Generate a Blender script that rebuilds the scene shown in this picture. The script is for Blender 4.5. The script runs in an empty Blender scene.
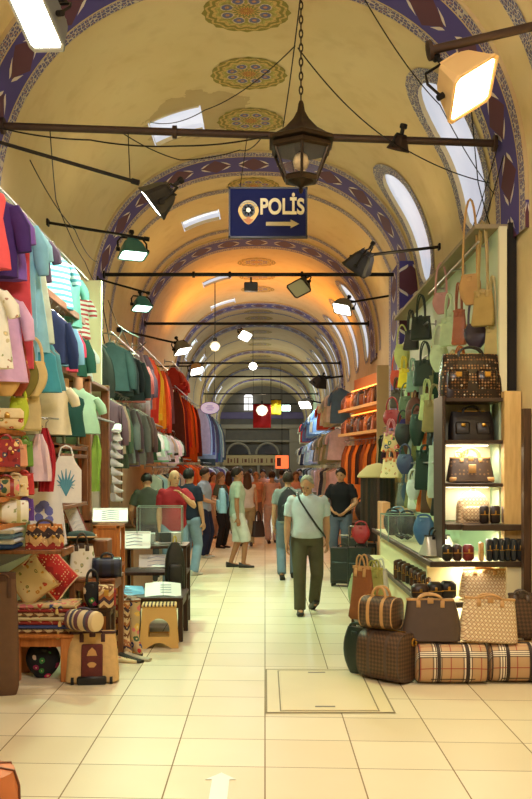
import bpy, bmesh, math, random
from mathutils import Vector, Matrix
R = random.Random(11)
SC = bpy.context.scene
COL = SC.collection
F, CX, HY, H = 925.0, 265.0, 467.0, 1.8
pi = math.pi
V = Vector

def P(px, py, Y):
    """world point seen at photo pixel (px, py) when it stands Y metres in front of the camera"""
    return V(((px - CX) * Y / F, Y, H + (HY - py) * Y / F))

def lin(c):
    o = []
    for x in c[:3]:
        x /= 255.0
        o.append(x / 12.92 if x <= .04045 else ((x + .055) / 1.055) ** 2.4)
    return (o[0], o[1], o[2], 1.0)

# ------------------------------------------------------------------ mesh builder
class MB:
    def __init__(s):
        s.v, s.f, s.mi, s.uv, s.cur, s.M = [], [], [], {}, 0, Matrix.Identity(4)
    def add(s, vs, fs, uvs=None):
        o = len(s.v)
        s.v += [s.M @ V(v) for v in vs]
        for k, f in enumerate(fs):
            s.f.append([i + o for i in f]); s.mi.append(s.cur)
        if uvs:
            for i, u in enumerate(uvs): s.uv[o + i] = u
        return s
    def box(s, c, d, ch=0.0, M=None):
        hx, hy, hz = d[0] / 2, d[1] / 2, d[2] / 2
        ch = min(ch, hx * .9, hy * .9, hz * .9)
        M = M or Matrix.Identity(4)
        c = V(c)
        if ch <= 0:
            vs = [V((x, y, z)) for x in (-hx, hx) for y in (-hy, hy) for z in (-hz, hz)]
            fs = [(0, 1, 3, 2), (4, 6, 7, 5), (0, 4, 5, 1), (2, 3, 7, 6), (0, 2, 6, 4), (1, 5, 7, 3)]
            return s.add([c + (M @ v) for v in vs], fs)
        pts = []
        for x in (-1, 1):
            for y in (-1, 1):
                for z in (-1, 1):
                    pts += [V((x * (hx - ch), y * (hy - ch), z * hz)), V((x * (hx - ch), y * hy, z * (hz - ch))), V((x * hx, y * (hy - ch), z * (hz - ch)))]
        return s.hull([c + (M @ v) for v in pts])
    def hull(s, pts):
        bm = bmesh.new()
        for p in pts: bm.verts.new(p)
        r = bmesh.ops.convex_hull(bm, input=bm.verts[:])
        bmesh.ops.dissolve_limit(bm, angle_limit=.01, verts=bm.verts[:], edges=bm.edges[:])
        bm.verts.index_update()
        s.add([v.co.copy() for v in bm.verts], [[v.index for v in f.verts] for f in bm.faces])
        bm.free(); return s
    def rings(s, rings, cap=True, closed=True, loop=False):
        n = len(rings[0]); vs = [p for r in rings for p in r]; fs = []
        m = len(rings)
        for i in range(m if loop else m - 1):
            a, b = i * n, ((i + 1) % m) * n
            for j in range(n if closed else n - 1):
                k = (j + 1) % n
                fs.append((a + j, a + k, b + k, b + j))
        if cap and closed and not loop:
            fs.append(tuple(range(n - 1, -1, -1))); fs.append(tuple(range((m - 1) * n, m * n)))
        return s.add(vs, fs)
    def tube(s, pts, r, n=8, closed=False, flat=1.0, rnd=False):
        pts = [V(p) for p in pts]; m = len(pts)
        rr = r if isinstance(r, (list, tuple)) else [r] * m
        up = None; out = []
        for i, p in enumerate(pts):
            if closed: t = (pts[(i + 1) % m] - pts[i - 1]).normalized()
            else: t = (pts[min(i + 1, m - 1)] - pts[max(i - 1, 0)]).normalized()
            if up is None:
                up = V((0, 0, 1)) if abs(t.z) < .9 else V((0, 1, 0))
            a = t.cross(up)
            if a.length < 1e-6: a = t.cross(V((1, 0, 0)))
            a.normalize(); up = a.cross(t).normalized()
            def ring(q, k): return [q + (a * math.cos(2 * pi * j / n) + up * math.sin(2 * pi * j / n) * flat) * k for j in range(n)]
            if rnd and i == 0 and not closed:
                out.append(ring(p - t * rr[0] * .97, rr[0] * .25)); out.append(ring(p - t * rr[0] * .7, rr[0] * .71))
            out.append(ring(p, rr[i]))
            if rnd and i == m - 1 and not closed:
                out.append(ring(p + t * rr[i] * .7, rr[i] * .71)); out.append(ring(p + t * rr[i] * .97, rr[i] * .25))
        return s.rings(out, loop=closed)
    def cyl(s, a, b, r, r2=None, n=12):
        return s.tube([a, b], [r, r if r2 is None else r2], n)
    def lathe(s, prof, n=16, M=None):
        M = M or Matrix.Identity(4)
        return s.rings([[M @ V((max(r, 1e-4) * math.cos(2 * pi * j / n), max(r, 1e-4) * math.sin(2 * pi * j / n), z)) for j in range(n)] for r, z in prof])
    def ell(s, c, r, e1=1.0, e2=1.0, nu=14, nv=9, M=None):
        M = M or Matrix.Identity(4); c = V(c)
        def p(x, e): return math.copysign(abs(x) ** e, x)
        out = []
        for i in range(nv):
            t = -pi / 2 + pi * (i + .12 if i == 0 else (i - .12 if i == nv - 1 else i)) / (nv - 1)
            ct, st = p(math.cos(t), e1), p(math.sin(t), e1)
            out.append([c + (M @ V((r[0] * ct * p(math.cos(2 * pi * j / nu), e2), r[1] * ct * p(math.sin(2 * pi * j / nu), e2), r[2] * st))) for j in range(nu)])
        return s.rings(out)
    def prism(s, pts, depth, M=None):
        """outline in x-z, extruded along y (centred)"""
        M = M or Matrix.Identity(4); n = len(pts)
        vs = [M @ V((x, -depth / 2, z)) for x, z in pts] + [M @ V((x, depth / 2, z)) for x, z in pts]
        fs = [tuple(range(n)), tuple(range(2 * n - 1, n - 1, -1))] + [(i, (i + 1) % n, n + (i + 1) % n, n + i) for i in range(n)]
        return s.add(vs, fs)
    def grid(s, fn, nu, nv, uv=None):
        vs = [fn(i / nu, j / nv) for j in range(nv + 1) for i in range(nu + 1)]
        fs = [(j * (nu + 1) + i, j * (nu + 1) + i + 1, (j + 1) * (nu + 1) + i + 1, (j + 1) * (nu + 1) + i) for j in range(nv) for i in range(nu)]
        us = [uv(i / nu, j / nv) for j in range(nv + 1) for i in range(nu + 1)] if uv else None
        return s.add(vs, fs, us)
    def build(s, name, mats, parent=None, ang=40, sub=0, solid=0):
        me = bpy.data.meshes.new(name)
        me.from_pydata([tuple(v) for v in s.v], [], s.f)
        bm = bmesh.new(); bm.from_mesh(me); bmesh.ops.recalc_face_normals(bm, faces=bm.faces[:]); bm.to_mesh(me); bm.free()
        mats = mats if isinstance(mats, (list, tuple)) else [mats]
        for m in mats: me.materials.append(m)
        if len(mats) > 1 and len(me.polygons) == len(s.mi): me.polygons.foreach_set('material_index', s.mi)
        if s.uv:
            l = me.uv_layers.new(name='UVMap')
            for lp in me.loops: l.data[lp.index].uv = s.uv.get(lp.vertex_index, (0, 0))
        if ang:
            me.shade_smooth(); me.set_sharp_from_angle(angle=math.radians(ang))
        o = bpy.data.objects.new(name, me); COL.objects.link(o)
        if parent is not None: o.parent = parent
        if sub:
            md = o.modifiers.new('s', 'SUBSURF'); md.levels = md.render_levels = sub
        if solid:
            md = o.modifiers.new('t', 'SOLIDIFY'); md.thickness = solid; md.offset = 0
        return o

def tag(o, label=None, cat=None, group=None, kind=None):
    if label: o['label'] = label
    if cat: o['category'] = cat
    if group: o['group'] = group
    if kind: o['kind'] = kind
    return o
def thing(name, label, cat, loc=(0, 0, 0), rz=0.0, group=None):
    o = bpy.data.objects.new(name, None); COL.objects.link(o); o.empty_display_size = .05
    o.location = loc; o.rotation_euler = (0, 0, rz)
    return tag(o, label, cat, group)
def struct(o): o['kind'] = 'structure'; return o
def kids(o): return KID.get(o.name, [])
def clone(root, loc, rot=None, label=None, color=None, scale=None, mats=None, group=None):
    def cp(o, par):
        c = o.copy(); COL.objects.link(c)
        if par is not None: c.parent = par
        if color and c.color[3] > .5: c.color = color
        if mats and c.type == 'MESH':
            for i, sl in enumerate(c.material_slots):
                if sl.material and sl.material.name in mats:
                    sl.link = 'OBJECT'; sl.material = mats[sl.material.name]
        for ch in list(o.children): cp(ch, c)
        return c
    r = cp(root, None)
    r.location = loc
    if rot is not None: r.rotation_euler = rot if isinstance(rot, (tuple, list)) else (0, 0, rot)
    if scale is not None: r.scale = scale if isinstance(scale, (tuple, list)) else (scale,) * 3
    if label: r['label'] = label
    if group: r['group'] = group
    return r
ORD = ['first', 'second', 'third', 'fourth', 'fifth', 'sixth', 'seventh', 'eighth', 'ninth', 'tenth', 'eleventh', 'twelfth', 'thirteenth', 'fourteenth', 'fifteenth', 'sixteenth', 'seventeenth', 'eighteenth', 'nineteenth', 'twentieth']
def RX(a): return Matrix.Rotation(a, 4, 'X')
def RY(a): return Matrix.Rotation(a, 4, 'Y')
def RZ(a): return Matrix.Rotation(a, 4, 'Z')
def TR(x, y, z): return Matrix.Translation((x, y, z))

# ------------------------------------------------------------------ materials
class NT:
    def __init__(s, name):
        s.m = bpy.data.materials.new(name); s.m.use_nodes = True
        s.t = s.m.node_tree; s.t.nodes.clear()
        s.out = s.t.nodes.new('ShaderNodeOutputMaterial')
        s.b = s.t.nodes.new('ShaderNodeBsdfPrincipled')
        s.t.links.new(s.b.outputs[0], s.out.inputs[0])
    def n(s, ty, _set=None, **inp):
        x = s.t.nodes.new(ty)
        for k, v in (_set or {}).items(): setattr(x, k, v)
        for k, v in inp.items():
            key = int(k[1:]) if k[0] == 'i' and k[1:].isdigit() else k.replace('_', ' ')
            s.set(x.inputs[key], v)
        return x
    def set(s, sock, v):
        if hasattr(v, 'is_output') or isinstance(v, bpy.types.NodeSocket): s.t.links.new(v, sock)
        elif isinstance(v, bpy.types.Node): s.t.links.new(v.outputs[0], sock)
        else: sock.default_value = v
    def math(s, op, a, b=0.0, c=None):
        x = s.t.nodes.new('ShaderNodeMath'); x.operation = op
        s.set(x.inputs[0], a); s.set(x.inputs[1], b)
        if c is not None: s.set(x.inputs[2], c)
        return x.outputs[0]
    def mix(s, f, a, b):
        x = s.t.nodes.new('ShaderNodeMix'); x.data_type = 'RGBA'
        s.set(x.inputs[0], f); s.set(x.inputs[6], a); s.set(x.inputs[7], b)
        return x.outputs[2]
    def mul(s, a, b):
        x = s.t.nodes.new('ShaderNodeMix'); x.data_type = 'RGBA'; x.blend_type = 'MULTIPLY'
        s.set(x.inputs[0], 1.0); s.set(x.inputs[6], a); s.set(x.inputs[7], b)
        return x.outputs[2]
    def obj(s): return s.n('ShaderNodeTexCoord').outputs['Object']
    def uv(s): return s.n('ShaderNodeTexCoord').outputs['UV']
    def sep(s, v):
        x = s.n('ShaderNodeSeparateXYZ', i0=v); return x.outputs[0], x.outputs[1], x.outputs[2]
    def comb(s, x, y, z=0.0): return s.n('ShaderNodeCombineXYZ', i0=x, i1=y, i2=z).outputs[0]
    def noise(s, scale, vec=None, detail=3.0):
        k = dict(Scale=scale, Detail=detail)
        if vec is not None: k['Vector'] = vec
        return s.n('ShaderNodeTexNoise', **k).outputs['Fac']
    def voro(s, scale, vec, feat='F1', out='Distance', rand=1.0):
        x = s.n('ShaderNodeTexVoronoi', {'feature': feat}, Scale=scale, Vector=vec)
        x.inputs['Randomness'].default_value = rand
        return x.outputs[out]
    def ramp(s, f, stops, const=False):
        x = s.n('ShaderNodeValToRGB', Fac=f)
        if const: x.color_ramp.interpolation = 'CONSTANT'
        el = x.color_ramp.elements
        while len(el) < len(stops): el.new(.5)
        for e, (p, c) in zip(el, stops):
            e.position = p; e.color = c if len(c) == 4 and max(c) <= 1 and isinstance(c[0], float) else lin(c)
        return x.outputs[0]
    def step(s, a, thr): return s.math('GREATER_THAN', a, thr)
    def fin(s, col=None, rough=.6, metal=0.0, bump=None, bstr=.3, emit=None, estr=0.0, spec=None, sheen=None, coat=None):
        if col is not None: s.set(s.b.inputs['Base Color'], col)
        s.set(s.b.inputs['Roughness'], rough); s.set(s.b.inputs['Metallic'], metal)
        if bump is not None:
            b = s.n('ShaderNodeBump', Height=bump, Strength=bstr, Distance=.02); s.set(s.b.inputs['Normal'], b.outputs[0])
        if emit is not None:
            s.set(s.b.inputs['Emission Color'], emit); s.set(s.b.inputs['Emission Strength'], estr)
        if spec is not None: s.set(s.b.inputs['Specular IOR Level'], spec)
        if coat: s.set(s.b.inputs['Coat Weight'], coat)
        return s.m
MATS = {}
def plain(name, c, rough=.6, metal=0.0, ns=0.0, amt=.15, spec=None, bump=0.0, coat=None):
    if name in MATS: return MATS[name]
    t = NT(name); col = lin(c)
    if ns:
        f = t.noise(ns, t.obj())
        col = t.mix(f, tuple(x * (1 - amt) for x in lin(c)[:3]) + (1,), tuple(min(1, x * (1 + amt)) for x in lin(c)[:3]) + (1,))
        MATS[name] = t.fin(col, rough, metal, f if bump else None, bump, spec=spec, coat=coat)
    else: MATS[name] = t.fin(col, rough, metal, spec=spec, coat=coat)
    return MATS[name]
def tint(name, rough=.85, ns=9.0, amt=.22, bump=.25, metal=0.0, spec=.3):
    """colour comes from the object's own colour, slightly mottled"""
    t = NT(name); oi = t.n('ShaderNodeObjectInfo').outputs['Color']
    f = t.noise(ns, t.obj(), 4.0)
    col = t.mul(oi, t.ramp(f, [(.25, (1 - amt,) * 3 + (1.0,)), (.75, (1.0, 1.0, 1.0, 1.0))]))
    return t.fin(col, rough, metal, f, bump, spec=spec)
def wood(name, a, b, rough=.45, sc=3.0):
    t = NT(name); x, y, z = t.sep(t.obj())
    v = t.comb(t.math('MULTIPLY', x, 14.0), t.math('MULTIPLY', y, 14.0), t.math('MULTIPLY', z, 1.6))
    f = t.noise(sc, v, 5.0)
    return t.fin(t.ramp(f, [(.3, a), (.7, b)]), rough, bump=f, bstr=.08)
def glow(name, c, s):
    t = NT(name); return t.fin(lin(c), .4, emit=lin(c), estr=s)
# ------------------------------------------------------------------ the palette
FAB = tint('cloth_tinted')
LEA = tint('leather_tinted', rough=.42, ns=30, amt=.18, bump=.12, spec=.5)
PLAS = tint('plastic_tinted', rough=.3, ns=4, amt=.05, bump=0, spec=.5)
SKIN = tint('skin_tinted', rough=.55, ns=12, amt=.1, bump=.05)
HAIR = tint('hair_tinted', rough=.5, ns=60, amt=.35, bump=.4)
IRON = plain('black_iron', (30, 26, 24), .55, .6, 8, .3)
RUST = plain('brown_iron', (62, 44, 34), .6, .4, 10, .3)
STEEL = plain('steel', (170, 170, 165), .3, 1.0)
GOLD = plain('brass', (205, 160, 80), .3, 1.0)
BRONZE = plain('bronze', (54, 42, 30), .45, .8, 14, .35)
W_DARK = wood('dark_wood', (48, 30, 20), (82, 54, 34))
W_MID = wood('brown_wood', (110, 66, 36), (150, 96, 54))
W_ORANGE = wood('orange_wood', (176, 100, 44), (206, 128, 62))
W_PALE = wood('pale_wood', (196, 160, 100), (216, 182, 122))
CREAM = plain('cream_board', (226, 222, 190), .6, 0, 2, .06)
MINT = plain('mint_board', (196, 214, 182), .6, 0, 2, .06)
GREY = plain('grey_metal', (120, 122, 120), .5, .3)
BLACKP = plain('black_plastic', (24, 24, 26), .4)
WHITEP = plain('white_card', (236, 234, 228), .55)
TANLEA = plain('tan_leather', (196, 150, 96), .5, 0, 30, .12)
SUEDE = plain('tan_suede', (140, 84, 44), .85, 0, 25, .2)
RUBBER = plain('dark_rubber', (28, 26, 24), .8)
HOOKM = plain('hook_wire', (150, 146, 138), .35, .9)

def m_checker(name, a, b, sc, line=None, rough=.5):
    t = NT(name); x, y, z = t.sep(t.obj())
    u = t.math('MULTIPLY', t.math('ADD', t.math('ADD', x, y), z), sc); w = t.math('MULTIPLY', t.math('SUBTRACT', t.math('ADD', x, y), z), sc)
    ch = t.n('ShaderNodeTexChecker', Vector=t.comb(u, w, .5), Color1=lin(a), Color2=lin(b), Scale=1.0).outputs[0]
    if line:
        g = t.math('MAXIMUM', t.step(t.math('FRACT', u), .82), t.step(t.math('FRACT', w), .82))
        ch = t.mix(g, ch, lin(line))
    return t.fin(ch, rough)
DAMC = m_checker('cream_check_canvas', (232, 214, 178), (212, 182, 144), 30, (166, 130, 98))
DAMB = m_checker('brown_check_canvas', (100, 72, 50), (66, 46, 34), 30, (82, 60, 42))
def m_mono():
    t = NT('brown_monogram_canvas'); o = t.obj()
    d = t.voro(26, o, rand=.25)
    k = t.math('LESS_THAN', d, .28)
    return t.fin(t.mix(k, lin((66, 46, 36)), lin((120, 88, 56))), .45)
MONO = m_mono()
def m_plaid():
    t = NT('tan_plaid_canvas'); x, y, z = t.sep(t.obj())
    def lines(s, per, lo, hi): 
        f = t.math('FRACT', t.math('ADD', t.math('DIVIDE', s, per), 20.0))
        return t.math('MULTIPLY', t.step(f, lo), t.math('LESS_THAN', f, hi))
    s2 = t.math('ADD', z, t.math('MULTIPLY', y, 1.0))
    col = lin((196, 160, 120))
    for s, per in ((x, .25), (s2, .23)):
        col = t.mix(t.math('MULTIPLY', lines(s, per, .30, .62), .35), col, lin((60, 40, 34)))
        for a in (.36, .45, .54): col = t.mix(t.math('MULTIPLY', lines(s, per, a, a + .05), .9), col, lin((240, 230, 208)))
        for a in (.33, .415, .50, .60): col = t.mix(t.math('MULTIPLY', lines(s, per, a, a + .028), .85), col, lin((34, 26, 26)))
        col = t.mix(t.math('MULTIPLY', lines(s, per, .9, .935), .8), col, lin((160, 50, 44)))
    return t.fin(col, .5)
PLAID = m_plaid()
def m_stripe(name, a, b, per, duty=.5, ax=2, rough=.85):
    t = NT(name); c = t.sep(t.obj())[ax]
    f = t.math('FRACT', t.math('ADD', t.math('DIVIDE', c, per), 40.0))
    return t.fin(t.mix(t.step(f, duty), lin(a), lin(b)), rough)
def m_floral(name, base, cols, sc=14, thr=.42, rough=.8):
    t = NT(name); o = t.obj()
    n = t.n('ShaderNodeTexNoise', Scale=sc * .8, Vector=o).outputs['Color']
    wv = t.n('ShaderNodeVectorMath', {'operation': 'MULTIPLY_ADD'}, i0=n, i1=(.05, .05, .05), i2=o).outputs[0]
    d = t.voro(sc, wv); cc = t.voro(sc, wv, out='Color')
    h = t.sep(cc)[0]
    st = [(i / len(cols), c) for i, c in enumerate(cols)]
    c = t.ramp(h, st, True)
    core = t.math('LESS_THAN', d, thr * .4)
    c = t.mix(core, c, lin((240, 214, 150)))
    return t.fin(t.mix(t.math('LESS_THAN', d, thr), lin(base), c), rough, bump=d, bstr=.2)
FLO_BLACK = m_floral('black_flower_embroidery', (26, 24, 26), [(206, 40, 96), (60, 130, 60), (225, 200, 170), (150, 40, 80), (70, 140, 80)], 13, .36)
FLO_CREAM = m_floral('cream_flower_print', (222, 200, 150), [(190, 60, 50), (200, 140, 60), (120, 120, 60), (160, 70, 50)], 17, .26)
FLO_RED = m_floral('red_flower_print', (150, 44, 40), [(226, 190, 120), (60, 60, 80), (230, 160, 70), (120, 30, 40)], 20, .38)
FLO_WHITE = m_floral('white_leaf_print', (232, 228, 210), [(150, 160, 110), (200, 190, 150), (170, 130, 110)], 16, .3)
FLO_MULTI = m_floral('multicolour_print', (200, 170, 120), [(190, 50, 40), (60, 90, 60), (230, 190, 90), (50, 60, 110), (220, 120, 120)], 15, .46)
def m_kilim(name, cols, per=.06, rough=.9):
    t = NT(name); x, y, z = t.sep(t.obj())
    zz = t.math('MULTIPLY', t.math('PINGPONG', t.math('ADD', x, y), .045), .9)
    f = t.math('FRACT', t.math('ADD', t.math('DIVIDE', t.math('ADD', z, zz), per * len(cols)), 40.0))
    c = t.ramp(f, [(i / len(cols), q) for i, q in enumerate(cols)], True)
    d = t.voro(34, t.obj(), rand=.3)
    c = t.mix(t.math('LESS_THAN', d, .24), c, lin((226, 200, 150)))
    return t.fin(c, rough, bump=t.noise(120, t.obj()), bstr=.2)
KILIM = m_kilim('kilim_weave', [(150, 46, 38), (206, 166, 110), (60, 44, 40), (190, 120, 60), (120, 40, 36), (222, 196, 150)])
KILIM2 = m_kilim('brown_kilim_weave', [(120, 76, 46), (210, 180, 130), (70, 50, 60), (176, 110, 60), (216, 190, 140)], .035)
KILIM3 = m_kilim('red_kilim_weave', [(186, 40, 42), (206, 60, 52), (150, 30, 36)], .12)
STR_TEAL = m_stripe('teal_white_stripe', (190, 220, 216), (70, 150, 160), .055)
STR_RED = m_stripe('mint_red_stripe', (206, 232, 214), (176, 70, 70), .05, .55)
STR_ROLL = m_stripe('woven_roll_stripe', (222, 196, 150), (110, 70, 80), .11, .62, 0)

# painted vault
def m_vault():
    t = NT('ochre_painted_plaster'); o = t.obj()
    f = t.noise(.8, o, 5.0); g = t.noise(3.5, o, 6.0)
    c = t.ramp(f, [(.3, (202, 179, 130)), (.7, (212, 193, 148))])
    st = t.ramp(g, [(.52, (0.0, 0.0, 0.0, 1.0)), (.75, (1.0, 1.0, 1.0, 1.0))])
    c = t.mix(t.math('MULTIPLY', st, .25), c, lin((160, 128, 78)))
    # the damp stain round the first skylight
    d = t.n('ShaderNodeVectorMath', {'operation': 'DISTANCE'}, i0=o, i1=(-.95, 12.7, 6.6)).outputs['Value']
    sm = t.math('ADD', d, t.math('MULTIPLY', t.noise(4.0, o), .7))
    c = t.mix(t.math('MULTIPLY', t.math('LESS_THAN', sm, 1.12), .35), c, lin((120, 84, 50)))
    return t.fin(c, .8)
VAULT = m_vault()
def m_rib():
    """uv: u metres along the arch from its crown, v 0..1 across the band"""
    t = NT('painted_rib'); u, v, _ = t.sep(t.uv())
    vc = t.math('ABSOLUTE', t.math('SUBTRACT', v, .5))                 # 0 centre .. .5 edge
    au = t.math('ABSOLUTE', u)
    per = .62
    fu = t.math('FRACT', t.math('ADD', t.math('DIVIDE', au, per), 20.5))
    du = t.math('ABSOLUTE', t.math('SUBTRACT', fu, .5))               # 0 mid lozenge .. .5
    loz = t.math('LESS_THAN', t.math('ADD', t.math('MULTIPLY', vc, 1.15), t.math('MULTIPLY', du, .8)), .30)
    col = t.mix(loz, lin((66, 56, 132)), lin((84, 40, 60)))
    leaf = t.math('ABSOLUTE', t.math('SUBTRACT', t.math('ADD', t.math('MULTIPLY', vc, 1.25), t.math('MULTIPLY', du, .8)), .345))
    taper = t.math('MULTIPLY', t.math('SUBTRACT', .16, t.math('ABSOLUTE', t.math('SUBTRACT', du, .30))), .26)
    wh = t.math('MULTIPLY', t.math('LESS_THAN', leaf, taper), t.math('GREATER_THAN', vc, .03))
    col = t.mix(wh, col, lin((214, 204, 196)))
    # side bands
    bv = t.comb(t.math('MULTIPLY', u, 1.0), t.math('MULTIPLY', v, 1.05))
    d = t.voro(21.0, bv, rand=.55); e = t.voro(21.0, bv, feat='DISTANCE_TO_EDGE', rand=.55)
    bc = t.mix(t.math('LESS_THAN', e, .09), lin((84, 80, 126)), lin((186, 174, 158)))
    bc = t.mix(t.math('LESS_THAN', d, .2), bc, lin((170, 120, 92)))
    col = t.mix(t.step(vc, .325), col, bc)
    ln = t.math('MAXIMUM', t.math('LESS_THAN', t.math('ABSOLUTE', t.math('SUBTRACT', vc, .325)), .012), t.step(vc, .488))
    col = t.mix(ln, col, lin((190, 168, 128)))
    return t.fin(col, .75)
RIBM = m_rib()
def m_lattice():
    t = NT('blue_scroll_border'); o = t.obj()
    e = t.voro(24.0, o, feat='DISTANCE_TO_EDGE'); d = t.voro(24.0, o)
    c = t.mix(t.math('LESS_THAN', e, .08), lin((84, 86, 124)), lin((186, 176, 160)))
    c = t.mix(t.math('LESS_THAN', d, .2), c, lin((126, 92, 84)))
    return t.fin(c, .75)
LATT = m_lattice()
def m_medal():
    """uv centred on the rosette, radius 1 at its rim"""
    t = NT('painted_rosette'); u, v, _ = t.sep(t.uv())
    r = t.math('SQRT', t.math('ADD', t.math('MULTIPLY', u, u), t.math('MULTIPLY', v, v)))
    th = t.math('ARCTAN2', v, u)
    pet = t.math('MULTIPLY', t.math('COSINE', t.math('MULTIPLY', th, 16.0)), .05)
    rr = t.math('ADD', r, pet)
    col = t.ramp(rr, [(0.0, (190, 150, 60)), (.06, (150, 60, 44)), (.13, (206, 160, 80)), (.19, (120, 120, 60)), (.28, (196, 160, 104)), (.36, (150, 140, 66)), (.62, (170, 160, 84)), (.68, (196, 162, 92)), (.78, (128, 118, 48)), (.86, (196, 162, 92)), (.92, (132, 122, 48))], True)
    # ring of eight blue flowers
    k = t.math('DIVIDE', t.math('ADD', th, pi), 2 * pi / 8)
    fk = t.math('SUBTRACT', t.math('FRACT', k), .5)
    dx = t.math('MULTIPLY', fk, 2 * pi / 8 * .47); dr = t.math('SUBTRACT', r, .47)
    dd = t.math('SQRT', t.math('ADD', t.math('MULTIPLY', dx, dx), t.math('MULTIPLY', dr, dr)))
    col = t.mix(t.math('LESS_THAN', dd, .155), col, lin((196, 176, 150)))
    col = t.mix(t.math('LESS_THAN', dd, .125), col, lin((92, 92, 140)))
    col = t.mix(t.math('LESS_THAN', dd, .05), col, lin((190, 130, 100)))
    w = t.step(t.voro(9.0, t.comb(u, v), feat='DISTANCE_TO_EDGE'), .055)
    col = t.mix(t.math('MULTIPLY', w, .3), lin((104, 96, 40)), col) if False else t.mix(t.math('MULTIPLY', t.math('SUBTRACT', 1.0, w), .55), col, lin((120, 108, 46)))
    return t.fin(col, .8)
MEDAL = m_medal()
def m_floor():
    t = NT('cream_floor_tiles'); x, y, z = t.sep(t.obj())
    S = .56
    yy = t.math('ADD', y, t.math('MULTIPLY', x, .05))
    fx = t.math('FRACT', t.math('ADD', t.math('DIVIDE', x, S), 40.0))
    fy = t.math('FRACT', t.math('ADD', t.math('DIVIDE', t.math('SUBTRACT', yy, 5.55), S), 40.0))
    def edge(f): return t.math('MINIMUM', f, t.math('SUBTRACT', 1.0, f))
    g = t.math('LESS_THAN', t.math('MINIMUM', edge(fx), edge(fy)), .0075)
    ix = t.math('FLOOR', t.math('ADD', t.math('DIVIDE', x, S), 40.0)); iy = t.math('FLOOR', t.math('ADD', t.math('DIVIDE', t.math('SUBTRACT', yy, 5.55), S), 40.0))
    rnd = t.n('ShaderNodeTexWhiteNoise', {'noise_dimensions': '2D'}, Vector=t.comb(ix, iy)).outputs['Value']
    c = t.mix(rnd, lin((222, 208, 176)), lin((234, 222, 194)))
    n = t.noise(1.3, t.obj(), 6.0)
    c = t.mix(t.math('MULTIPLY', n, .35), c, lin((206, 184, 138)))
    c = t.mix(g, c, lin((140, 118, 84)))
    rg = t.math('ADD', .30, t.math('MULTIPLY', t.noise(2.0, t.obj(), 4.0), .2))
    rg = t.math('ADD', rg, t.math('MULTIPLY', g, .4))
    return t.fin(c, rg, bump=g, bstr=-.05, spec=.3)
FLOORM = m_floor()
SKYPANE = None
def m_sky():
    t = NT('bright_frosted_pane'); n = t.noise(.9, t.obj(), 4.0)
    c = t.ramp(n, [(.3, (196, 204, 222)), (.7, (240, 242, 250))])
    return t.fin(lin((40, 40, 44)), .3, emit=c, estr=.8)
SKYPANE = m_sky()
PLASTER = plain('stall_plaster', (172, 150, 116), .85, 0, 1.5, .18)
PLASTER_D = plain('grey_stone', (128, 122, 112), .85, 0, 2.5, .2)
PLASTER_B = plain('beige_pier', (196, 166, 122), .8, 0, 2, .1)
LIT_W = glow('lamp_white', (255, 252, 240), 9.0)
LIT_G = glow('lamp_greenish', (214, 255, 240), 8.0)
LIT_Y = glow('lamp_warm', (255, 226, 170), 9.0)
def m_glass():
    t = NT('clear_glass'); t.fin(lin((235, 240, 235)), .08, spec=.5)
    tr = t.n('ShaderNodeBsdfTransparent'); mx = t.n('ShaderNodeMixShader', i0=.035)
    t.t.links.new(tr.outputs[0], mx.inputs[1]); t.t.links.new(t.b.outputs[0], mx.inputs[2]); t.t.links.new(mx.outputs[0], t.out.inputs[0])
    return t.m
GLASS = m_glass()
# ------------------------------------------------------------------ vault geometry
VX, VA, VB, VN, VZ = -.18, 2.55, 2.5, 2.3, 4.2
_poly = []
for i in range(1601):
    th = pi * (1 - i / 1600)
    c, s_ = math.cos(th), math.sin(th)
    _poly.append((VX + VA * math.copysign(abs(c) ** (2 / VN), c), VZ + VB * abs(s_) ** (2 / VN)))
_cum = [0.0]
for i in range(1600): _cum.append(_cum[-1] + math.hypot(_poly[i + 1][0] - _poly[i][0], _poly[i + 1][1] - _poly[i][1]))
ARC = _cum[-1]
import bisect
def arc(s, off=0.0):
    """point (x, z) at arc length s from the crown (negative = left); off moves it towards the inside"""
    d = min(max(s + ARC / 2, 0.0), ARC - 1e-6)
    i = max(0, bisect.bisect_right(_cum, d) - 1); i = min(i, 1599)
    k = (d - _cum[i]) / max(1e-9, _cum[i + 1] - _cum[i])
    x = _poly[i][0] + k * (_poly[i + 1][0] - _poly[i][0]); z = _poly[i][1] + k * (_poly[i + 1][1] - _poly[i][1])
    a, b = max(0, i - 12), min(1600, i + 12)
    tx, tz = _poly[b][0] - _poly[a][0], _poly[b][1] - _poly[a][1]
    l = math.hypot(tx, tz); nx, nz = tz / l, -tx / l
    return x + nx * off, z + nz * off
def vpt(s, Y, off=0.0):
    x, z = arc(s, off); return V((x, Y, z))
def s_at(x, z):
    best = min(range(1601), key=lambda i: (_poly[i][0] - x) ** 2 + (_poly[i][1] - z) ** 2)
    return _cum[best] - ARC / 2
YB, YE = -5.0, 56.0

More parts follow.
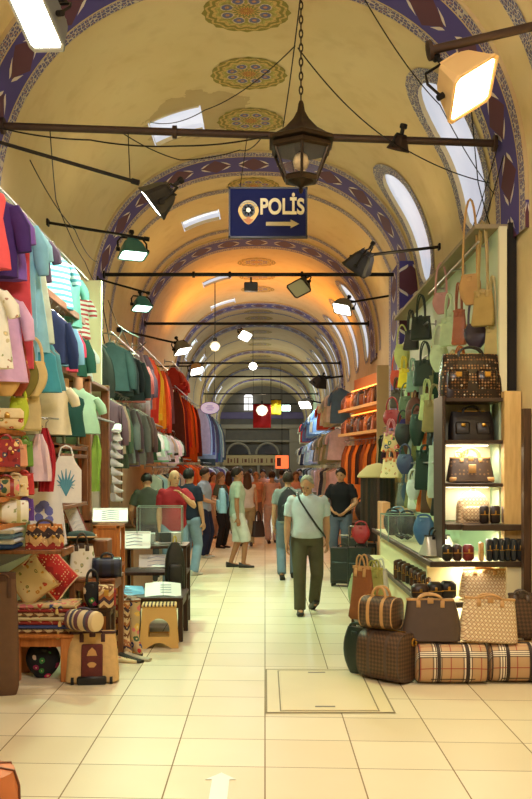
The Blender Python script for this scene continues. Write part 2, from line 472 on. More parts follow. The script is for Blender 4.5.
# windows cut in the vault: outline in (s, Y)
def arch_outline(s0, s1, y0, y1, low=.35):
    """s0 foot, s1 top: round top, pointed foot"""
    yc, h = (y0 + y1) / 2, (y1 - y0) / 2
    o = []
    rt = h * 1.0
    for i in range(13):
        a = pi * i / 12; o.append((s1 + rt - rt * math.sin(a), yc + h * math.cos(a)))
    for i in range(7):
        a = pi * i / 6; o.append((s0 - low + low * math.sin(a), yc - h * math.cos(a)))
    return o
SW = s_at(2.365, 4.48)
WIN = []
ST = s_at(1.72, 6.03)
for y0, y1, s0 in ((9.75, 10.87, SW), (12.95, 13.95, SW), (21.0, 21.9, s_at(2.37, 4.25)), (23.3, 24.2, s_at(2.37, 4.25)), (25.75, 26.6, s_at(2.37, 4.25)), (29.0, 29.8, s_at(2.37, 4.3)), (30.2, 30.9, s_at(2.37, 4.3)), (33.5, 34.4, s_at(2.37, 4.3)), (36, 36.9, s_at(2.37, 4.3)), (41, 42, s_at(2.37, 4.3)), (47.5, 48.5, s_at(2.37, 4.3))):
    WIN.append(('arch', arch_outline(s0, ST, y0, y1)))
sl0, sl1 = s_at(-1.56, 6.42), s_at(-.89, 6.645)
for y0, y1 in ((12.42, 13.3), (17.42, 18.05), (23.15, 23.75), (26.55, 27.3)):
    WIN.append(('sky', [(sl0, y0), (sl1, y0), (sl1, y1), (sl0, y1)]))
sm0, sm1 = s_at(-2.55, 5.3), s_at(-2.2, 5.85)
for y0, y1 in ((29.4, 30.3), (33.6, 34.6), (36.2, 37.2), (41, 42.2), (47, 48.2)):
    WIN.append(('sky', [(sm0, y0), (sm1, y0), (sm1, y1), (sm0, y1)]))
def inside(p, poly):
    r = False; n = len(poly)
    for i in range(n):
        a, b = poly[i], poly[i - 1]
        if (a[1] > p[1]) != (b[1] > p[1]) and p[0] < (b[0] - a[0]) * (p[1] - a[1]) / (b[1] - a[1]) + a[0]: r = not r
    return r
def grow(poly, d):
    n = len(poly); cx = sum(p[0] for p in poly) / n; cy = sum(p[1] for p in poly) / n
    out = []
    area = sum(poly[i - 1][0] * poly[i][1] - poly[i][0] * poly[i - 1][1] for i in range(n))
    sg = 1 if area > 0 else -1
    for i in range(n):
        a, b, c = V(poly[i - 1]), V(poly[i]), V(poly[(i + 1) % n])
        e1, e2 = (b - a), (c - b)
        if e1.length < 1e-6 or e2.length < 1e-6: out.append(tuple(b)); continue
        n1 = V((e1.y, -e1.x)).normalized() * sg; n2 = V((e2.y, -e2.x)).normalized() * sg
        m = n1 + n2
        if m.length < 1e-4: m = n1
        m.normalize(); k = d / max(.5, m.dot(n1)); out.append((b.x + m.x * k, b.y + m.y * k))
    return out
# the vault skin
NS = 130
ycuts = []
y = YB
while y < YE - 1e-6:
    ycuts.append(y); y += .06 if 9 < y < 14.5 else (.1 if y < 31 else .25)
ycuts.append(YE)
mb = MB()
svals = [-ARC / 2 + ARC * i / NS for i in range(NS + 1)]
for yy in ycuts:
    mb.v += [vpt(s, yy) for s in svals]
boxes = []
for k, o in WIN:
    g = o
    boxes.append((min(p[0] for p in g), max(p[0] for p in g), min(p[1] for p in g), max(p[1] for p in g), g))
for j in range(len(ycuts) - 1):
    ym = (ycuts[j] + ycuts[j + 1]) / 2
    near = [b for b in boxes if b[2] - .2 < ym < b[3] + .2]
    for i in range(NS):
        sm = (svals[i] + svals[i + 1]) / 2
        cut = False
        for b in near:
            if b[0] - .1 < sm < b[1] + .1:
                pts = [(svals[i], ycuts[j]), (svals[i + 1], ycuts[j]), (svals[i], ycuts[j + 1]), (svals[i + 1], ycuts[j + 1]), (sm, ym)]
                if any(inside(p, b[4]) for p in pts): cut = True
        if not cut:
            a = j * (NS + 1) + i
            mb.f.append([a, a + 1, a + NS + 2, a + NS + 1]); mb.mi.append(0)
struct(mb.build('ceiling', VAULT, ang=60))
# windows: painted border, reveal, bright pane
for wi, (k, o) in enumerate(WIN):
    nm = 'window_%d' % (wi + 1)
    w = thing(nm, None, None, vpt(o[0][0], o[0][1])); struct(w); base = V(w.location)
    n = len(o)
    if k == 'arch':
        mb = MB(); o2 = grow(o, .19 if o[0][1] < 15 else .12); o2 = [(min(p[0], ARC / 2 - .01), p[1]) for p in o2]
        # ring of quads, subdivided so that it follows the curve
        vs = [vpt(s, y, .012) - base for s, y in o] + [vpt(s, y, .012) - base for s, y in o2]
        def sub_strip(a0, a1, b0, b1):
            m = max(1, int(abs(a1[0] - a0[0]) / .06))
            for q in range(m):
                t0, t1 = q / m, (q + 1) / m
                L = lambda p, r, t: (p[0] + (r[0] - p[0]) * t, p[1] + (r[1] - p[1]) * t)
                pts = [L(a0, a1, t0), L(a0, a1, t1), L(b0, b1, t1), L(b0, b1, t0)]
                mb.add([vpt(s, y, .012) - base for s, y in pts], [(0, 1, 2, 3)])
        for i in range(n): sub_strip(o[i], o[(i + 1) % n], o2[i], o2[(i + 1) % n])
        mb.build('painted_border', LATT, w, ang=60)
    mb = MB()
    for i in range(n):
        a, b = o[i], o[(i + 1) % n]
        m = max(1, int(abs(b[0] - a[0]) / .06))
        for q in range(m):
            t0, t1 = q / m, (q + 1) / m
            p0 = (a[0] + (b[0] - a[0]) * t0, a[1] + (b[1] - a[1]) * t0); p1 = (a[0] + (b[0] - a[0]) * t1, a[1] + (b[1] - a[1]) * t1)
            mb.add([vpt(*p0, .012) - base, vpt(*p1, .012) - base, vpt(*p1, -.07) - base, vpt(*p0, -.07) - base], [(0, 1, 2, 3)])
    mb.build('window_reveal', VAULT, w, ang=50)
    mb = MB()
    s0, s1 = min(p[0] for p in o) - .1, max(p[0] for p in o) + .1
    y0, y1 = min(p[1] for p in o) - .1, max(p[1] for p in o) + .1
    mb.grid(lambda a, b: vpt(min(s0 + (s1 - s0) * a, ARC / 2 - .01), y0 + (y1 - y0) * b, -.045) - base, 24, 2)
    mb.build('window_pane', SKYPANE, w, ang=60)
# painted ribs standing a little proud of the vault
RIBS = [(-4.2, -3.1), (2.4, 3.5), (8.3, 9.36), (14.3, 15.45), (19.5, 20.6), (27.4, 28.4), (31.2, 32.2), (38.6, 39.6), (45, 46), (51, 52)]
for ri, (y0, y1) in enumerate(RIBS):
    mb = MB(); off = .035
    def pt(u, v):
        s = -ARC / 2 + ARC * u
        if v < .01: return vpt(s, y0, -.01)
        if v > .99: return vpt(s, y1, -.01)
        return vpt(s, y0 + (y1 - y0) * (v - .1) / .8, off)
    n = 110; vs, uvs, fs = [], [], []
    for v in (0, .1, .9, 1):
        for i in range(n + 1):
            vs.append(pt(i / n, v)); uvs.append((-ARC / 2 + ARC * i / n, (max(0, min(1, (v - .1) / .8)))))
    for j in range(3):
        for i in range(n): a = j * (n + 1) + i; fs.append((a, a + 1, a + n + 2, a + n + 1))
    mb.add(vs, fs, uvs)
    # the legs run on down the walls as painted piers
    for sx, x0 in ((-1, VX - VA), (1, VX + VA)):
        z0, z1 = (4.1 if ri != 2 else 3.95), VZ
        L = ARC / 2 + (z1 - z0)
        x = x0 - sx * off
        mb.add([V((x, y0, z1)), V((x, y1, z1)), V((x, y1, z0)), V((x, y0, z0))], [(0, 1, 2, 3)], [(ARC / 2, 0), (ARC / 2, 1), (L, 1), (L, 0)])
        xx = x0 + sx * .01
        mb.add([V((x, y0, z1)), V((x, y0, z0)), V((xx, y0, z0)), V((xx, y0, z1))], [(0, 1, 2, 3)], [(ARC / 2, .6), (L, .6), (L, .35), (ARC / 2, .35)])
        mb.add([V((x, y1, z1)), V((x, y1, z0)), V((xx, y1, z0)), V((xx, y1, z1))], [(0, 1, 2, 3)], [(ARC / 2, .6), (L, .6), (L, .45), (ARC / 2, .45)])
    struct(mb.build('trim_%d' % (ri + 1), RIBM, ang=40))
# the pier under the second rib on the right, its front painted like the rib
mb = MB(); px0, px1, pz0, pz1 = 2.07, 2.42, 2.4, 4.98
mb.add([V((px0, 14.27, pz0)), V((px1, 14.27, pz0)), V((px1, 14.27, pz1)), V((px0, 14.27, pz1))], [(0, 1, 2, 3)], [(.2, .36), (.2, .64), (.2 + pz1 - pz0, .64), (.2 + pz1 - pz0, .36)])
mb.add([V((px0, 14.27, pz0)), V((px0, 15.47, pz0)), V((px0, 15.47, pz1)), V((px0, 14.27, pz1))], [(0, 1, 2, 3)], [(.2, .0), (.2, 1), (.2 + pz1 - pz0, 1), (.2 + pz1 - pz0, 0)])
mb.add([V((px0, 15.47, pz0)), V((px1, 15.47, pz0)), V((px1, 15.47, pz1)), V((px0, 15.47, pz1))], [(0, 1, 2, 3)], [(.2, .36), (.2, .64), (.2 + pz1 - pz0, .64), (.2 + pz1 - pz0, .36)])
mb.add([V((px0, 14.27, pz1)), V((px1, 14.27, pz1)), V((px1, 15.47, pz1)), V((px0, 15.47, pz1))], [(0, 1, 2, 3)], [(0, .1)] * 4)
mb.add([V((px0, 14.27, pz0)), V((px1, 14.27, pz0)), V((px1, 15.47, pz0)), V((px0, 15.47, pz0))], [(0, 1, 2, 3)], [(0, .1)] * 4)
struct(mb.build('trim_15', RIBM, ang=0))
# thin painted line arches between the ribs (the edge of each bay)
for k, yy in enumerate((7.55, 16.2, 18.9, 29.2, 35, 42)):
    mb = MB(); n = 90
    mb.grid(lambda a, b: vpt(-ARC / 2 + ARC * a, yy + .22 * b, .008), n, 1)
    struct(mb.build('trim_%d' % (20 + k), LATT, ang=60))
# painted rosettes along the crown
for k, yy in enumerate((6.6, 9.93, 11.52, 13.08, 16.1, 17.6, 22.1, 23.75, 25.45, 29.2, 30.4, 33.5, 35.3, 36.9, 40.8, 43)):
    mb = MB(); r = .46 if yy > 14 else .47; n = 40
    s0 = s_at(-.2, 6.7)
    vs, uvs, fs = [vpt(s0, yy, .006)], [(0, 0)], []
    for q in (.5, 1.0):
        for i in range(n):
            a = 2 * pi * i / n; rr = r * q * ((1 + .035 * math.cos(16 * a)) if q == 1 else 1)
            vs.append(vpt(s0 + rr * math.cos(a), yy + rr * math.sin(a), .006)); uvs.append((q * math.cos(a), q * math.sin(a)))
    for i in range(n):
        j = (i + 1) % n; fs += [(0, 1 + i, 1 + j), (1 + i, 1 + n + i, 1 + n + j, 1 + j)]
    mb.add(vs, fs, uvs); struct(mb.build('trim_%d' % (40 + k), MEDAL, ang=60))
# floor and walls
XL, XR = VX - VA, VX + VA
mb = MB(); mb.add([V((XL - .3, YB, 0)), V((XR + .3, YB, 0)), V((XR + .3, YE, 0)), V((XL - .3, YE, 0))], [(0, 1, 2, 3)])
struct(mb.build('floor', FLOORM, ang=0))
for nm, x in (('wall_left', XL - .06), ('wall_right', XR + .06)):
    mb = MB(); mb.box((x, (YB + YE) / 2, VZ / 2 + .06), (.12, YE - YB, VZ + .12)); struct(mb.build(nm, VAULT, ang=0))
mb = MB(); mb.box((VX, YE + .06, 3.4), (2 * VA + .4, .1, 6.9)); struct(mb.build('wall_end', PLASTER_D, ang=0))
mb = MB(); mb.box((VX, YB - .06, 3.4), (2 * VA + .4, .1, 6.9)); struct(mb.build('wall_back', PLASTER, ang=0))

def tbox(mb, a, b, ch=0.0):
    a, b = V(a), V(b); return mb.box((a + b) / 2, [abs(x) for x in (b - a)], ch)
t = thing('floor_hatch', 'square stone hatch with two lifting slots set in the aisle floor', 'hatch', (.48, 7.47, 0))
HST = plain('hatch_stone', (226, 211, 172), .42, 0, 2, .06, spec=.3); GRT = plain('hatch_joint', (140, 124, 90), .7)
mb = MB(); mb.box((0, .02, .002), (.95, 1.45, .004)); mb.build('hatch_frame', HST, t, 0)
mb = MB()
for a, b in (((-.475, -.715), (.475, -.695)), ((-.475, -.7), (-.463, .74)), ((.463, -.7), (.475, .74)), ((-.475, .735), (.475, .745)), ((-.37, -.668), (.365, -.655)), ((-.37, .675), (.365, .685)), ((-.37, -.66), (-.36, .68)), ((.355, -.66), (.365, .68))): tbox(mb, (a[0], a[1], .004), (b[0], b[1], .006))
mb.build('joint_line', GRT, t, 0)
mb = MB(); mb.box((0, .01, .006), (.7, 1.31, .004), .001); mb.build('hatch_lid', HST, t, 0)
for y in (-.55, .6):
    mb = MB(); mb.box((-.03, y, .0085), (.15, .03, .003)); mb.build('lifting_slot', plain('slot_steel', (120, 110, 96), .4, .6), t, 0)
mb = MB(); mb.prism([(-.05, -.22), (.05, -.22), (.05, .13), (.088, .13), (0, .25), (-.088, .13), (-.05, .13)], .002, RX(-pi / 2))
o = mb.build('floor_arrow', plain('arrow_white', (240, 240, 236), .5), ang=0); o.location = (-.255, 5.19, .003); tag(o, 'white arrow sticker on the floor nearest the viewer, pointing up the aisle', 'arrow')
# ------------------------------------------------------------------ camera, world
cam = bpy.data.cameras.new('camera'); co = bpy.data.objects.new('camera', cam); COL.objects.link(co)
co.location = (0, 0, H); co.rotation_euler = (pi / 2, 0, 0)
cam.sensor_width = 36; cam.sensor_fit = 'AUTO'; cam.lens = 36 * F / 799
cam.shift_y = (HY - 399.5) / 799; cam.shift_x = (266 - CX) / 799
cam.clip_start = .05; cam.clip_end = 300
SC.camera = co
wd = bpy.data.worlds.new('world'); SC.world = wd; wd.use_nodes = True
wd.node_tree.nodes['Background'].inputs[0].default_value = lin((214, 226, 244)); wd.node_tree.nodes['Background'].inputs[1].default_value = 1.0
SC.view_settings.view_transform = 'Standard'; SC.view_settings.look = 'None'; SC.view_settings.gamma = 1; SC.view_settings.use_curve_mapping = False
SC.view_settings.exposure = 0.0
def light(name, kind, loc, energy, col, parent=None, size=.25, target=None, spot=None, blend=.6):
    l = bpy.data.lights.new(name, kind); l.energy = energy; l.color = lin(col)[:3]
    if kind == 'AREA': l.shape = 'DISK'; l.size = size
    elif kind == 'SPOT': l.spot_size = spot or 2.0; l.spot_blend = blend; l.shadow_soft_size = size
    else: l.shadow_soft_size = size
    o = bpy.data.objects.new(name, l); COL.objects.link(o); o.location = loc
    if target is not None: o.rotation_euler = (V(target) - V(loc)).to_track_quat('-Z', 'Y').to_euler()
    return o
# ------------------------------------------------------------------ iron tie rods across the vault
def rod(a, b, r, label, m=IRON, clamps=()):
    a, b = V(a), V(b); t = thing('iron_tie_rod', label, 'tie rod', a)
    mb = MB(); mb.cyl((0, 0, 0), b - a, r, n=10); mb.build('rod', m, t)
    for e, k in ((V((0, 0, 0)), 1), (b - a, -1)):
        mb = MB(); d = (b - a).normalized() * k; mb.cyl(e, e + d * .03, r * 2.2, n=12); mb.build('end_plate', m, t)
    for c in clamps:
        mb = MB(); p = (b - a) * c; d = (b - a).normalized(); mb.cyl(p - d * .02, p + d * .02, r * 1.7, n=10); mb.build('clamp', m, t)
def vwall(Y, z, side):
    """inner face of the vault or wall at height z"""
    if z <= VZ: return (XL if side < 0 else XR)
    k = (1 - ((z - VZ) / VB) ** VN) ** (1 / VN)
    return VX + side * VA * k
def rodat(Y, zl, zr, r, label, clamps=(), m=IRON):
    rod((vwall(Y, zl + .07, -1) + .05, Y, zl), (vwall(Y, zr + .07, 1) - .05, Y, zr), r, label, m, clamps)
rodat(8.95, 5.1, 4.93, .036, 'thick brown iron tie rod nearest the viewer, behind the lantern', (.35, .6), RUST)
rodat(14.9, 4.9, 4.9, .03, 'black iron tie rod just below the blue police sign', (.3, .42, .66))
rodat(20.0, 4.9, 4.9, .03, 'black tie rod second below the police sign, white floodlight hanging from it')
rodat(27.6, 4.9, 4.9, .03, 'thin tie rod third below the police sign, at the end of the orange bay')
rodat(31.7, 4.9, 4.9, .03, 'thin tie rod fourth below the police sign in the grey-green part')
rodat(39.2, 4.9, 4.9, .03, 'thin tie rod fifth below the police sign, far down the vault')
rodat(45.5, 4.9, 4.9, .03, 'thin tie rod farthest away, just above the white oval sign')

# ------------------------------------------------------------------ floodlights on arms
def arm(a, b, r, label, m=IRON):
    a, b = V(a), V(b); t = thing('bracket_arm', label, 'bracket', a)
    d = (b - a)
    mb = MB(); mb.cyl((0, 0, 0), d, r, n=8); mb.build('pole', m, t)
    mb = MB(); mb.box((0, 0, 0), (.03 if abs(d.x) > abs(d.y) else .09, .09, .09), .01); mb.build('wall_plate', m, t)
    mb = MB(); mb.cyl(d * .97, d * 1.0 + d.normalized() * .03, r * 1.5, n=8); mb.build('end_cap', m, t)
def flood(name, loc, w, face, label, body, lit=LIT_W, roll=0.0, deep=.5, hood=True, group=None, xdir=None, asp=.78):
    """floodlight: flared housing, lit pane towards `face`, yoke and clamp, and the light it gives"""
    t = thing('hanging_floodlight', label, 'floodlight', loc, group=group)
    fd = V(face).normalized()
    q = fd.to_track_quat('-Z', 'Y'); t.rotation_mode = 'QUATERNION'
    from mathutils import Quaternion
    t.rotation_quaternion = q @ Quaternion((0, 0, 1), roll)
    if xdir is not None:
        zx = -fd; xx = V(xdir) - zx * V(xdir).dot(zx); xx.normalize(); yy = zx.cross(xx)
        t.rotation_quaternion = Matrix((xx, yy, zx)).transposed().to_quaternion()
    h = w * asp; d = w * deep
    def rr(hx, hy, z, c=.18):
        c *= hx
        return [V((x, y, z)) for x, y in ((hx - c, -hy), (hx, -hy + c), (hx, hy - c), (hx - c, hy), (-hx + c, hy), (-hx, hy - c), (-hx, -hy + c), (-hx + c, -hy))]
    mb = MB(); mb.rings([rr(w * .26, h * .24, d), rr(w * .34, h * .32, d * .8), rr(w * .46, h * .46, d * .12), rr(w * .5, h * .5, 0), rr(w * .5, h * .5, -.015), rr(w * .45, h * .45, -.015), rr(w * .43, h * .43, .0)])
    mb.build('housing', body, t, ang=25)
    mb = MB(); mb.box((0, 0, -.004), (w * .86, h * .86, .006)); mb.build('lamp_pane', lit, t)
    mb = MB()
    for i in range(5): mb.box((0, -h * .2 + h * .1 * i, d + .012), (w * .4, .008, .03))
    mb.build('cooling_fins', body, t, ang=0)
    mb = MB(); mb.tube([(-w * .53, 0, d * .35), (-w * .53, 0, d * .95), (-w * .4, 0, d * 1.3), (w * .4, 0, d * 1.3), (w * .53, 0, d * .95), (w * .53, 0, d * .35)], .012, 6); mb.build('yoke', IRON, t)
    for s_ in (-1, 1):
        mb = MB(); mb.cyl((s_ * w * .48, 0, d * .35), (s_ * w * .6, 0, d * .35), .025, n=10); mb.build('knob', IRON, t)
    mb = MB(); mb.cyl((0, 0, d * 1.3), (0, 0, d * 1.3 + .07), .02, n=8); mb.box((0, 0, d * 1.3 + .08), (.06, .06, .05), .01); mb.build('clamp', IRON, t)
    return t
TEAL = plain('teal_housing', (58, 110, 104), .45, .2)
IVORY = plain('ivory_housing', (214, 178, 124), .5)
DKH = plain('dark_housing', (36, 34, 34), .45, .2)
GRH = plain('grey_housing', (120, 120, 112), .45, .2)
def lamp(loc, w, face, label, body, lit=LIT_W, e=60, col=(255, 246, 226), roll=0.0, deep=.5, spread=2.4, xdir=None, asp=.78):
    t = flood('f', loc, w, face, label, body, lit, roll, deep, xdir=xdir, asp=asp)
    f = V(face).normalized()
    l = light('floodlight_light', 'SPOT', V(loc) + f * .05, e, col, size=w * .35, target=V(loc) + f, spot=spread)
    return t
# the left row, near to far
lamp(P(35, 18, 7.4), .47, (-.6, -.45, -.67), 'big white-hot floodlight in the top left corner', GREY, e=420, col=(255, 244, 222), xdir=(43, -35, -15), asp=1.15, deep=.4)
lamp(P(152, 203, 8.6), .40, (-.80, .02, -.62), 'black floodlight with a white-hot face on the upper left arm', DKH, e=220, col=(255, 246, 230), roll=.5)
arm((vwall(8.6, 4.95, -1) + .05, 8.6, 4.86), P(136, 182, 8.6), .018, 'black bracket arm carrying the upper left black floodlight')
lamp(P(133, 255, 11.2), .34, (.1, -.22, -.97), 'teal floodlight hanging second on the left, glowing greenish', TEAL, LIT_G, e=520, col=(206, 255, 206))
arm((vwall(11.2, 4.85, -1) + .05, 11.2, 4.76), P(147, 239, 11.2), .018, 'thin arm above the teal floodlight on the left')
lamp(P(142, 308, 14.2), .30, (.15, -.25, -.95), 'small grey-green floodlight below the teal one on the left', TEAL, LIT_G, e=420, col=(206, 255, 208))
arm(P(98, 279, 14.2), P(148, 293, 14.2), .016, 'short sloping arm above the small grey-green floodlight')
lamp(P(183, 351, 18.2), .36, (.45, -.25, -.85), 'white floodlight beside the orange and yellow shawls', GRH, LIT_W, e=170, col=(255, 240, 210), roll=-.4)
arm((vwall(17, 4.4, -1) + .05, 17.0, 4.32), P(176, 343, 18.2), .02, 'arm running from the dark jackets to the white floodlight')
lamp(P(197, 371, 23.0), .36, (.4, -.5, -.75), 'far white floodlight on the left above the red hangings', GRH, LIT_W, e=120, col=(255, 190, 110), roll=-.4)
arm((vwall(23, 4.36, -1) + .05, 23, 4.3), P(192, 366, 23), .018, 'far arm on the left above the red hangings')
# the right row
lamp(P(472, 89, 7.1), .43, (.58, -.365, -.73), 'large ivory floodlight with a yellow-white face at upper right', IVORY, LIT_Y, e=420, col=(255, 236, 196), xdir=(45, 10, 31), asp=1.1, deep=.62)
rod((vwall(7.2, 5.3, 1) - .05, 7.2, H + (467 - 22) * 7.2 / F - .02), P(428, 51, 7.2), .035, 'brown iron pole holding the large ivory floodlight', RUST)
lamp(P(357, 268, 12.1), .46, (-.5, .45, -.74), 'long black floodlight on the right arm, its back to us', DKH, e=170, col=(240, 255, 214), roll=.5)
arm((vwall(12.1, 4.8, 1) - .05, 12.1, 4.68), P(352, 257, 12.1), .02, 'black arm holding the long black floodlight on the right')
lamp(P(342, 309, 15.6), .34, (-.45, -.45, -.77), 'small lit floodlight under the long black one on the right', GRH, e=140, col=(255, 236, 200), roll=.4)
arm((vwall(15.6, 4.8, 1) - .05, 15.6, 4.72), P(341, 304, 15.6), .018, 'short arm holding the small lit floodlight on the right')
lamp(P(299, 288, 14.8), .36, (-.35, -.62, -.70), 'black square floodlight with a dim pane hanging below the police sign', DKH, plain('dim_pane', (170, 164, 140), .2), e=0.01, col=(255, 240, 200), roll=-.35)
lamp(P(245, 336, 19.9), .30, (.28, -.72, -.62), 'white floodlight hanging at the middle of the orange vault', GRH, e=190, col=(255, 244, 226), roll=.4)
lamp(P(398, 149, 8.9), .2, (-.2, .3, -.9), 'small dark spotlight under the thick brown rod', RUST, plain('dim_pane', (170, 164, 140), .2), e=0.01, roll=.3)
lamp(P(318, 385, 27.5), .5, (-.4, .4, -.8), 'dark far floodlight above the orange shop', DKH, e=320, col=(226, 236, 255))
arm((vwall(27.5, 4.6, 1) - .05, 27.5, 4.5), P(320, 379, 27.5), .03, 'far arm above the orange shop')
lamp(P(305, 405, 37), .55, (-.3, -.6, -.7), 'far white floodlight above the blue and white clothes on the right', GRH, e=320, col=(230, 240, 255))
arm((vwall(37, 4.45, 1) - .05, 37, 4.35), P(307, 400, 37), .03, 'far arm above the blue and white clothes')
lamp(P(286, 408, 46), .5, (0, -.8, -.6), 'small green-white floodlight beside the yellow banner', GRH, LIT_G, e=300, col=(190, 255, 225))
# box on the second rod
t = thing('junction_box', 'small black junction box hanging from the rod below the police sign', 'junction box', P(251, 279, 14.9))
mb = MB(); mb.box((0, 0, -.13), (.22, .16, .14), .015); mb.build('casing', BLACKP, t)
mb = MB(); mb.box((0, 0, -.02), (.03, .03, .1)); mb.build('bracket', IRON, t)
# hanging bulb and small white pendant
def pendant(px, py0, py1, Y, r, label, lit, e, col):
    t = thing('pendant_lamp', label, 'pendant lamp', P(px, py1, Y)); top = P(px, py0, Y) - P(px, py1, Y)
    mb = MB(); mb.cyl((0, 0, r * 1.2), top, .008, n=6); mb.build('cord', IRON, t)
    mb = MB(); mb.lathe([(0, r * 1.6), (.03, r * 1.5), (.035, r * .8), (0, r * .8)], 12); mb.build('socket', IRON, t)
    mb = MB(); mb.lathe([(0, -r), (r * .6, -r * .8), (r, -.1 * r), (r * .8, r * .5), (.03, r * .85), (0, r * .85)], 16); mb.build('bulb', lit, t)
    light('pendant_light', 'POINT', P(px, py1, Y) - V((0, .3, .1)), e, col, size=.1)
pendant(253, 331, 366, 27.0, .12, 'round bright bulb hanging on a long cord in the middle of the vault', LIT_W, 70, (255, 244, 224))
pendant(215, 283, 346, 15.4, .09, 'small white pendant on a long cord left of the middle', glow('milk_glass', (240, 226, 196), .6), 20, (255, 230, 190))

# ------------------------------------------------------------------ chain lantern
def lantern():
    Y = 7.2; c = P(301, 192, Y)
    t = thing('chain_lantern', 'six-sided bronze lantern hanging on a chain beside the police sign', 'lantern', c)
    k = Y / F
    def hexr(r, z, n=6): return [V((1.18 * r * math.cos(pi / 6 + i * pi / 3), 1.18 * r * math.sin(pi / 6 + i * pi / 3), z)) for i in range(n)]
    zz = lambda py: (192 - py) * k
    mb = MB(); prof = [(.012, zz(101)), (.02, zz(104)), (.03, zz(112)), (.06, zz(120)), (.12, zz(130)), (.19, zz(137)), (.232, zz(140)), (.24, zz(144)), (.2, zz(146))]
    mb.rings([hexr(r, z) for r, z in prof]); mb.build('roof', BRONZE, t, ang=25)
    mb = MB(); mb.rings([hexr(.215, zz(146)), hexr(.22, zz(150)), hexr(.2, zz(152))]); mb.build('upper_rim', BRONZE, t, ang=0)
    mb = MB(); mb.rings([hexr(.115, zz(182)), hexr(.125, zz(178)), hexr(.11, zz(176))]); mb.build('lower_rim', BRONZE, t, ang=0)
    for i in range(6):
        a = pi / 6 + i * pi / 3
        p0 = V((.236 * math.cos(a), .236 * math.sin(a), zz(150))); p1 = V((.138 * math.cos(a), .138 * math.sin(a), zz(179)))
        mb = MB(); mb.tube([p0, p1], .011, 6); mb.build('bar', BRONZE, t)
        b = a + pi / 3
        q0 = V((.225 * math.cos(b), .225 * math.sin(b), zz(151))); q1 = V((.13 * math.cos(b), .13 * math.sin(b), zz(178)))
        mb = MB(); mb.add([p0 * .95 + V((0, 0, p0.z * .05)), q0, q1, p1 * .95 + V((0, 0, p1.z * .05))], [(0, 1, 2, 3)]); mb.build('pane', GLASS, t, ang=0)
    mb = MB(); mb.lathe([(0, zz(194)), (.012, zz(193)), (.02, zz(190)), (.012, zz(188)), (.03, zz(186)), (.1, zz(183)), (.11, zz(181)), (0, zz(181))], 12); mb.build('finial', BRONZE, t)
    mb = MB(); mb.cyl((0, 0, zz(146)), (0, 0, zz(154)), .022); mb.build('lamp_holder', BRONZE, t)
    mb = MB(); mb.lathe([(0, zz(172)), (.05, zz(168)), (.065, zz(162)), (.05, zz(156)), (.022, zz(153)), (0, zz(153))], 14); mb.build('bulb', plain('pale_bulb', (190, 164, 120), .4), t)
    # chain of links up to the vault
    z0 = zz(101); ztop = 6.69 - c.z; x = 0; n = int((ztop - z0) / .055)
    for i in range(n):
        mb = MB(); cz = z0 + .028 + i * .055
        rot = RZ(0 if i % 2 else pi / 2)
        mb.tube([rot @ V((.014 * math.cos(a), 0, .034 * math.sin(a))) + V((0, 0, cz)) for a in [2 * pi * j / 10 for j in range(10)]], .006, 5, closed=True)
        mb.build('chain_link', BRONZE, t)
lantern()

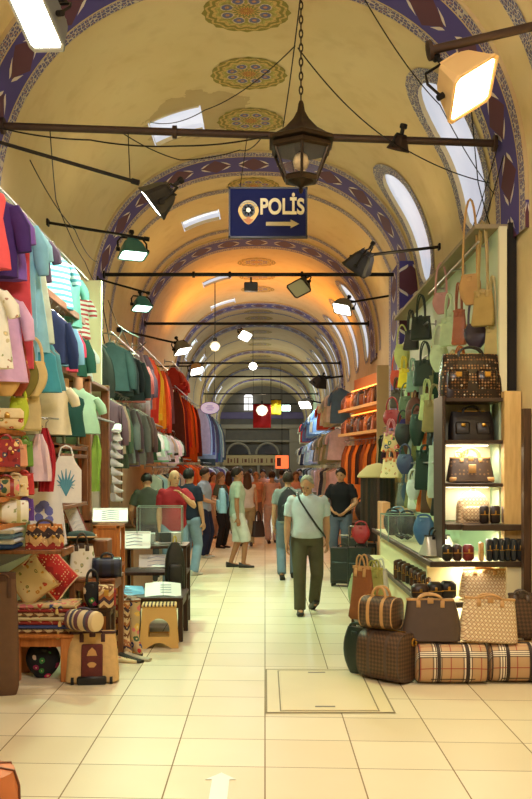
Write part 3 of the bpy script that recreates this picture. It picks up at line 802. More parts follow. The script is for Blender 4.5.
# ------------------------------------------------------------------ POLIS sign
def polis():
    Y = 8.75; k = Y / F; c = P(268, 213, Y)
    t = thing('police_sign', 'dark blue police sign with gold badge and arrow, hanging under the thick rod', 'sign', c)
    w, h = 77 * k, 49 * k
    mb = MB(); mb.box((0, 0, 0), (w, .035, h), .004); mb.build('board', plain('navy_sign', (24, 34, 96), .7, spec=.15), t)
    mb = MB()
    for z in (-h / 2, h / 2): mb.box((0, 0, z), (w + .02, .045, .016))
    for x in (-w / 2, w / 2): mb.box((x, 0, 0), (.016, .045, h + .02))
    mb.build('rim', plain('sign_rim', (64, 66, 74), .4, .6), t)
    LET = plain('silver_gold_lettering', (240, 236, 206), .5)
    cu = bpy.data.curves.new('lettering', 'FONT'); cu.body = 'POLİS'; cu.size = .205; cu.extrude = .006; cu.align_x = 'CENTER'; cu.align_y = 'CENTER'; cu.offset = .006
    o = bpy.data.objects.new('lettering', cu); COL.objects.link(o); o.parent = t; cu.materials.append(LET)
    bpy.context.view_layer.update()
    wd_ = o.dimensions.x or 1
    me = bpy.data.meshes.new_from_object(o.evaluated_get(bpy.context.evaluated_depsgraph_get())); bpy.data.objects.remove(o); o = bpy.data.objects.new('lettering', me); COL.objects.link(o); o.parent = t
    o.scale = (44 * k / wd_, 1.0, 1); o.rotation_euler = (pi / 2, 0, 0); o.location = ((282 - 268) * k, -.024, (213 - 208) * k)
    mb = MB(); L0, L1, zc = (266 - 268) * k, (299 - 268) * k, (213 - 224.5) * k
    mb.prism([(L0, zc - .018), (L1 - .08, zc - .018), (L1 - .08, zc - .04), (L1, zc), (L1 - .08, zc + .04), (L1 - .08, zc + .018), (L0, zc + .018)], .012, TR(0, -.022, 0)); mb.build('arrow', plain('arrow_paint', (186, 178, 140), .4), t)
    # badge: a shield-like ring round a star, star and crescent below
    bx, bz = (248.5 - 268) * k, (213 - 213) * k
    b = bpy.data.objects.new('badge', None); COL.objects.link(b); b.parent = t; b.location = (bx, -.02, bz)
    mb = MB(); out = []
    for i in range(40):
        a = 2 * pi * i / 40; r = 1 + (.25 * max(0, -math.sin(a)) ** 3)
        out.append((.098 * math.cos(a) * (1 - .18 * max(0, -math.sin(a))), .098 * math.sin(a) * r + .01))
    mb.prism(out, .014); mb.build('shield', plain('badge_gold', (196, 168, 104), .4, .4), b)
    mb = MB(); mb.lathe([(0, 0), (.062, 0), (.062, .012), (0, .012)], 24, RX(pi / 2)); o = mb.build('centre_disc', plain('badge_blue', (48, 60, 84), .4), b); o.location = (0, -.004, .016)
    mb = MB()
    for i in range(8):
        a = pi * i / 4; mb.box((0, 0, 0), (.1, .006, .014), 0, RY(a))
    mb.lathe([(0, 0), (.022, 0), (.022, .01), (0, .01)], 14, RX(pi / 2))
    o = mb.build('star', plain('badge_silver', (190, 190, 180), .35, .5), b); o.location = (0, -.018, .016)
    mb = MB(); mb.prism([(-.05, .0), (.05, .0), (.0, -.055)], .01); mb.lathe([(0, 0), (.02, 0), (.02, .012), (0, .012)], 12, RX(pi / 2)); o = mb.build('pendant', plain('badge_orange', (200, 124, 54), .4), b); o.location = (0, -.01, -.065)
    mb = MB(); pts = [(.084 * math.cos(a), .084 * math.sin(a)) for a in [pi * (.15 + .7 * j / 10) for j in range(11)]]
    mb.tube([V((x, 0, z)) for x, z in pts], .011, 6); o = mb.build('upper_band', plain('badge_white', (226, 224, 214), .4), b); o.location = (0, -.012, .016)
    for px in (240, 296):
        mb = MB(); x = (px - 268) * k; mb.cyl((x, 0, h / 2), (x * .75, .15, 4.98 - c.z), .004, n=5); mb.build('hanging_wire', IRON, t)
polis()

# ------------------------------------------------------------------ loose cables
def cable(pts, r, label, n=14):
    q = []
    pts = [V(p) for p in pts]
    for i in range(len(pts) - 1):
        a, b = pts[i], pts[i + 1]; sag = (b - a).length * .03
        for j in range(n):
            u = j / n; q.append(a.lerp(b, u) - V((0, 0, 4 * sag * u * (1 - u))))
    q.append(pts[-1]); base = q[0]
    mb = MB(); mb.tube([p - base for p in q], r, 5); o = mb.build('hanging_cable', IRON); o.location = base
    tag(o, label, 'cable', 'loose cables under the vault')
cable([P(300, 0, 7.3), P(283, 127, 8.85)], .006, 'thin cable from the lantern chain down to the thick rod')
cable([P(298, 48, 7.4), P(365, 122, 8.4), P(410, 152, 8.9), P(490, 183, 9.6)], .006, 'thin cable running from the chain to the right-hand window')
cable([P(295, 46, 7.4), P(205, 110, 9.5), P(150, 122, 11.5)], .005, 'thin cable running from the chain to the near skylight')
cable([P(365, 0, 6.6), P(440, 105, 8.2), P(495, 195, 9.4)], .005, 'straight thin cable crossing in front of the near arched window')
cable([P(0, 128, 8.6), P(90, 140, 8.8), P(180, 146, 8.8), P(268, 136, 8.85)], .008, 'slack cable drooping under the thick rod on the left')
cable([P(115, 128, 8.9), P(180, 160, 10), P(240, 150, 10.5), P(262, 137, 8.9)], .006, 'looping cable left of the police sign')
cable([P(50, 131, 8.9), P(56, 200, 10.5), P(85, 262, 12.5), P(100, 290, 13.8)], .006, 'cable dropping down the left vault towards the painted arch')
cable([P(30, 160, 9), P(75, 230, 11), P(97, 262, 13.6)], .006, 'second dropping cable on the left vault, crossing the first')
cable([P(128, 128, 8.95), P(130, 180, 8.7)], .005, 'short upright cable above the black floodlight on the left')
cable([P(470, 92, 8.9), P(478, 182, 9.4), P(492, 232, 9.2)], .006, 'cable hanging beside the near arched window')
cable([P(498, 145, 8.9), P(470, 235, 9.1)], .005, 'slanting cable in front of the foot of the near arched window')
cable([P(505, 150, 8.9), P(480, 235, 8.9)], .005, 'second slanting cable next to the foot of the near arched window')
cable([P(100, 290, 14), P(112, 352, 14), P(122, 330, 14.2), P(132, 352, 14.4), P(146, 342, 15)], .009, 'tangled cable above the dark jackets on the left')
cable([P(96, 300, 13.2), P(105, 345, 13.2), P(100, 372, 13)], .009, 'cable hanging at the end of the mint partition')
cable([P(108, 300, 13.4), P(118, 325, 13.6), P(140, 338, 14)], .006, 'thin cable beside the small grey-green floodlight')
# ------------------------------------------------------------------ goods: garments
def gring(hw, ht, z, n=20, ph=0.0, amp=0.0, k=5, cx=0.0, cy=0.0):
    r = []
    for j in range(n):
        a = 2 * pi * j / n
        f = 1 + amp * math.sin(k * a + ph)
        r.append(V((cx + hw * math.copysign(abs(math.cos(a)) ** .8, math.cos(a)), cy + ht * f * math.sin(a) + amp * .03 * math.sin(k * a * .5 + ph), z)))
    return r
def garment_mb(w, L, sleeve=.2, flare=1.0, th=.05, fold=.25, seed=0):
    """a top or dress hanging from z = 0 down to -L, facing -y"""
    rr = random.Random(seed); mb = MB(); ph = rr.random() * 6
    hw = w / 2; N = 24
    R_ = [gring(.055, .035, .0, N), gring(.07, .042, -.025, N), gring(hw * .55, .05, -.05, N), gring(hw * .88, .052, -.085, N), gring(hw * .93, .056, -.13, N)]
    m = max(4, int((L - .13) / .12))
    for i in range(1, m + 1):
        t = i / m; z = -.13 - (L - .13) * t
        ww = hw * (.9 - .06 * math.sin(pi * min(1, t * 1.6)) + (flare - .9) * t ** 1.3)
        R_.append(gring(ww, th * (1 + .5 * t), z, N, ph + t * 1.2, fold * t, 7, cx=.01 * math.sin(ph + 3 * t)))
    R_.append(gring(hw * flare * .97, th * .6, -L + .004, N, ph + 1.2, fold, 7))
    mb.rings(R_)
    if sleeve:
        for s in (-1, 1):
            p0 = V((s * hw * .78, 0, -.10)); p1 = V((s * (hw * .98 + .02), -.005, -.14 - sleeve * .35)); p2 = V((s * (hw * 1.0 + .03 + .03 * sleeve), -.015, -.12 - sleeve))
            mb.tube([p0, p1, p1.lerp(p2, .5) + V((0, -.01, 0)), p2], [.055, .066, .058, .052 if sleeve < .35 else .042], 10, flat=.75)
    return mb
def hanger(parent, w):
    mb = MB(); mb.tube([(-w * .42, 0, -.085), (-.02, 0, .012), (.02, 0, .012), (w * .42, 0, -.085)], .008, 6)
    mb.tube([V((0, 0, .01)), V((0, 0, .05)), V((.022, 0, .085)), V((.0, 0, .112)), V((-.024, 0, .09))], .004, 5)
    return mb.build('hanger', HOOKM, parent)
GCACHE = {}
LASTHUNG = [None]
def hang_top(name, kind, label, cat, loc, rz, color, group=None, w=.44, L=.62, sleeve=.2, flare=1.0, mat=None, hook=True, fold=.25):
    key = (name, w, L, sleeve, flare, mat.name if mat else '', hook)
    if key not in GCACHE:
        o = garment_mb(w, L, sleeve, flare, fold=fold, seed=len(GCACHE)).build(name, mat or FAB, ang=50)
        if hook: h = hanger(o, w); h.color = (1, 1, 1, 0)
        GCACHE[key] = o
        tag(o, label, cat, group); o.location = loc; o.rotation_euler = (0, 0, rz); o.color = lin(color); LASTHUNG[0] = o
        return o
    o = clone(GCACHE[key], loc, rz, label, scale=1.0)
    o.color = lin(color); o['category'] = cat; LASTHUNG[0] = o
    if group: o['group'] = group
    elif 'group' in o.keys(): del o['group']
    return o
def trousers(name, label, cat, loc, rz, color, w=.36, L=.9, group=None):
    mb = MB(); hw = w / 2
    mb.rings([gring(hw * .8, .05, 0), gring(hw * .82, .055, -.05), gring(hw * .98, .07, -.22), gring(hw * .96, .065, -.3), gring(hw * .9, .03, -.33)])
    for s in (-1, 1):
        mb.rings([gring(hw * .5, .062, -.24, 12, cx=s * hw * .48), gring(hw * .48, .06, -.45, 12, .5, .12, 3, s * hw * .5), gring(hw * .46, .055, -.7, 12, 1, .18, 3, s * hw * .54), gring(hw * .5, .05, -L, 12, 2, .22, 3, s * hw * .58)])
    o = mb.build(name, FAB, ang=50); o.location = loc; o.rotation_euler = (0, 0, rz); o.color = lin(color)
    hanger(o, w); tag(o, label, cat, group); return o
def shawl_mb(w, L, seed=0):
    rr = random.Random(seed); mb = MB(); ph = rr.random() * 6; R_ = []
    for i in range(9):
        t = i / 8
        ww = w / 2 * (.35 + .65 * min(1, t * 3.5)) * (1 + .06 * math.sin(ph + 5 * t))
        R_.append(gring(ww, .028 + .014 * t, -L * t, 22, ph + t * 2, .35, 9, cx=.012 * math.sin(ph + 4 * t)))
    mb.rings(R_); return mb
def shawl(name, label, cat, loc, rz, color, w=.24, L=1.0, group=None):
    key = ('shawl', name, round(w, 2), round(L, 1))
    if key not in GCACHE:
        o = shawl_mb(w, L, len(GCACHE)).build(name, FAB, ang=60)
        mb = MB(); mb.tube([V((0, 0, -.01)), V((0, 0, .04)), V((.02, 0, .06)), V((0, 0, .085)), V((-.02, 0, .065))], .005, 5); h = mb.build('hook', HOOKM, o); h.color = (1, 1, 1, 0)
        GCACHE[key] = o; tag(o, label, cat, group); o.location = loc; o.rotation_euler = (0, 0, rz); o.color = lin(color); LASTHUNG[0] = o; return o
    o = clone(GCACHE[key], loc, rz, label, group=group, scale=1.0); o.color = lin(color); o['category'] = cat; LASTHUNG[0] = o; return o

# ------------------------------------------------------------------ goods: bags (base at z = 0, front towards -y)
def srect(hx, hy, z, n=24, e=.35, cx=0.0, cy=0.0):
    r = []
    for j in range(n):
        a = 2 * pi * j / n; c, s = math.cos(a), math.sin(a)
        r.append(V((cx + hx * math.copysign(abs(c) ** e, c), cy + hy * math.copysign(abs(s) ** e, s), z)))
    return r
def handle_arc(mb, x0, x1, y, z, h, r, n=12, lean=0.0, flat=1.0):
    mb.tube([V((x0 + (x1 - x0) * (.5 - .5 * math.cos(pi * i / n)), y + lean * math.sin(pi * i / n), z + h * math.sin(pi * i / n) ** .8)) for i in range(n + 1)], r, 7, flat=flat)
def ret(o, par=None): o.color = (1, 1, 1, 0); return o
def bag(kind, name, label, cat, loc, rz, mat, w, h, d, trim=TANLEA, group=None, color=None, strap=.3, extra=None, tilt=0.0):
    t = thing(name, label, cat, loc, rz, group)
    if tilt: t.rotation_euler = (0, tilt, rz)
    def put(mb, nm, m, ang=45, par=None):
        o = mb.build(nm, m, par or t, ang)
        o.color = lin(color) if color else (1, 1, 1, 1)
        if m not in (FAB, LEA, PLAS, mat): o.color = (1, 1, 1, 0)
        return o
    mb = MB()
    if kind in ('tote', 'slouch'):
        top = .86 if kind == 'tote' else .78
        R_ = [srect(w * .44, d * .4, 0), srect(w * .5, d * .5, h * .05)]
        for i in range(1, 7):
            u = i / 6; k = 1 - (1 - top) * u ** 1.5
            R_.append(srect(w * .5 * k, d * .5 * (1 - .72 * u), h * (.05 + .95 * u) - (.0 if kind == 'tote' else .05 * h * math.sin(pi * u) * 0), 24, .4 + .3 * u, cx=(0 if kind == 'tote' else w * .03 * math.sin(u * 3))))
        R_.append(srect(w * .5 * top * .96, d * .06, h * .97))
        mb.rings(R_); b = put(mb, 'bag_body', mat)
        mb = MB(); mb.rings([srect(w * .5 * top + .004, d * .15, h * .95), srect(w * .5 * top + .005, d * .15, h * 1.0), srect(w * .5 * top - .006, d * .11, h * 1.005)], cap=False); put(mb, 'rim_band', trim)
        for s in (-1, 1):
            mb = MB(); handle_arc(mb, -w * .2, w * .2, s * d * .12, h * .93, strap, .009, lean=s * .02); put(mb, 'handle', trim)
            for x in (-1, 1):
                mb = MB(); mb.box((x * w * .2, s * (d * .5 * (1 - .72 * .85) + .004), h * .88), (.035, .008, h * .16), .003, RX(s * .1)); put(mb, 'strap_tab', trim)
        mb = MB(); mb.box((0, -d * .2, h * .96), (.05, .008, .05), .003); put(mb, 'clasp_tab', trim)
    elif kind == 'duffel':
        N = 20
        for_x = [(-.5, .72), (-.485, .9), (-.46, .97), (-.3, 1.0), (0, 1.0), (.3, 1.0), (.46, .97), (.485, .9), (.5, .72)]
        mb.rings([[V((x * w, d * .5 * k * math.copysign(abs(math.cos(2 * pi * j / N)) ** .75, math.cos(2 * pi * j / N)), h * .5 + h * .5 * k * math.copysign(abs(math.sin(2 * pi * j / N)) ** .7, math.sin(2 * pi * j / N)))) for j in range(N)] for x, k in for_x])
        put(mb, 'bag_body', mat)
        def band(x, wd_, k, nm):
            m2 = MB(); m2.rings([[V((x + q * wd_ / 2, d * .5 * k * math.copysign(abs(math.cos(2 * pi * j / N)) ** .75, math.cos(2 * pi * j / N)), h * .5 + h * .5 * k * math.copysign(abs(math.sin(2 * pi * j / N)) ** .7, math.sin(2 * pi * j / N)))) for j in range(N)] for q in (-1, 1)], cap=False)
            put(m2, nm, trim)
        for x in (-.2, .2): band(x * w, .03, 1.012, 'strap_band')
        for x in (-.47, .47): band(x * w, .012, .985, 'piping')
        for s in (-1, 1):
            mb = MB(); handle_arc(mb, -w * .2, w * .2, s * d * .2, h * .93, strap, .011, lean=-s * .02); put(mb, 'handle', trim)
        mb = MB(); mb.box((0, 0, h + .003), (w * .8, .016, .006)); put(mb, 'zip', GOLD)
    elif kind == 'hobo':
        R_ = []
        for i in range(9):
            u = i / 8; a = math.sin(pi * (.12 + .62 * u))
            R_.append(srect(w * .5 * a * (1 - .12 * u), d * .5 * (.35 + .65 * math.sin(pi * (.1 + .8 * u))) * (1 - .5 * u), h * u, 20, .8))
        mb.rings(R_); put(mb, 'bag_body', mat)
        mb = MB(); handle_arc(mb, -w * .3, w * .3, 0, h * .93, strap, .012, flat=.6); put(mb, 'strap', mat if mat in (FAB, LEA) else trim)
        mb = MB(); mb.box((0, -d * .2, h * .82), (w * .22, .012, h * .2), .006); put(mb, 'flap', mat if mat in (FAB, LEA) else trim)
        for s in (-1, 1):
            mb = MB(); mb.tube([V((s * w * .3 + .018 * math.cos(a), 0, h * .93 + .018 * math.sin(a))) for a in [2 * pi * j / 8 for j in range(8)]], .004, 5, closed=True); put(mb, 'ring', GOLD)
    elif kind == 'satchel':
        R_ = []
        for i in range(9):
            u = i / 8
            k = (1 - max(0, u - .35) ** 2 * 1.0)
            R_.append(srect(w * .5 * (1 - .25 * max(0, u - .5) ** 1.2), d * .5 * (1 - .75 * u ** 2), h * u, 24, .38 + .2 * u))
        mb.rings(R_); put(mb, 'bag_body', mat)
        for s in (-1, 1):
            mb = MB(); mb.box((s * w * .23, -d * .5 * .86, h * .4), (w * .33, d * .16, h * .46), .02); put(mb, 'pocket', mat)
            mb = MB(); mb.box((s * w * .23, -d * .5 - .012 - d * .0, h * .52), (w * .1, .02, h * .12), .006); put(mb, 'buckle', GOLD)
            mb = MB(); handle_arc(mb, -w * .2, w * .2, s * d * .14, h * .92, strap, .01); put(mb, 'handle', trim)
        mb = MB(); mb.box((0, 0, h + .002), (w * .6, .02, .008)); put(mb, 'zip', GOLD)
    elif kind == 'backpack':
        R_ = []
        for i in range(9):
            u = i / 8; R_.append(srect(w * .5 * math.sqrt(max(.03, 1 - max(0, u - .45) ** 2 * 3.0)), d * .5 * (1 - .4 * u ** 2), h * u, 24, .5))
        mb.rings(R_); put(mb, 'bag_body', mat)
        mb = MB(); mb.ell((0, -d * .45, h * .3), (w * .36, d * .22, h * .24), .5, .5); put(mb, 'front_pocket', mat)
        mb = MB(); handle_arc(mb, -w * .08, w * .08, 0, h * .97, strap, .01); put(mb, 'handle', trim)
        for s in (-1, 1):
            mb = MB(); mb.tube([V((s * w * .16, d * .3, h * .92)), V((s * w * .26, d * .7, h * .7)), V((s * w * .3, d * .68, h * .3)), V((s * w * .34, d * .4, h * .08))], .018, 6, flat=.4); put(mb, 'shoulder_strap', trim)
    elif kind == 'wallet':
        mb.box((0, 0, h / 2), (w, d, h), min(w, d, h) * .25); put(mb, 'wallet_cover', mat)
        mb = MB(); mb.box((0, -d * .5, h * .5), (w * .98, .006, .006)); put(mb, 'zip', GOLD)
        mb = MB(); mb.box((0, -d * .5 - .002, h * .62), (w * .16, .008, h * .2), .002); put(mb, 'clasp', GOLD)
    elif kind == 'barrel':
        N = 18
        mb.rings([[V((x * w, d * .5 * k * math.cos(2 * pi * j / N), d * .5 + d * .5 * k * math.sin(2 * pi * j / N))) for j in range(N)] for x, k in ((-.5, .8), (-.48, .95), (-.4, 1), (0, 1.02), (.4, 1), (.48, .95), (.5, .8))]); put(mb, 'bag_body', mat)
        for x in (-.24, .24):
            m2 = MB(); m2.rings([[V((x * w + q * .014, d * .515 * math.cos(2 * pi * j / N), d * .5 + d * .515 * math.sin(2 * pi * j / N))) for j in range(N)] for q in (-1, 1)], cap=False); put(m2, 'strap_band', trim)
        mb = MB(); handle_arc(mb, -w * .22, w * .22, 0, d * .98, strap, .009); put(mb, 'handle', trim)
    if extra: extra(t, put, w, h, d)
    return t
def recol(t, color):
    for o in t.children:
        if o.color[3] > .5: o.color = lin(color)
BC = {}
def rbag(kind, name, label, cat, loc, rz, w, h, d, color, strap=.3, mat=None, trim=None, group=None, scale=None, tilt=0.0):
    """repeat of a bag: the mesh is shared, the colour is the copy's own"""
    key = (kind, name, round(w, 2), round(h, 2), round(strap, 1), (mat or LEA).name, (trim or LEA).name)
    if key not in BC:
        t = bag(kind, name, label, cat, loc, rz, mat or LEA, w, h, d, trim or LEA, group, color, strap); BC[key] = t
    else:
        t = clone(BC[key], loc, rz, label, lin(color)); t['category'] = cat
        if group: t['group'] = group
        elif 'group' in t.keys(): del t['group']
    t.rotation_euler = (0, tilt, rz)
    return t
def cushion(name, label, loc, size, mat, rot=(0, 0, 0), piping=None, color=None):
    mb = MB(); w, h, d = size; n = 14
    def f(side):
        def q(a, b):
            x, z = a * 2 - 1, b * 2 - 1
            k = (1 - abs(x) ** 2.6) * (1 - abs(z) ** 2.6); pin = 1 - .07 * (1 - x * x) * 0 - .06 * (abs(x * z) ** 0) * 0
            return V((x * w / 2 * (1 - .05 * (1 - z * z)), side * d / 2 * max(0, k) ** .6, z * h / 2 * (1 - .05 * (1 - x * x))))
        return q
    mb.grid(f(-1), n, n); mb.grid(f(1), n, n)
    o = mb.build(name, mat, ang=70); o.location = loc; o.rotation_euler = rot
    if color: o.color = lin(color)
    p = []
    for i in range(48):
        t_ = i / 48 * 4; k = int(t_); u = (t_ - k) * 2 - 1
        x, z = ((u, -1), (1, u), (-u, 1), (-1, -u))[k]
        p.append(V((x * w / 2 * (1 - .05 * (1 - z * z)), 0, z * h / 2 * (1 - .05 * (1 - x * x)))))
    mb = MB(); mb.tube(p, .008, 6, closed=True); mb.build('piping', piping or TANLEA, o)
    return tag(o, label, 'cushion')
# ================================================================== LEFT STALL (first on the left)
def rail(name, label, a, b, r=.014, brackets=(), m=STEEL, side=-1):
    a, b = V(a), V(b); t = thing(name, label, 'rail', a)
    mb = MB(); mb.cyl((0, 0, 0), b - a, r, n=10); mb.build('pole', m, t)
    for u in brackets:
        p = (b - a) * u; mb = MB(); mb.tube([p, p + V((side * .14, 0, .02)), p + V((side * .26, 0, .02))], .011, 6); mb.box(p + V((side * .27, 0, .02)), (.02, .06, .09), .004); mb.build('bracket', m, t)
    return t
mb = MB(); tbox(mb, (-2.36, 6.1, 0), (-2.31, 10.9, 3.95)); struct(mb.build('trim_60', MINT, ang=0))
mb = MB(); tbox(mb, (-2.34, 10.9, 0), (-1.93, 10.96, 4.0)); struct(mb.build('trim_61', CREAM, ang=0))
rail('hanging_rail', 'steel clothes rail along the top of the left stall', (-2.0, 6.1, 3.9), (-2.0, 10.4, 3.9), .015, (.15, .45, .75))
rail('hanging_rail', 'short lower clothes rail at the left edge, under the coral top', (-2.0, 6.1, 3.24), (-2.0, 7.02, 3.24), .012, (.2, .9))
def px_top(px, X=-1.76): return F * X / (px - CX)
G_UP = 'tops and dresses on the upper left rail'
for px, col, L, sl, fl, lab, kind in (
    (9, (236, 92, 96), .60, .0, 1.05, 'coral sleeveless top, outermost on the upper left rail', 'top'),
    (20, (64, 40, 104), .60, .3, 1.0, 'dark purple top behind the coral top on the upper left rail', 'top'),
    (27, (128, 92, 178), .58, .2, 1.0, 'violet top next to the dark purple one on the upper left rail', 'top'),
    (33, (206, 74, 84), 1.22, .0, 1.1, 'long red dress between the violet top and the sky blue dress', 'dress'),
    (39, (130, 190, 214), 1.28, .35, 1.05, 'long sky blue dress behind the red dress', 'dress'),
    (45, (150, 206, 224), 1.05, .2, 1.2, 'pale blue dress hanging next to the long sky blue dress', 'dress'),
    (50, (214, 226, 206), .95, .0, 1.15, 'pale cream-green dress last before the striped T-shirt', 'dress'),
    (54, (96, 84, 112), .42, .15, 1.0, 'short grey-purple top high beside the striped T-shirt', 'top')):
    Y = px_top(px)
    o = hang_top('hanging_' + ('shirt' if kind == 'top' else kind), kind, lab, kind, (-2.0, Y, 3.765), .12, col, None, .46, L, sl, fl)
for px, col, L, sl, lab in ((10, (226, 222, 190), .62, .15, 'cream flower-print blouse on the short lower rail'), (25, (222, 178, 214), .68, .25, 'lilac-pink blouse on the short lower rail')):
    Y = px_top(px, -1.77)
    hang_top('hanging_blouse', 'blouse', lab, 'blouse', (-2.0, Y, 3.105), .1, col, None, .45, L, sl, 1.15, mat=FLO_WHITE if px == 10 else FAB)
# T-shirts turned to the aisle
def face_top(px, py, Y, w, L, sl, col, lab, mat=None, rz=.85, name='hanging_tshirt', cat='T-shirt', fl=1.0):
    return hang_top(name, 'tee', lab, cat, P(px, py, Y), rz, col, None, w, L, sl, fl, mat)
face_top(53, 253, 8.8, .46, .52, .16, (255, 255, 255), 'teal and white striped T-shirt at the top of the left stall', STR_TEAL)
face_top(65, 269, 9.35, .42, .58, .16, (110, 190, 172), 'plain mint T-shirt beside the striped one')
face_top(76, 290, 10.05, .38, .52, .16, (255, 255, 255), 'mint T-shirt with red stripes at the end of the top row', STR_RED)
def board(name, label, a, b, m, cat='shelf', lip=None):
    a, b = V(a), V(b); t = thing(name, label, cat, ((a.x + b.x) / 2, (a.y + b.y) / 2, a.z)); c = V(t.location)
    mb = MB(); tbox(mb, a - c, b - c, .006); mb.build('plank', m, t, ang=30)
    mb = MB(); tbox(mb, V((b.x - .02, a.y, a.z - .02)) - c, V((b.x + .008, b.y, b.z + .012)) - c, .004); mb.build('lip', lip or W_MID, t, ang=30)
    for u in (.15, .5, .85):
        y = a.y + (b.y - a.y) * u; mb = MB(); mb.prism([(a.x - c.x, 0), (a.x - c.x, -.16), (a.x - c.x + .02, -.16), (a.x - c.x + (b.x - a.x) * .6, 0)], .015, TR(0, y - c.y, 0)); mb.build('bracket', GREY, t, ang=0)
board('hanging_shelf', 'upper wooden shelf on the left wall under the striped T-shirts', (-2.31, 8.0, 3.315), (-1.90, 9.75, 3.35), W_MID)
board('hanging_shelf', 'second wooden shelf on the left wall above the dress forms', (-2.31, 7.85, 2.70), (-1.88, 9.8, 2.74), W_MID)
for px, py, Y, w, L, sl, col, lab in (
    (50, 311, 8.15, .36, .46, .38, (40, 56, 100), 'navy jacket hanging under the upper wooden shelf'),
    (58, 318, 8.5, .34, .44, .3, (120, 176, 206), 'light blue shirt beside the navy jacket under the shelf'),
    (63, 323, 8.8, .3, .46, .2, (206, 66, 92), 'red-pink top between the light blue shirt and the green jacket'),
    (71, 330, 9.25, .36, .46, .3, (30, 84, 66), 'dark green jacket under the upper wooden shelf'),
    (80, 341, 9.7, .3, .42, .1, (196, 220, 206), 'pale mint top at the end of the row under the shelf')):
    face_top(px, py, Y, w, L, sl, col, lab, rz=.65, name='hanging_jacket' if 'jacket' in lab else 'hanging_shirt', cat='jacket' if 'jacket' in lab else 'shirt')
for px, col, lab in ((46, (84, 150, 160), 'teal skirt hanging left of the navy jacket'), (41, (70, 160, 180), 'turquoise skirt hanging under the sky blue dress')):
    o = hang_top('hanging_skirt', 'skirt', lab, 'skirt', P(px, 345, 7.45 + (px - 41) * .06), .2, col, None, .26, .38, 0, 1.35)
# dress forms
def dress_form(px, py, Y, base_z, col, lab, mat=None, sl=.0, L=.46):
    p = P(px, py, Y); t = thing('dress_form', lab, 'dress form', (p.x, p.y, base_z), .45)
    hz = p.z - base_z - .05
    mb = MB(); mb.lathe([(0, hz + .10), (.045, hz + .1), (.05, hz + .02), (.04, hz - .03), (0, hz - .03)], 14); mb.build('neck_cap', plain('skin_form', (214, 170, 130), .5), t)
    g = garment_mb(.42, L, sl, 1.0, .085, .12, int(px)); o = g.build('blouse', mat or FAB, t, 50); o.location = (0, 0, hz); o.color = lin(col)
    mb = MB(); mb.cyl((0, 0, .02), (0, 0, hz - .05), .015); mb.build('stand', STEEL, t)
    mb = MB(); mb.lathe([(0, 0), (.1, 0), (.1, .012), (.03, .025), (0, .025)], 18); mb.build('foot_plate', W_MID, t)
dress_form(48, 372, 8.1, 1.995, (232, 220, 184), 'dress form in an ivory blouse under the second wooden shelf', sl=.12, L=.5)
dress_form(64, 384, 8.62, 1.995, (26, 74, 64), 'dress form in a dark green top between the ivory and mint ones', L=.44)
dress_form(78, 383, 8.95, 1.995, (170, 216, 178), 'dress form in a mint green top, farthest of the three', sl=.12, L=.44)
# cabinet under the dress forms
def cabinet(name, label, cat, a, b, shelves, m, posts=.05, back=None, top_over=.03):
    a, b = V(a), V(b); c = V(((a.x + b.x) / 2, (a.y + b.y) / 2, a.z)); t = thing(name, label, cat, c)
    for x in (a.x + posts / 2, b.x - posts / 2):
        for y in (a.y + posts / 2, b.y - posts / 2):
            mb = MB(); mb.box((x - c.x, y - c.y, (b.z - a.z) / 2), (posts, posts, b.z - a.z), .005); mb.build('post', m, t, 30)
    for z in shelves:
        mb = MB(); tbox(mb, (a.x - c.x, a.y - c.y, z - a.z - .035), (b.x - c.x, b.y - c.y, z - a.z), .004); mb.build('shelf_board', m, t, 30)
    if back:
        mb = MB(); tbox(mb, (a.x - c.x, a.y - c.y + .05, .02), (a.x - c.x + .012, b.y - c.y - .05, b.z - a.z)); mb.build('back_board', back, t, 0)
    return t
cabinet('hanging_cabinet', 'brown open wall cabinet under the dress forms, with the leaf-print apron', 'cabinet', (-2.3, 7.92, 1.42), (-1.76, 9.2, 1.995), (1.46, 1.92, 1.995), W_MID, back=W_DARK)
def apron(loc, rz):
    t = thing('hanging_apron', 'white apron printed with a blue plant, hanging in the brown cabinet', 'apron', loc, rz)
    mb = MB(); mb.prism([(-.06, 0), (.06, 0), (.085, -.06), (.13, -.12), (.13, -.4), (-.13, -.4), (-.13, -.12), (-.085, -.06)], .012); mb.build('apron_cloth', plain('white_linen', (232, 230, 226), .9, 0, 14, .06, bump=.2), t)
    mb = MB()
    for i in range(11):
        a = -1.3 + 2.6 * i / 10; L = .11 + .05 * math.cos(a * 2)
        p = V((0, -.009, -.34)); mb.tube([p, p + V((math.sin(a) * L * .5, -.001, .05 + L * .5)), p + V((math.sin(a) * L, 0, .04 + L * abs(math.cos(a)) * 1.2))], [.004, .012, .003], 5, flat=.25)
    mb.build('blue_plant_print', plain('print_blue', (86, 150, 176), .9), t)
    mb = MB(); mb.tube([(-.06, 0, 0), (-.04, 0, .07), (0, 0, .09), (.04, 0, .07), (.06, 0, 0)], .007, 5); mb.build('neck_strap', WHITEP, t)
apron(P(66, 456, 7.88), .3)

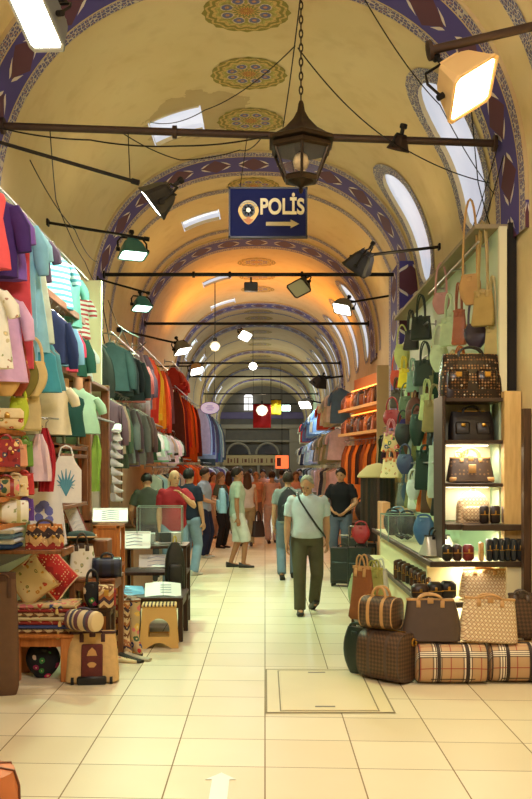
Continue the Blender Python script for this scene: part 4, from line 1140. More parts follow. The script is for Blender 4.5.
# ------------------------------------------------------------------ tiers of bags at the left edge
cabinet('hanging_shelves', 'orange-brown shelf unit crowded with bags at the left edge', 'shelf unit', (-2.3, 6.35, 1.34), (-1.90, 7.36, 2.08), (1.38, 1.58, 1.80, 2.08), W_ORANGE, .035)
def tier(px, py, Y, kind, w, h, d, col, lab, mat=None, rz=.3, strap=.12, name='handbag', trim=None, cat='bag', tilt=0):
    p = P(px, py, Y); return rbag(kind, name, lab, cat, p, rz, w, h, d, col, strap, mat, trim, tilt=tilt)
ZS = {432: 2.08, 468: 1.8, 492: 1.58, 520: 1.38}
def shelfbag(px, row, Y, *a, **k):
    b = tier(px, 400, Y, *a, **k); b.location.z = ZS[row] + .002; return b
shelfbag(7, 432, 6.8, 'wallet', .24, .15, .1, (222, 204, 160), 'cream clutch dotted with small flowers on the top tier at left', FLO_CREAM, name='clutch_bag')
shelfbag(27, 432, 7.22, 'slouch', .22, .30, .12, (206, 184, 130), 'beige slouchy bag at the right end of the top tier', FAB)
shelfbag(19, 432, 7.0, 'hobo', .16, .24, .1, (190, 206, 60), 'yellow-green bag on the top tier at left', FAB, strap=.1)
for px, col, lab in ((6, (206, 164, 96), 'mustard hanging bag at the left edge'), (15, (150, 70, 50), 'rust-brown hanging bag beside the mustard one'), (24, (120, 110, 50), 'olive hanging bag beside the rust-brown one'), (33, (216, 190, 130), 'sand-coloured hanging bag next to the ivory dress form')):
    p = P(px, 396, 6.75 + .11 * (px / 9)); rbag('hobo', 'hanging_bag', lab, 'bag', p, .3, .24, .27, .1, col, .2, FAB)
rail('hanging_rail', 'thin rail carrying the four small hanging bags at the left edge', (-1.985, 6.3, 2.83), (-1.985, 7.4, 2.83), .01, (.2, .8))
shelfbag(5, 468, 6.8, 'satchel', .22, .2, .12, (170, 44, 44), 'red flower-print bag on the second tier', FLO_RED, name='small_bag', strap=.05)
shelfbag(17, 468, 7.04, 'tote', .16, .17, .1, (226, 160, 120), 'salmon little bag beside the red flower-print bag', FAB, name='small_bag', strap=.05)
shelfbag(25, 468, 7.22, 'tote', .13, .2, .1, (110, 150, 60), 'green little bag at the end of the second tier', FAB, name='small_bag', strap=.05)
shelfbag(5, 492, 6.8, 'barrel', .2, .14, .13, (160, 50, 40), 'red multicolour barrel bag on the third tier', FLO_MULTI, name='small_bag', strap=.03)
shelfbag(15, 492, 7.0, 'satchel', .2, .15, .1, (220, 196, 160), 'cream print bag on the third tier beside the red one', FLO_CREAM, name='small_bag', strap=.03)
shelfbag(24, 492, 7.2, 'tote', .16, .17, .09, (196, 60, 60), 'small red tote at the end of the third tier', FAB, name='small_bag', strap=.03)
shelfbag(9, 520, 6.9, 'barrel', .28, .17, .17, (206, 196, 140), 'cream and olive barrel bag on the fourth tier', FLO_WHITE, name='small_bag', strap=.01)
shelfbag(25, 520, 7.22, 'satchel', .14, .17, .1, (96, 60, 140), 'violet bag at the end of the fourth tier', FAB, name='small_bag', strap=.02)
# white cloth and red scarf hanging at the end of the shelf unit
o = shawl('hanging_cloth', 'white and pink cloth hanging beside the red scarf', 'cloth', P(40, 434, 7.45), .4, (236, 206, 214), .16, .38)
o = shawl('hanging_scarf', 'red scarf hanging in front of the brown cabinet', 'scarf', P(46, 428, 7.55), .4, (176, 34, 48), .13, .52)
rail('hanging_rail', 'short hook rail above the red scarf', (-1.93, 7.4, 2.2), (-1.72, 7.7, 2.2), .008, ())

# ------------------------------------------------------------------ tables of the left stall
def table(name, label, a, b, z, m, leg=.05, apron_h=.08, cat='table', shelf=None):
    c = V(((a[0] + b[0]) / 2, (a[1] + b[1]) / 2, 0)); t = thing(name, label, cat, c)
    w, d = b[0] - a[0], b[1] - a[1]
    mb = MB(); mb.box((0, 0, z - .015), (w, d, .03), .006); mb.build('table_top', m, t, 30)
    for x in (-1, 1):
        for y in (-1, 1):
            mb = MB(); mb.box((x * (w / 2 - leg * .6), y * (d / 2 - leg * .6), (z - .03) / 2), (leg, leg, z - .03), .006); mb.build('leg', m, t, 30)
    mb = MB()
    for y in (-1, 1): mb.box((0, y * (d / 2 - leg * .6), z - .03 - apron_h / 2), (w - leg * 2, .02, apron_h))
    for x in (-1, 1): mb.box((x * (w / 2 - leg * .6), 0, z - .03 - apron_h / 2), (.02, d - leg * 2, apron_h))
    mb.build('apron_rail', m, t, 0)
    return t
table('display_table', 'brown side table with the cream tapestry bag and the dark cushion', (-1.76, 8.28, 0), (-1.34, 8.82, 0), .80, W_MID)
table('low_table', 'orange wooden low table with the pile of folded kilims', (-2.17, 7.72, 0), (-1.60, 8.2, 0), .40, W_ORANGE, .1)
# folded kilims, bottom to top
zz = .402
for i, (th, m, sx, lab) in enumerate(((.035, KILIM2, .60, 'brown striped folded kilim at the bottom of the pile'), (.03, plain('blue_weave', (70, 80, 130), .9, 0, 40, .3), .56, 'blue folded cloth in the pile of kilims'), (.035, KILIM, .60, 'red and tan folded kilim above the blue cloth'), (.03, FLO_CREAM, .57, 'cream flowered folded cloth in the pile'), (.035, KILIM2, .61, 'tan folded kilim in the middle of the pile'), (.03, KILIM, .58, 'red-brown folded kilim near the top of the pile'), (.035, FLO_MULTI, .62, 'multicolour folded kilim on top of the pile, under the cushions'))):
    mb = MB(); 
    for k in range(2):
        mb.box((0, 0, th * (.25 + .5 * k)), (sx - .06 - .01 * k, .38, th * .48), th * .22)
    mb.tube([(-sx / 2 + .03, -.19, th * .5), (sx / 2 - .03, -.19, th * .5)], th * .3, 6)
    t = mb.build('folded_kilim', m, ang=60); t.location = (-1.875 + .012 * (i % 3), 7.96 - .008 * (i % 2), zz); tag(t, lab, 'kilim', 'pile of folded kilims')
    if i in (0, 3, 6):
        for q in range(4):
            x = -sx / 2 + .02 + q * (.05 if q < 2 else .16) + (0 if q < 2 else .1); mb = MB(); mb.lathe([(0, -.06), (.016, -.055), (.012, -.02), (.006, -.012), (.01, 0), (0, .004)], 8, TR(x, -.205, th * .4)); mb.build('tassel', plain('tassel_yarn', (222, 186, 110), .95), t)
    zz += th + .002
cushion('cushion', 'cream flower-print cushion leaning on the pile of kilims', (-2.0, 7.93, zz + .185), (.34, .33, .12), FLO_CREAM, (-.35, .95, .1))
cushion('cushion', 'red cushion with cream bands leaning on the kilim pile', (-1.87, 8.08, zz + .25), (.46, .34, .13), KILIM3, (-.42, .85, .5), plain('cream_band', (226, 200, 160), .9))
bag('barrel', 'bolster_roll', 'striped woven roll bag leaning on the wheeled bag', 'bag', (-1.50, 7.66, .445), -.5, STR_ROLL, .30, .17, .17, plain('grey_band', (84, 76, 90), .8), strap=.02)
# black flowered bag under the low table
bag('hobo', 'shoulder_bag', 'black bag embroidered with pink flowers under the orange table', 'bag', (-1.90, 7.92, .004), 0, FLO_BLACK, .32, .27, .14, BLACKP, strap=.06)
# wheeled carpet bag
def wheeled(t, put, w, h, d):
    mb = MB(); mb.box((0, -d * .5 - .004, .035), (w * .55, .05, .07), .012); put(mb, 'skid_plate', BLACKP)
    for s in (-1, 1):
        mb = MB(); mb.cyl((s * w * .36 - .012, -d * .46, .03), (s * w * .36 + .012, -d * .46, .03), .03, n=14); put(mb, 'wheel', RUBBER)
    mb = MB(); mb.box((0, -d * .5 * (1 - .72 * .42) - .008, h * .45), (w * .40, .03, h * .66), .01, RX(-.24)); put(mb, 'front_panel', plain('maroon_velvet', (96, 38, 34), .8, 0, 30, .3))
    mb = MB(); 
    mb.lathe([(0, 0), (.06, 0), (.045, .008), (.05, .012), (.02, .018), (0, .018)], 16, TR(0, -d * .5 + .025, h * .32) @ RX(pi / 2))
    mb.prism([(-.05, 0), (.05, 0), (.03, .06), (0, .09), (-.03, .06)], .012, TR(0, -d * .5 * (1 - .72 * .6) - .025, h * .5)); put(mb, 'medallion', plain('gold_thread', (200, 150, 90), .7))
bag('tote', 'wheeled_bag', 'wheeled carpet bag with a maroon front panel on the floor at left', 'bag', (-1.45, 7.79, .0), .12, plain('tan_carpet_cloth', (208, 170, 112), .9, 0, 18, .22, bump=.3), .44, .42, .28, plain('maroon_trim', (70, 34, 34), .7), strap=.05, extra=wheeled)
# things on the tables
def on(z): return z + .002
bag('satchel', 'kilim_bag', 'red and gold patterned bag in front of the blue flower picture', 'bag', (-1.80, 7.56, on(1.13)), .2, KILIM, .31, .20, .13, W_DARK, strap=.05)
def picture(name, label, cat, loc, w, h, art, frame, rot, art_mb=None):
    t = thing(name, label, cat, loc); t.rotation_euler = rot
    mb = MB(); mb.box((0, 0, h / 2), (w, .012, h), .002); mb.build('board', WHITEP, t, 0)
    mb = MB()
    for z in (.006, h - .006): mb.box((0, -.004, z), (w, .02, .012))
    for x in (-w / 2 + .006, w / 2 - .006): mb.box((x, -.004, h / 2), (.012, .02, h))
    mb.build('frame', frame, t, 0)
    if art_mb: art_mb(t, w, h)
    return t
def blue_flower(t, w, h):
    for i in range(6):
        a = i * pi / 3 + .3; mb = MB(); mb.ell((math.cos(a) * w * .16 - .02, -.007, h * .55 + math.sin(a) * h * .17), (w * .13, .002, h * .09), nu=10, nv=5, M=RY(-a)); mb.build('petal', plain('petal_blue', (110, 116, 190), .8), t)
    mb = MB(); mb.tube([(0, -.007, h * .5), (.02, -.007, h * .3), (0, -.007, h * .1)], .006, 5, flat=.3); mb.build('stem', plain('stem_grey', (120, 130, 150), .8), t)
picture('picture_tile', 'white tile painted with a blue flower at the left', 'picture', (-1.80, 7.76, on(1.13)), .28, .50, None, WHITEP, (-.12, -.12, .25), blue_flower)
def lines_art(c, n=5):
    def f(t, w, h):
        for i in range(n):
            mb = MB(); z = h * (.2 + .6 * i / (n - 1)); mb.tube([(-w * .25, -.007, z - .01), (0, -.008, z + .012), (w * .25, -.007, z)], .004, 4, flat=.3); mb.build('ornament', plain('ink_%d_%d_%d' % c, c, .8), t)
    return f
cushion('cushion', 'dark green cushion lying beside the red patterned bag', (-1.70, 8.5, 1.165), (.30, .28, .10), plain('dark_green_velvet', (36, 52, 46), .9), (pi / 2, 0, .2))
cabinet('plinth_cabinet', 'small orange-brown cabinet with a white printed sheet on top', 'cabinet', (-1.77, 9.5, 0), (-1.49, 9.85, 1.2), (.4, .8, 1.2), W_ORANGE, .04)
mb = MB(); tbox(mb, (-1.755, 9.505, .02), (-1.505, 9.52, 1.16)); 
o = mb.build('side_door', W_ORANGE, ang=0)
cabo = [x for x in bpy.data.objects if x.name.startswith('plinth_cabinet')][0]; o.parent = cabo; o.location = -V(cabo.location)
picture('printed_sheet', 'white printed sheet lying on the small orange-brown cabinet', 'sheet', (-1.60, 9.56, 1.225), .36, .26, None, WHITEP, (-1.05, 0, .15), lines_art((120, 150, 170)))
picture('framed_print', 'tall narrow framed print leaning beside the small orange-brown cabinet', 'picture', (-1.72, 8.72, on(1.13)), .14, .40, None, plain('red_frame', (150, 80, 66), .5), (-.2, -.38, .3), lines_art((150, 170, 190), 7))
mb = MB(); mb.box((0, 0, .163), (.3, .28, .325), .01); o = mb.build('wooden_box', W_MID, ang=30); o.location = (-1.60, 8.64, .802); tag(o, 'plain wooden box under the dark green cushion', 'box')
bag('duffel', 'duffel_bag', 'dark navy bag at the right end of the brown side table', 'bag', (-1.43, 8.38, on(.80)), .1, LEA, .26, .18, .17, BLACKP, color=(30, 36, 60), strap=.05)
bag('slouch', 'tapestry_bag', 'cream tapestry bag with dark straps on the brown side table', 'bag', (-1.655, 8.36, on(.80)), .2, FLO_WHITE, .24, .30, .13, plain('dark_strap', (70, 54, 40), .6), strap=.12)
# below the side table: chests, small embroidered bags
def chest(loc, w, h, d, m, lab, rz=.2):
    t = thing('small_chest', lab, 'chest', loc, rz)
    mb = MB(); mb.box((0, 0, h * .36), (w, d, h * .72), .008); mb.build('chest_body', m, t, 30)
    mb = MB(); mb.rings([[V((x, d / 2 * math.cos(a), h * .73 + h * .26 * math.sin(a))) for a in [pi * j / 8 for j in range(9)]] for x in (-w / 2, w / 2)]); mb.build('lid', m, t, 30)
    mb = MB(); mb.box((0, -d / 2 - .004, h * .68), (.04, .01, .05), .002); mb.build('latch', GOLD, t, 0)
table('low_bench', 'low dark bench in front of the brown side table', (-1.59, 7.98, 0), (-1.33, 8.24, 0), .58, W_DARK, .04, .04)
chest((-1.51, 8.16, on(.58)), .18, .16, .16, FLO_MULTI, 'multicolour small chest at the back of the low dark bench')
bag('hobo', 'small_bag', 'small black embroidered bag with a pink flower on the low dark bench', 'bag', (-1.50, 8.03, on(.58)), .1, FLO_BLACK, .16, .22, .1, BLACKP, strap=.12)
chest((-1.40, 8.17, on(.58)), .16, .15, .15, FLO_RED, 'red flowered small chest behind the tan woven one on the bench')
chest((-1.38, 8.03, on(.58)), .13, .2, .14, KILIM2, 'tan woven small chest at the right end of the low dark bench')
# embroidered boots, shoes
def boot_mb(h=.46):
    mb = MB(); R_ = []
    for z, hx, hy, cy in ((0, .042, .125, -.05), (.03, .045, .13, -.05), (.07, .045, .115, -.04), (.11, .046, .08, -.005), (.15, .048, .066, .012), (.25, .055, .068, .014), (.36, .062, .076, .016), (h, .066, .08, .018), (h - .005, .058, .07, .018), (h - .08, .05, .06, .018)):
        R_.append(srect(hx, hy, z, 18, .85, cy=cy))
    return mb.rings(R_)
def boot(px, Y, m, lab, rz, h=.46, sole=None):
    t = thing('boot', lab, 'boot', (P(px, 640, Y).x, Y, 0), rz)
    o = boot_mb(h).build('boot_shaft', m, t, 60); o.location = (0, 0, .018)
    mb = MB(); mb.rings([srect(.046, .13, 0, 18, .8, cy=-.05), srect(.048, .133, .02, 18, .8, cy=-.05)]); mb.build('sole', RUBBER, t)
    mb = MB(); mb.box((0, .05, .02), (.07, .06, .04), .008); mb.build('heel', RUBBER, t)
    mb = MB(); mb.rings([srect(.068, .082, h, 18, .85, cy=.018), srect(.07, .084, h + .02, 18, .85, cy=.018), srect(.058, .07, h + .02, 18, .85, cy=.018)]); mb.build('cuff', W_MID, t)
boot(125, 8.93, KILIM2, 'tan kilim boot at the front left of the boots', .4, .5)
boot(134, 8.95, FLO_MULTI, 'multicolour flowered boot, nearest to the yellow stool', .5, .5)
boot(120, 9.24, KILIM, 'red kilim boot behind the front pair', .5, .5)
boot(130.5, 9.25, FLO_BLACK, 'black flowered boot behind the multicolour one', .45, .48)
boot(119, 9.56, FLO_RED, 'red flowered boot at the back of the group of boots', .45, .42)
def shoe_mb(L=.26, w=.09, h=.075):
    mb = MB(); R_ = []
    for i in range(9):
        u = i / 8; y = -L * .5 + L * u
        hw = w / 2 * (.55 + .45 * math.sin(pi * min(1, u * 1.5 + .12)) if u < .5 else .86); hh = h * (.35 + .3 * u + (.5 * max(0, u - .35)))
        R_.append([V((hw * math.copysign(abs(math.cos(a)) ** .7, math.cos(a)), y, hh / 2 + hh / 2 * math.copysign(abs(math.sin(a)) ** .7, math.sin(a)))) for a in [2 * pi * j / 14 for j in range(14)]])
    return mb.rings(R_)
for k, (px, Y, m, c, lab) in enumerate(((131, 8.56, FAB, (60, 58, 50), 'dark slipper on the floor left of the yellow stool'), (138, 8.62, FAB, (200, 190, 160), 'pale slipper behind the dark slipper'), (124, 8.52, FLO_CREAM, (255, 255, 255), 'flowered slipper in front of the boots'))):
    o = shoe_mb().build('slipper', m, ang=60); o.location = (P(px, 640, Y).x, Y, 0); o.rotation_euler = (0, 0, 1.0 + k * .2); o.color = lin(c); tag(o, lab, 'slipper')
# yellow step stool
def stool():
    Y = 9.2; k = Y / F; t = thing('step_stool', 'yellow plastic step stool with an arched opening on the floor', 'stool', (P(158, 648, Y).x, Y + .12, 0), .08)
    YEL = plain('yellow_plastic', (222, 180, 104), .4)
    w0, w1, h = .195, .165, .40
    def leaf(y, sl):
        mb = MB(); n = 12
        # outer outline with an arch cut in the foot and a keyhole opening above
        out = [(-w0, 0), (-w1, h)] + [(w1, h), (w0, 0)]
        arch = [(w0 - .07 - (2 * w0 - .14) * i / n, .055 * math.sin(pi * i / n)) for i in range(n + 1)]
        hole = [(-.105, .115), (-.105, .19)] + [(-.105 * math.cos(pi * i / n), .19 + .105 * math.sin(pi * i / n)) for i in range(1, n)] + [(.105, .19), (.105, .115)]
        bm = bmesh.new()
        ov = [bm.verts.new((x, 0, z)) for x, z in out + arch]; hv = [bm.verts.new((x, 0, z)) for x, z in hole]
        es = [bm.edges.new((ov[i], ov[(i + 1) % len(ov)])) for i in range(len(ov))] + [bm.edges.new((hv[i], hv[(i + 1) % len(hv)])) for i in range(len(hv))]
        bmesh.ops.triangle_fill(bm, edges=es, use_beauty=True, use_dissolve=False)
        bm.verts.index_update(); mb.add([v.co.copy() for v in bm.verts], [[v.index for v in f.verts] for f in bm.faces]); bm.free()
        o = mb.build('side_leaf', YEL, t, 0, solid=.022); o.location = (0, y, 0); o.rotation_euler = (sl, 0, 0)
    leaf(-.15, -.1); leaf(.15, .1)
    mb = MB(); mb.box((0, 0, h + .012), (w1 * 2 + .02, .25, .03), .01); mb.build('seat', YEL, t, 30)
    mb = MB()
    for i in range(9): mb.box((-w1 + .02 + i * (2 * w1 - .04) / 8, -.124, h + .02), (.016, .012, .02), .003)
    for i in range(9):
        for j in range(5): mb.lathe([(0, 0), (.01, 0), (.008, .004), (0, .004)], 8, TR(-w1 + .02 + i * (2 * w1 - .04) / 8, -.09 + j * .045, h + .027))
    mb.build('anti_slip_studs', plain('stool_grip', (70, 52, 50), .6), t, 40)
    mb = MB(); mb.box((0, 0, .1), (.2, .26, .015), .004); mb.build('fold_brace', YEL, t, 30)
stool()
# books table
table('book_table', 'low dark table with large open books beside the yellow stool', (-1.42, 9.5, 0), (-.84, 10.2, 0), .46, W_DARK, .05)
def book(loc, w, h, rot, cover, lab, open_=True, page=None):
    t = thing('open_book' if open_ else 'magazine', lab, 'book', loc); t.rotation_euler = rot
    mb = MB(); mb.box((0, 0, .006), (w + .01, h + .01, .012), .003); mb.build('cover', cover, t, 30)
    for s in ((-1, 1) if open_ else (0,)):
        mb = MB(); mb.grid(lambda a, b: V(((s * w / 4 if s else 0) + (a - .5) * (w / 2 - .004 if s else w * .97), (b - .5) * h, .014 + .018 * math.sin(pi * (a if s < 0 else 1 - a) * .5) * (1 if s else .3))), 8, 1)
        mb.build('page', page or WHITEP, t, 60)
    mb = MB()
    for i in range(4): mb.box((w * (.02 if open_ else -.2) + .02, -h * .3 + i * h * .18, .036), (w * .3, .012, .001))
    mb.build('printed_lines', plain('print_grey', (130, 140, 160), .8), t, 0)
book(P(131, 597, 9.75) + V((0, 0, .03)), .30, .36, (.3, .05, .3), plain('blue_cover', (50, 90, 150), .4), 'blue and white magazine on the low dark table', False, plain('blue_photo_page', (110, 180, 220), .35, 0, 6, .25))
book(P(163, 594, 9.75) + V((0, 0, .03)), .38, .34, (.3, .02, .12), BLACKP, 'large open white book on the low dark table', True)
# stepped stand behind with sheets and the clear box
cabinet('book_stand', 'dark stand behind the book table with sheets and a clear box on it', 'stand', (-1.62, 10.35, 0), (-.88, 10.9, .92), (.3, .62, .92), W_DARK, .04)
picture('printed_sheet', 'white sheet with blue ornaments propped on the dark stand', 'sheet', P(134, 549, 10.28) + V((0, .0, .0)), .36, .24, None, WHITEP, (-.75, .0, .1), lines_art((120, 140, 180), 4))
picture('printed_sheet', 'white sheet propped below the one with blue ornaments', 'sheet', P(156, 568, 10.26), .38, .2, None, WHITEP, (-.9, .0, .1), lines_art((150, 150, 190), 3))
def acrylic(loc, w, d, h, lab):
    t = thing('clear_box', lab, 'display box', loc, .05)
    for nm, c, s in (('pane', (0, -d / 2, h / 2), (w, .006, h)), ('pane', (0, d / 2, h / 2), (w, .006, h)), ('pane', (-w / 2, 0, h / 2), (.006, d, h)), ('pane', (w / 2, 0, h / 2), (.006, d, h)), ('floor_pane', (0, 0, .004), (w, d, .006))):
        mb = MB(); mb.box(c, s); mb.build(nm, GLASS, t, 0)
    mb = MB()
    for x in (-1, 1):
        for y in (-1, 1): mb.box((x * w / 2, y * d / 2, h / 2), (.01, .01, h))
    for x in (-1, 1): mb.box((x * w / 2, 0, h), (.01, d, .01))
    for y in (-1, 1): mb.box((0, y * d / 2, h), (w, .01, .01))
    mb.build('edge_strip', plain('acrylic_edge', (150, 176, 160), .2), t, 0)
    return t
acrylic((P(160, 545, 10.6).x, 10.64, .925), .50, .4, .42, 'clear display box with postcards beside the man in red')
for k, (dx, dy, c, lab) in enumerate(((-.12, -.06, (190, 206, 196), 'pale postcard pack inside the clear display box'), (.05, 0, (40, 60, 56), 'dark green pack inside the clear display box'), (.16, .06, (220, 224, 216), 'white pack inside the clear display box'))):
    mb = MB(); mb.box((0, 0, .055), (.13, .1, .11), .006); o = mb.build('postcard_pack', PLAS, ang=30); o.color = lin(c); o.location = (P(160, 545, 10.6).x + dx, 10.64 + dy, .937); o.rotation_euler = (0, 0, .4 * k); tag(o, lab, 'pack')
bag('backpack', 'rucksack', 'dark rucksack with yellow cords hanging behind the open white book', 'bag', (P(171, 598, 10.2).x + .04, 10.22, .47), .2, LEA, .22, .5, .14, plain('yellow_cord', (190, 180, 90), .7), color=(44, 46, 40), strap=.08)
# tall open wardrobe of the stall's far end
cabinet('open_wardrobe', 'tall brown wooden rack at the end of the left stall', 'rack', (-2.28, 9.62, 0), (-1.82, 10.85, 2.75), (.6, 1.25, 2.72), W_MID, .09)
rail('hanging_rail', 'steel rail across the front of the tall brown rack', (-1.80, 9.5, 2.33), (-1.80, 11.0, 2.33), .012, (.2, .8))
shawl('hanging_scarf', 'light green scarf hanging between the posts of the tall brown rack', 'scarf', (-1.88, 10.25, 2.15), .4, (150, 190, 80), .12, .62)
shawl('hanging_scarf', 'orange print scarf hanging in the tall brown rack', 'scarf', (-1.93, 9.85, 2.15), .4, (220, 120, 70), .14, .7)
for i in range(9):
    o = shoe_mb(.12, .12, .11).build('white_cap', FAB, ang=60) if i == 0 else clone(o, (0, 0, 0))
    o.location = (-1.72, 10.75, 2.2 - i * .1); o.color = lin((232, 232, 230)); o.rotation_euler = (0, 0, .3 * i)
    o.name = 'hanging_lace_cap'; tag(o, 'white lace cap in the vertical string of caps at the end of the tall rack', 'cap', 'string of white lace caps')
mb = MB(); mb.cyl((0, 0, 0), (0, 0, 1.1), .004); o = mb.build('hanging_string', IRON); o.location = (-1.665, 10.75, 1.38); tag(o, 'string holding the white lace caps at the end of the tall rack', 'string')
# things half in the frame at the left edge, near the viewer
bag('slouch', 'suede_sack', 'tall brown suede sack standing on the floor at the left edge', 'bag', (-2.08, 7.35, .0), .2, plain('dusty_suede', (104, 74, 50), .9, 0, 14, .2), .24, .96, .2, plain('dark_suede', (84, 54, 34), .8), strap=.06)
def pouf(loc, r, h, lab):
    t = thing('leather_pouf', lab, 'pouf', loc)
    mb = MB(); mb.lathe([(0, 0), (r * .9, 0), (r, h * .2), (r * 1.02, h * .5), (r, h * .8), (r * .88, h * .96), (r * .4, h), (0, h)], 24); mb.build('cushion_body', plain('orange_leather', (206, 120, 66), .6, 0, 12, .12), t, 60)
    mb = MB(); mb.lathe([(0, h - .002), (.035, h), (.03, h + .012), (0, h + .014)], 14); mb.build('button', TANLEA, t)
    mb = MB()
    for i in range(8):
        a = pi * i / 4; mb.tube([V((r * k * math.cos(a), r * k * math.sin(a), z)) for k, z in ((.92, .01), (1.02, h * .2), (1.04, h * .5), (1.02, h * .8), (.9, h * .965), (.4, h * 1.005))], .006, 5)
    mb.build('seam_piping', plain('dark_piping', (120, 70, 40), .6), t)
pouf((-1.31, 4.22, 0), .185, .43, 'orange leather pouf nearest the viewer in the bottom left corner')

board('hanging_shelf', 'low wall shelf at left with folded cloths and the red patterned bag', (-2.31, 7.42, 1.10), (-1.62, 7.80, 1.13), W_MID)
for i, (c_, lab) in enumerate((((60, 96, 170), 'bright blue folded cloth at the bottom of the small stack at left'), ((226, 230, 234), 'white folded cloth on the bright blue one'), ((120, 160, 200), 'light blue folded cloth on the white one'), ((236, 236, 232), 'white folded cloth on top of the small stack at left'))):
    mb = MB(); mb.box((0, 0, .02), (.26, .32, .04), .018); mb.tube([(.125, -.15, .02), (.125, .15, .02)], .019, 8); o = mb.build('folded_cloth', FAB, ang=50); o.location = (-2.17 + .01 * (i % 2), 7.60, 1.133 + i * .042); o.color = lin(c_); tag(o, lab, 'cloth', 'small stack of folded cloths')
for k, (c_, lab) in enumerate((((150, 196, 150), 'mint scarf at the near side of the tall brown rack'), ((60, 60, 64), 'charcoal scarf at the middle of the tall brown rack'), ((206, 196, 176), 'sand scarf at the far side of the tall brown rack'), ((120, 80, 60), 'brown scarf behind the sand one in the tall brown rack'))):
    shawl('hanging_scarf', lab, 'scarf', (-2.06, 9.88 + .25 * k, 2.57), .5, c_, .22, .8)
# ================================================================== RIGHT STALL (handbags)
mb = MB(); tbox(mb, (2.2, 8.7, 0), (2.25, 14.2, 4.05)); struct(mb.build('trim_70', MINT, ang=0))
mb = MB(); tbox(mb, (2.19, 8.64, 2.44), (2.26, 8.7, 4.05)); struct(mb.build('trim_71', CREAM, ang=0))
mb = MB(); tbox(mb, (2.26, 9.0, 0), (2.37, 9.05, 4.1)); struct(mb.build('trim_72', W_DARK, ang=0))
mb = MB(); tbox(mb, (1.98, 8.72, 4.05), (2.36, 14.2, 4.09)); struct(mb.build('trim_73', plain('dusty_board', (150, 136, 110), .8, 0, 3, .15), ang=0))
# display unit facing the viewer
DKB = plain('dark_brown_edge', (62, 46, 36), .4)
t = thing('shelf_unit', 'tall shelf unit of handbags facing the viewer, with a pale wooden pilaster', 'shelf unit', (2.0, 8.75, 0))
c = V(t.location)
def part(a, b, nm, m, ch=.004, par=t, cc=c):
    mb = MB(); tbox(mb, V(a) - cc, V(b) - cc, ch); return mb.build(nm, m, par, 30)
part((1.66, 8.98, 1.28), (2.19, 9.0, 2.46), 'back_board', CREAM)
part((1.64, 8.56, .95), (1.67, 9.0, 2.46), 'side_board', DKB)
part((2.2, 8.5, .95), (2.355, 8.62, 2.5), 'pilaster', W_PALE)
for z in (2.05, 1.65, 2.44): part((1.67, 8.55, z - .035), (2.2, 8.98, z), 'shelf_board', DKB)
part((1.80, 8.42, 1.22), (2.355, 8.5, 1.275), 'shelf_board', DKB); part((1.67, 8.5, 1.22), (2.2, 8.98, 1.275), 'shelf_board', DKB)
for z in (2.0, 1.60, 1.21):
    part((1.75, 8.9, z), (2.15, 8.95, z + .012), 'light_strip', glow('shelf_tube', (255, 246, 220), 3.0))
# counter that turns the corner along the aisle
t2 = thing('shop_counter', 'stepped cream counter with dark edges carrying wallets, turning along the aisle', 'counter', (1.9, 9.5, 0)); c2 = V(t2.location)
CRI = plain('cream_laminate', (228, 216, 176), .45)
for z, x0, y0 in ((.94, 1.50, 8.40), (.575, 1.42, 8.36)):
    part((x0, y0, z - .05), (2.355, y0 + .04, z), 'edge_board', DKB, par=t2, cc=c2); part((x0, y0 + .04, z - .05), (x0 + .04, 13.0, z), 'edge_board', DKB, par=t2, cc=c2)
    part((x0 + .04, y0 + .04, z - .04), (2.19, 13.0, z - .01), 'counter_top', CRI, par=t2, cc=c2)
part((1.55, 8.86, .0), (2.36, 8.9, .9), 'back_board', CRI, par=t2, cc=c2)
part((1.62, 8.9, .0), (1.66, 13.0, .9), 'side_board', CRI, par=t2, cc=c2)
part((2.2, 8.42, 0), (2.355, 8.46, .9), 'end_board', CRI, par=t2, cc=c2)
for z in (.88, .515): part((1.7, 8.78, z), (2.15, 8.83, z + .012), 'light_strip', glow('shelf_tube2', (255, 246, 220), 3.0), par=t2, cc=c2)
for z, e in ((.86, 5), (1.2, 5), (1.6, 5), (2.0, 6), (.5, 4)): light('shelf_light', 'AREA', (1.95, 8.72, z - .01), e, (255, 244, 214), size=.35, target=(1.95, 8.72, 0))
# --- on the front shelf unit
BRN = (44, 30, 26)
def b_(kind, name, lab, px, Y, z, w, h, d, mat, trim=TANLEA, rz=0, strap=.1, color=None, cat='handbag', extra=None, tilt=0):
    x = (px - CX) * Y / F
    return bag(kind, name, lab, cat, (x, Y, z + .003), rz, mat, w, h, d, trim, None, color, strap, extra, tilt)
b_('satchel', 'handbag', 'black two-pocket handbag on the top shelf of the unit', 471, 8.74, 2.05, .42, .27, .2, LEA, BLACKP, color=(34, 26, 24), strap=.07)
def tassels(t, put, w, h, d):
    for k in range(3):
        mb = MB(); mb.tube([V((-w * .25 + .03 * math.cos(a) + k * .03, -.02 * math.sin(a * 2), h + .02 + .035 * math.sin(a) + .015 * k)) for a in [2 * pi * j / 14 for j in range(14)]], .009, 6, closed=True); put(mb, 'ribbon_loop', plain('cream_ribbon', (226, 196, 140), .6))
    mb = MB(); mb.box((0, -d * .52, h * .55), (w * .16, .012, h * .34), .008); put(mb, 'tan_flap', TANLEA)
    for s in (-1, 1):
        mb = MB(); mb.box((s * w * .4, -d * .42, h * .12), (w * .16, d * .1, h * .2), .01); put(mb, 'tan_corner', TANLEA)
b_('tote', 'handbag', 'dark monogram handbag with tan trim and a cream ribbon on the second shelf', 470, 8.74, 1.65, .44, .24, .2, MONO, TANLEA, strap=.1, extra=tassels)
b_('backpack', 'backpack', 'cream checked backpack on the third shelf', 473, 8.72, 1.275, .31, .29, .16, DAMC, TANLEA, strap=.03, cat='backpack')
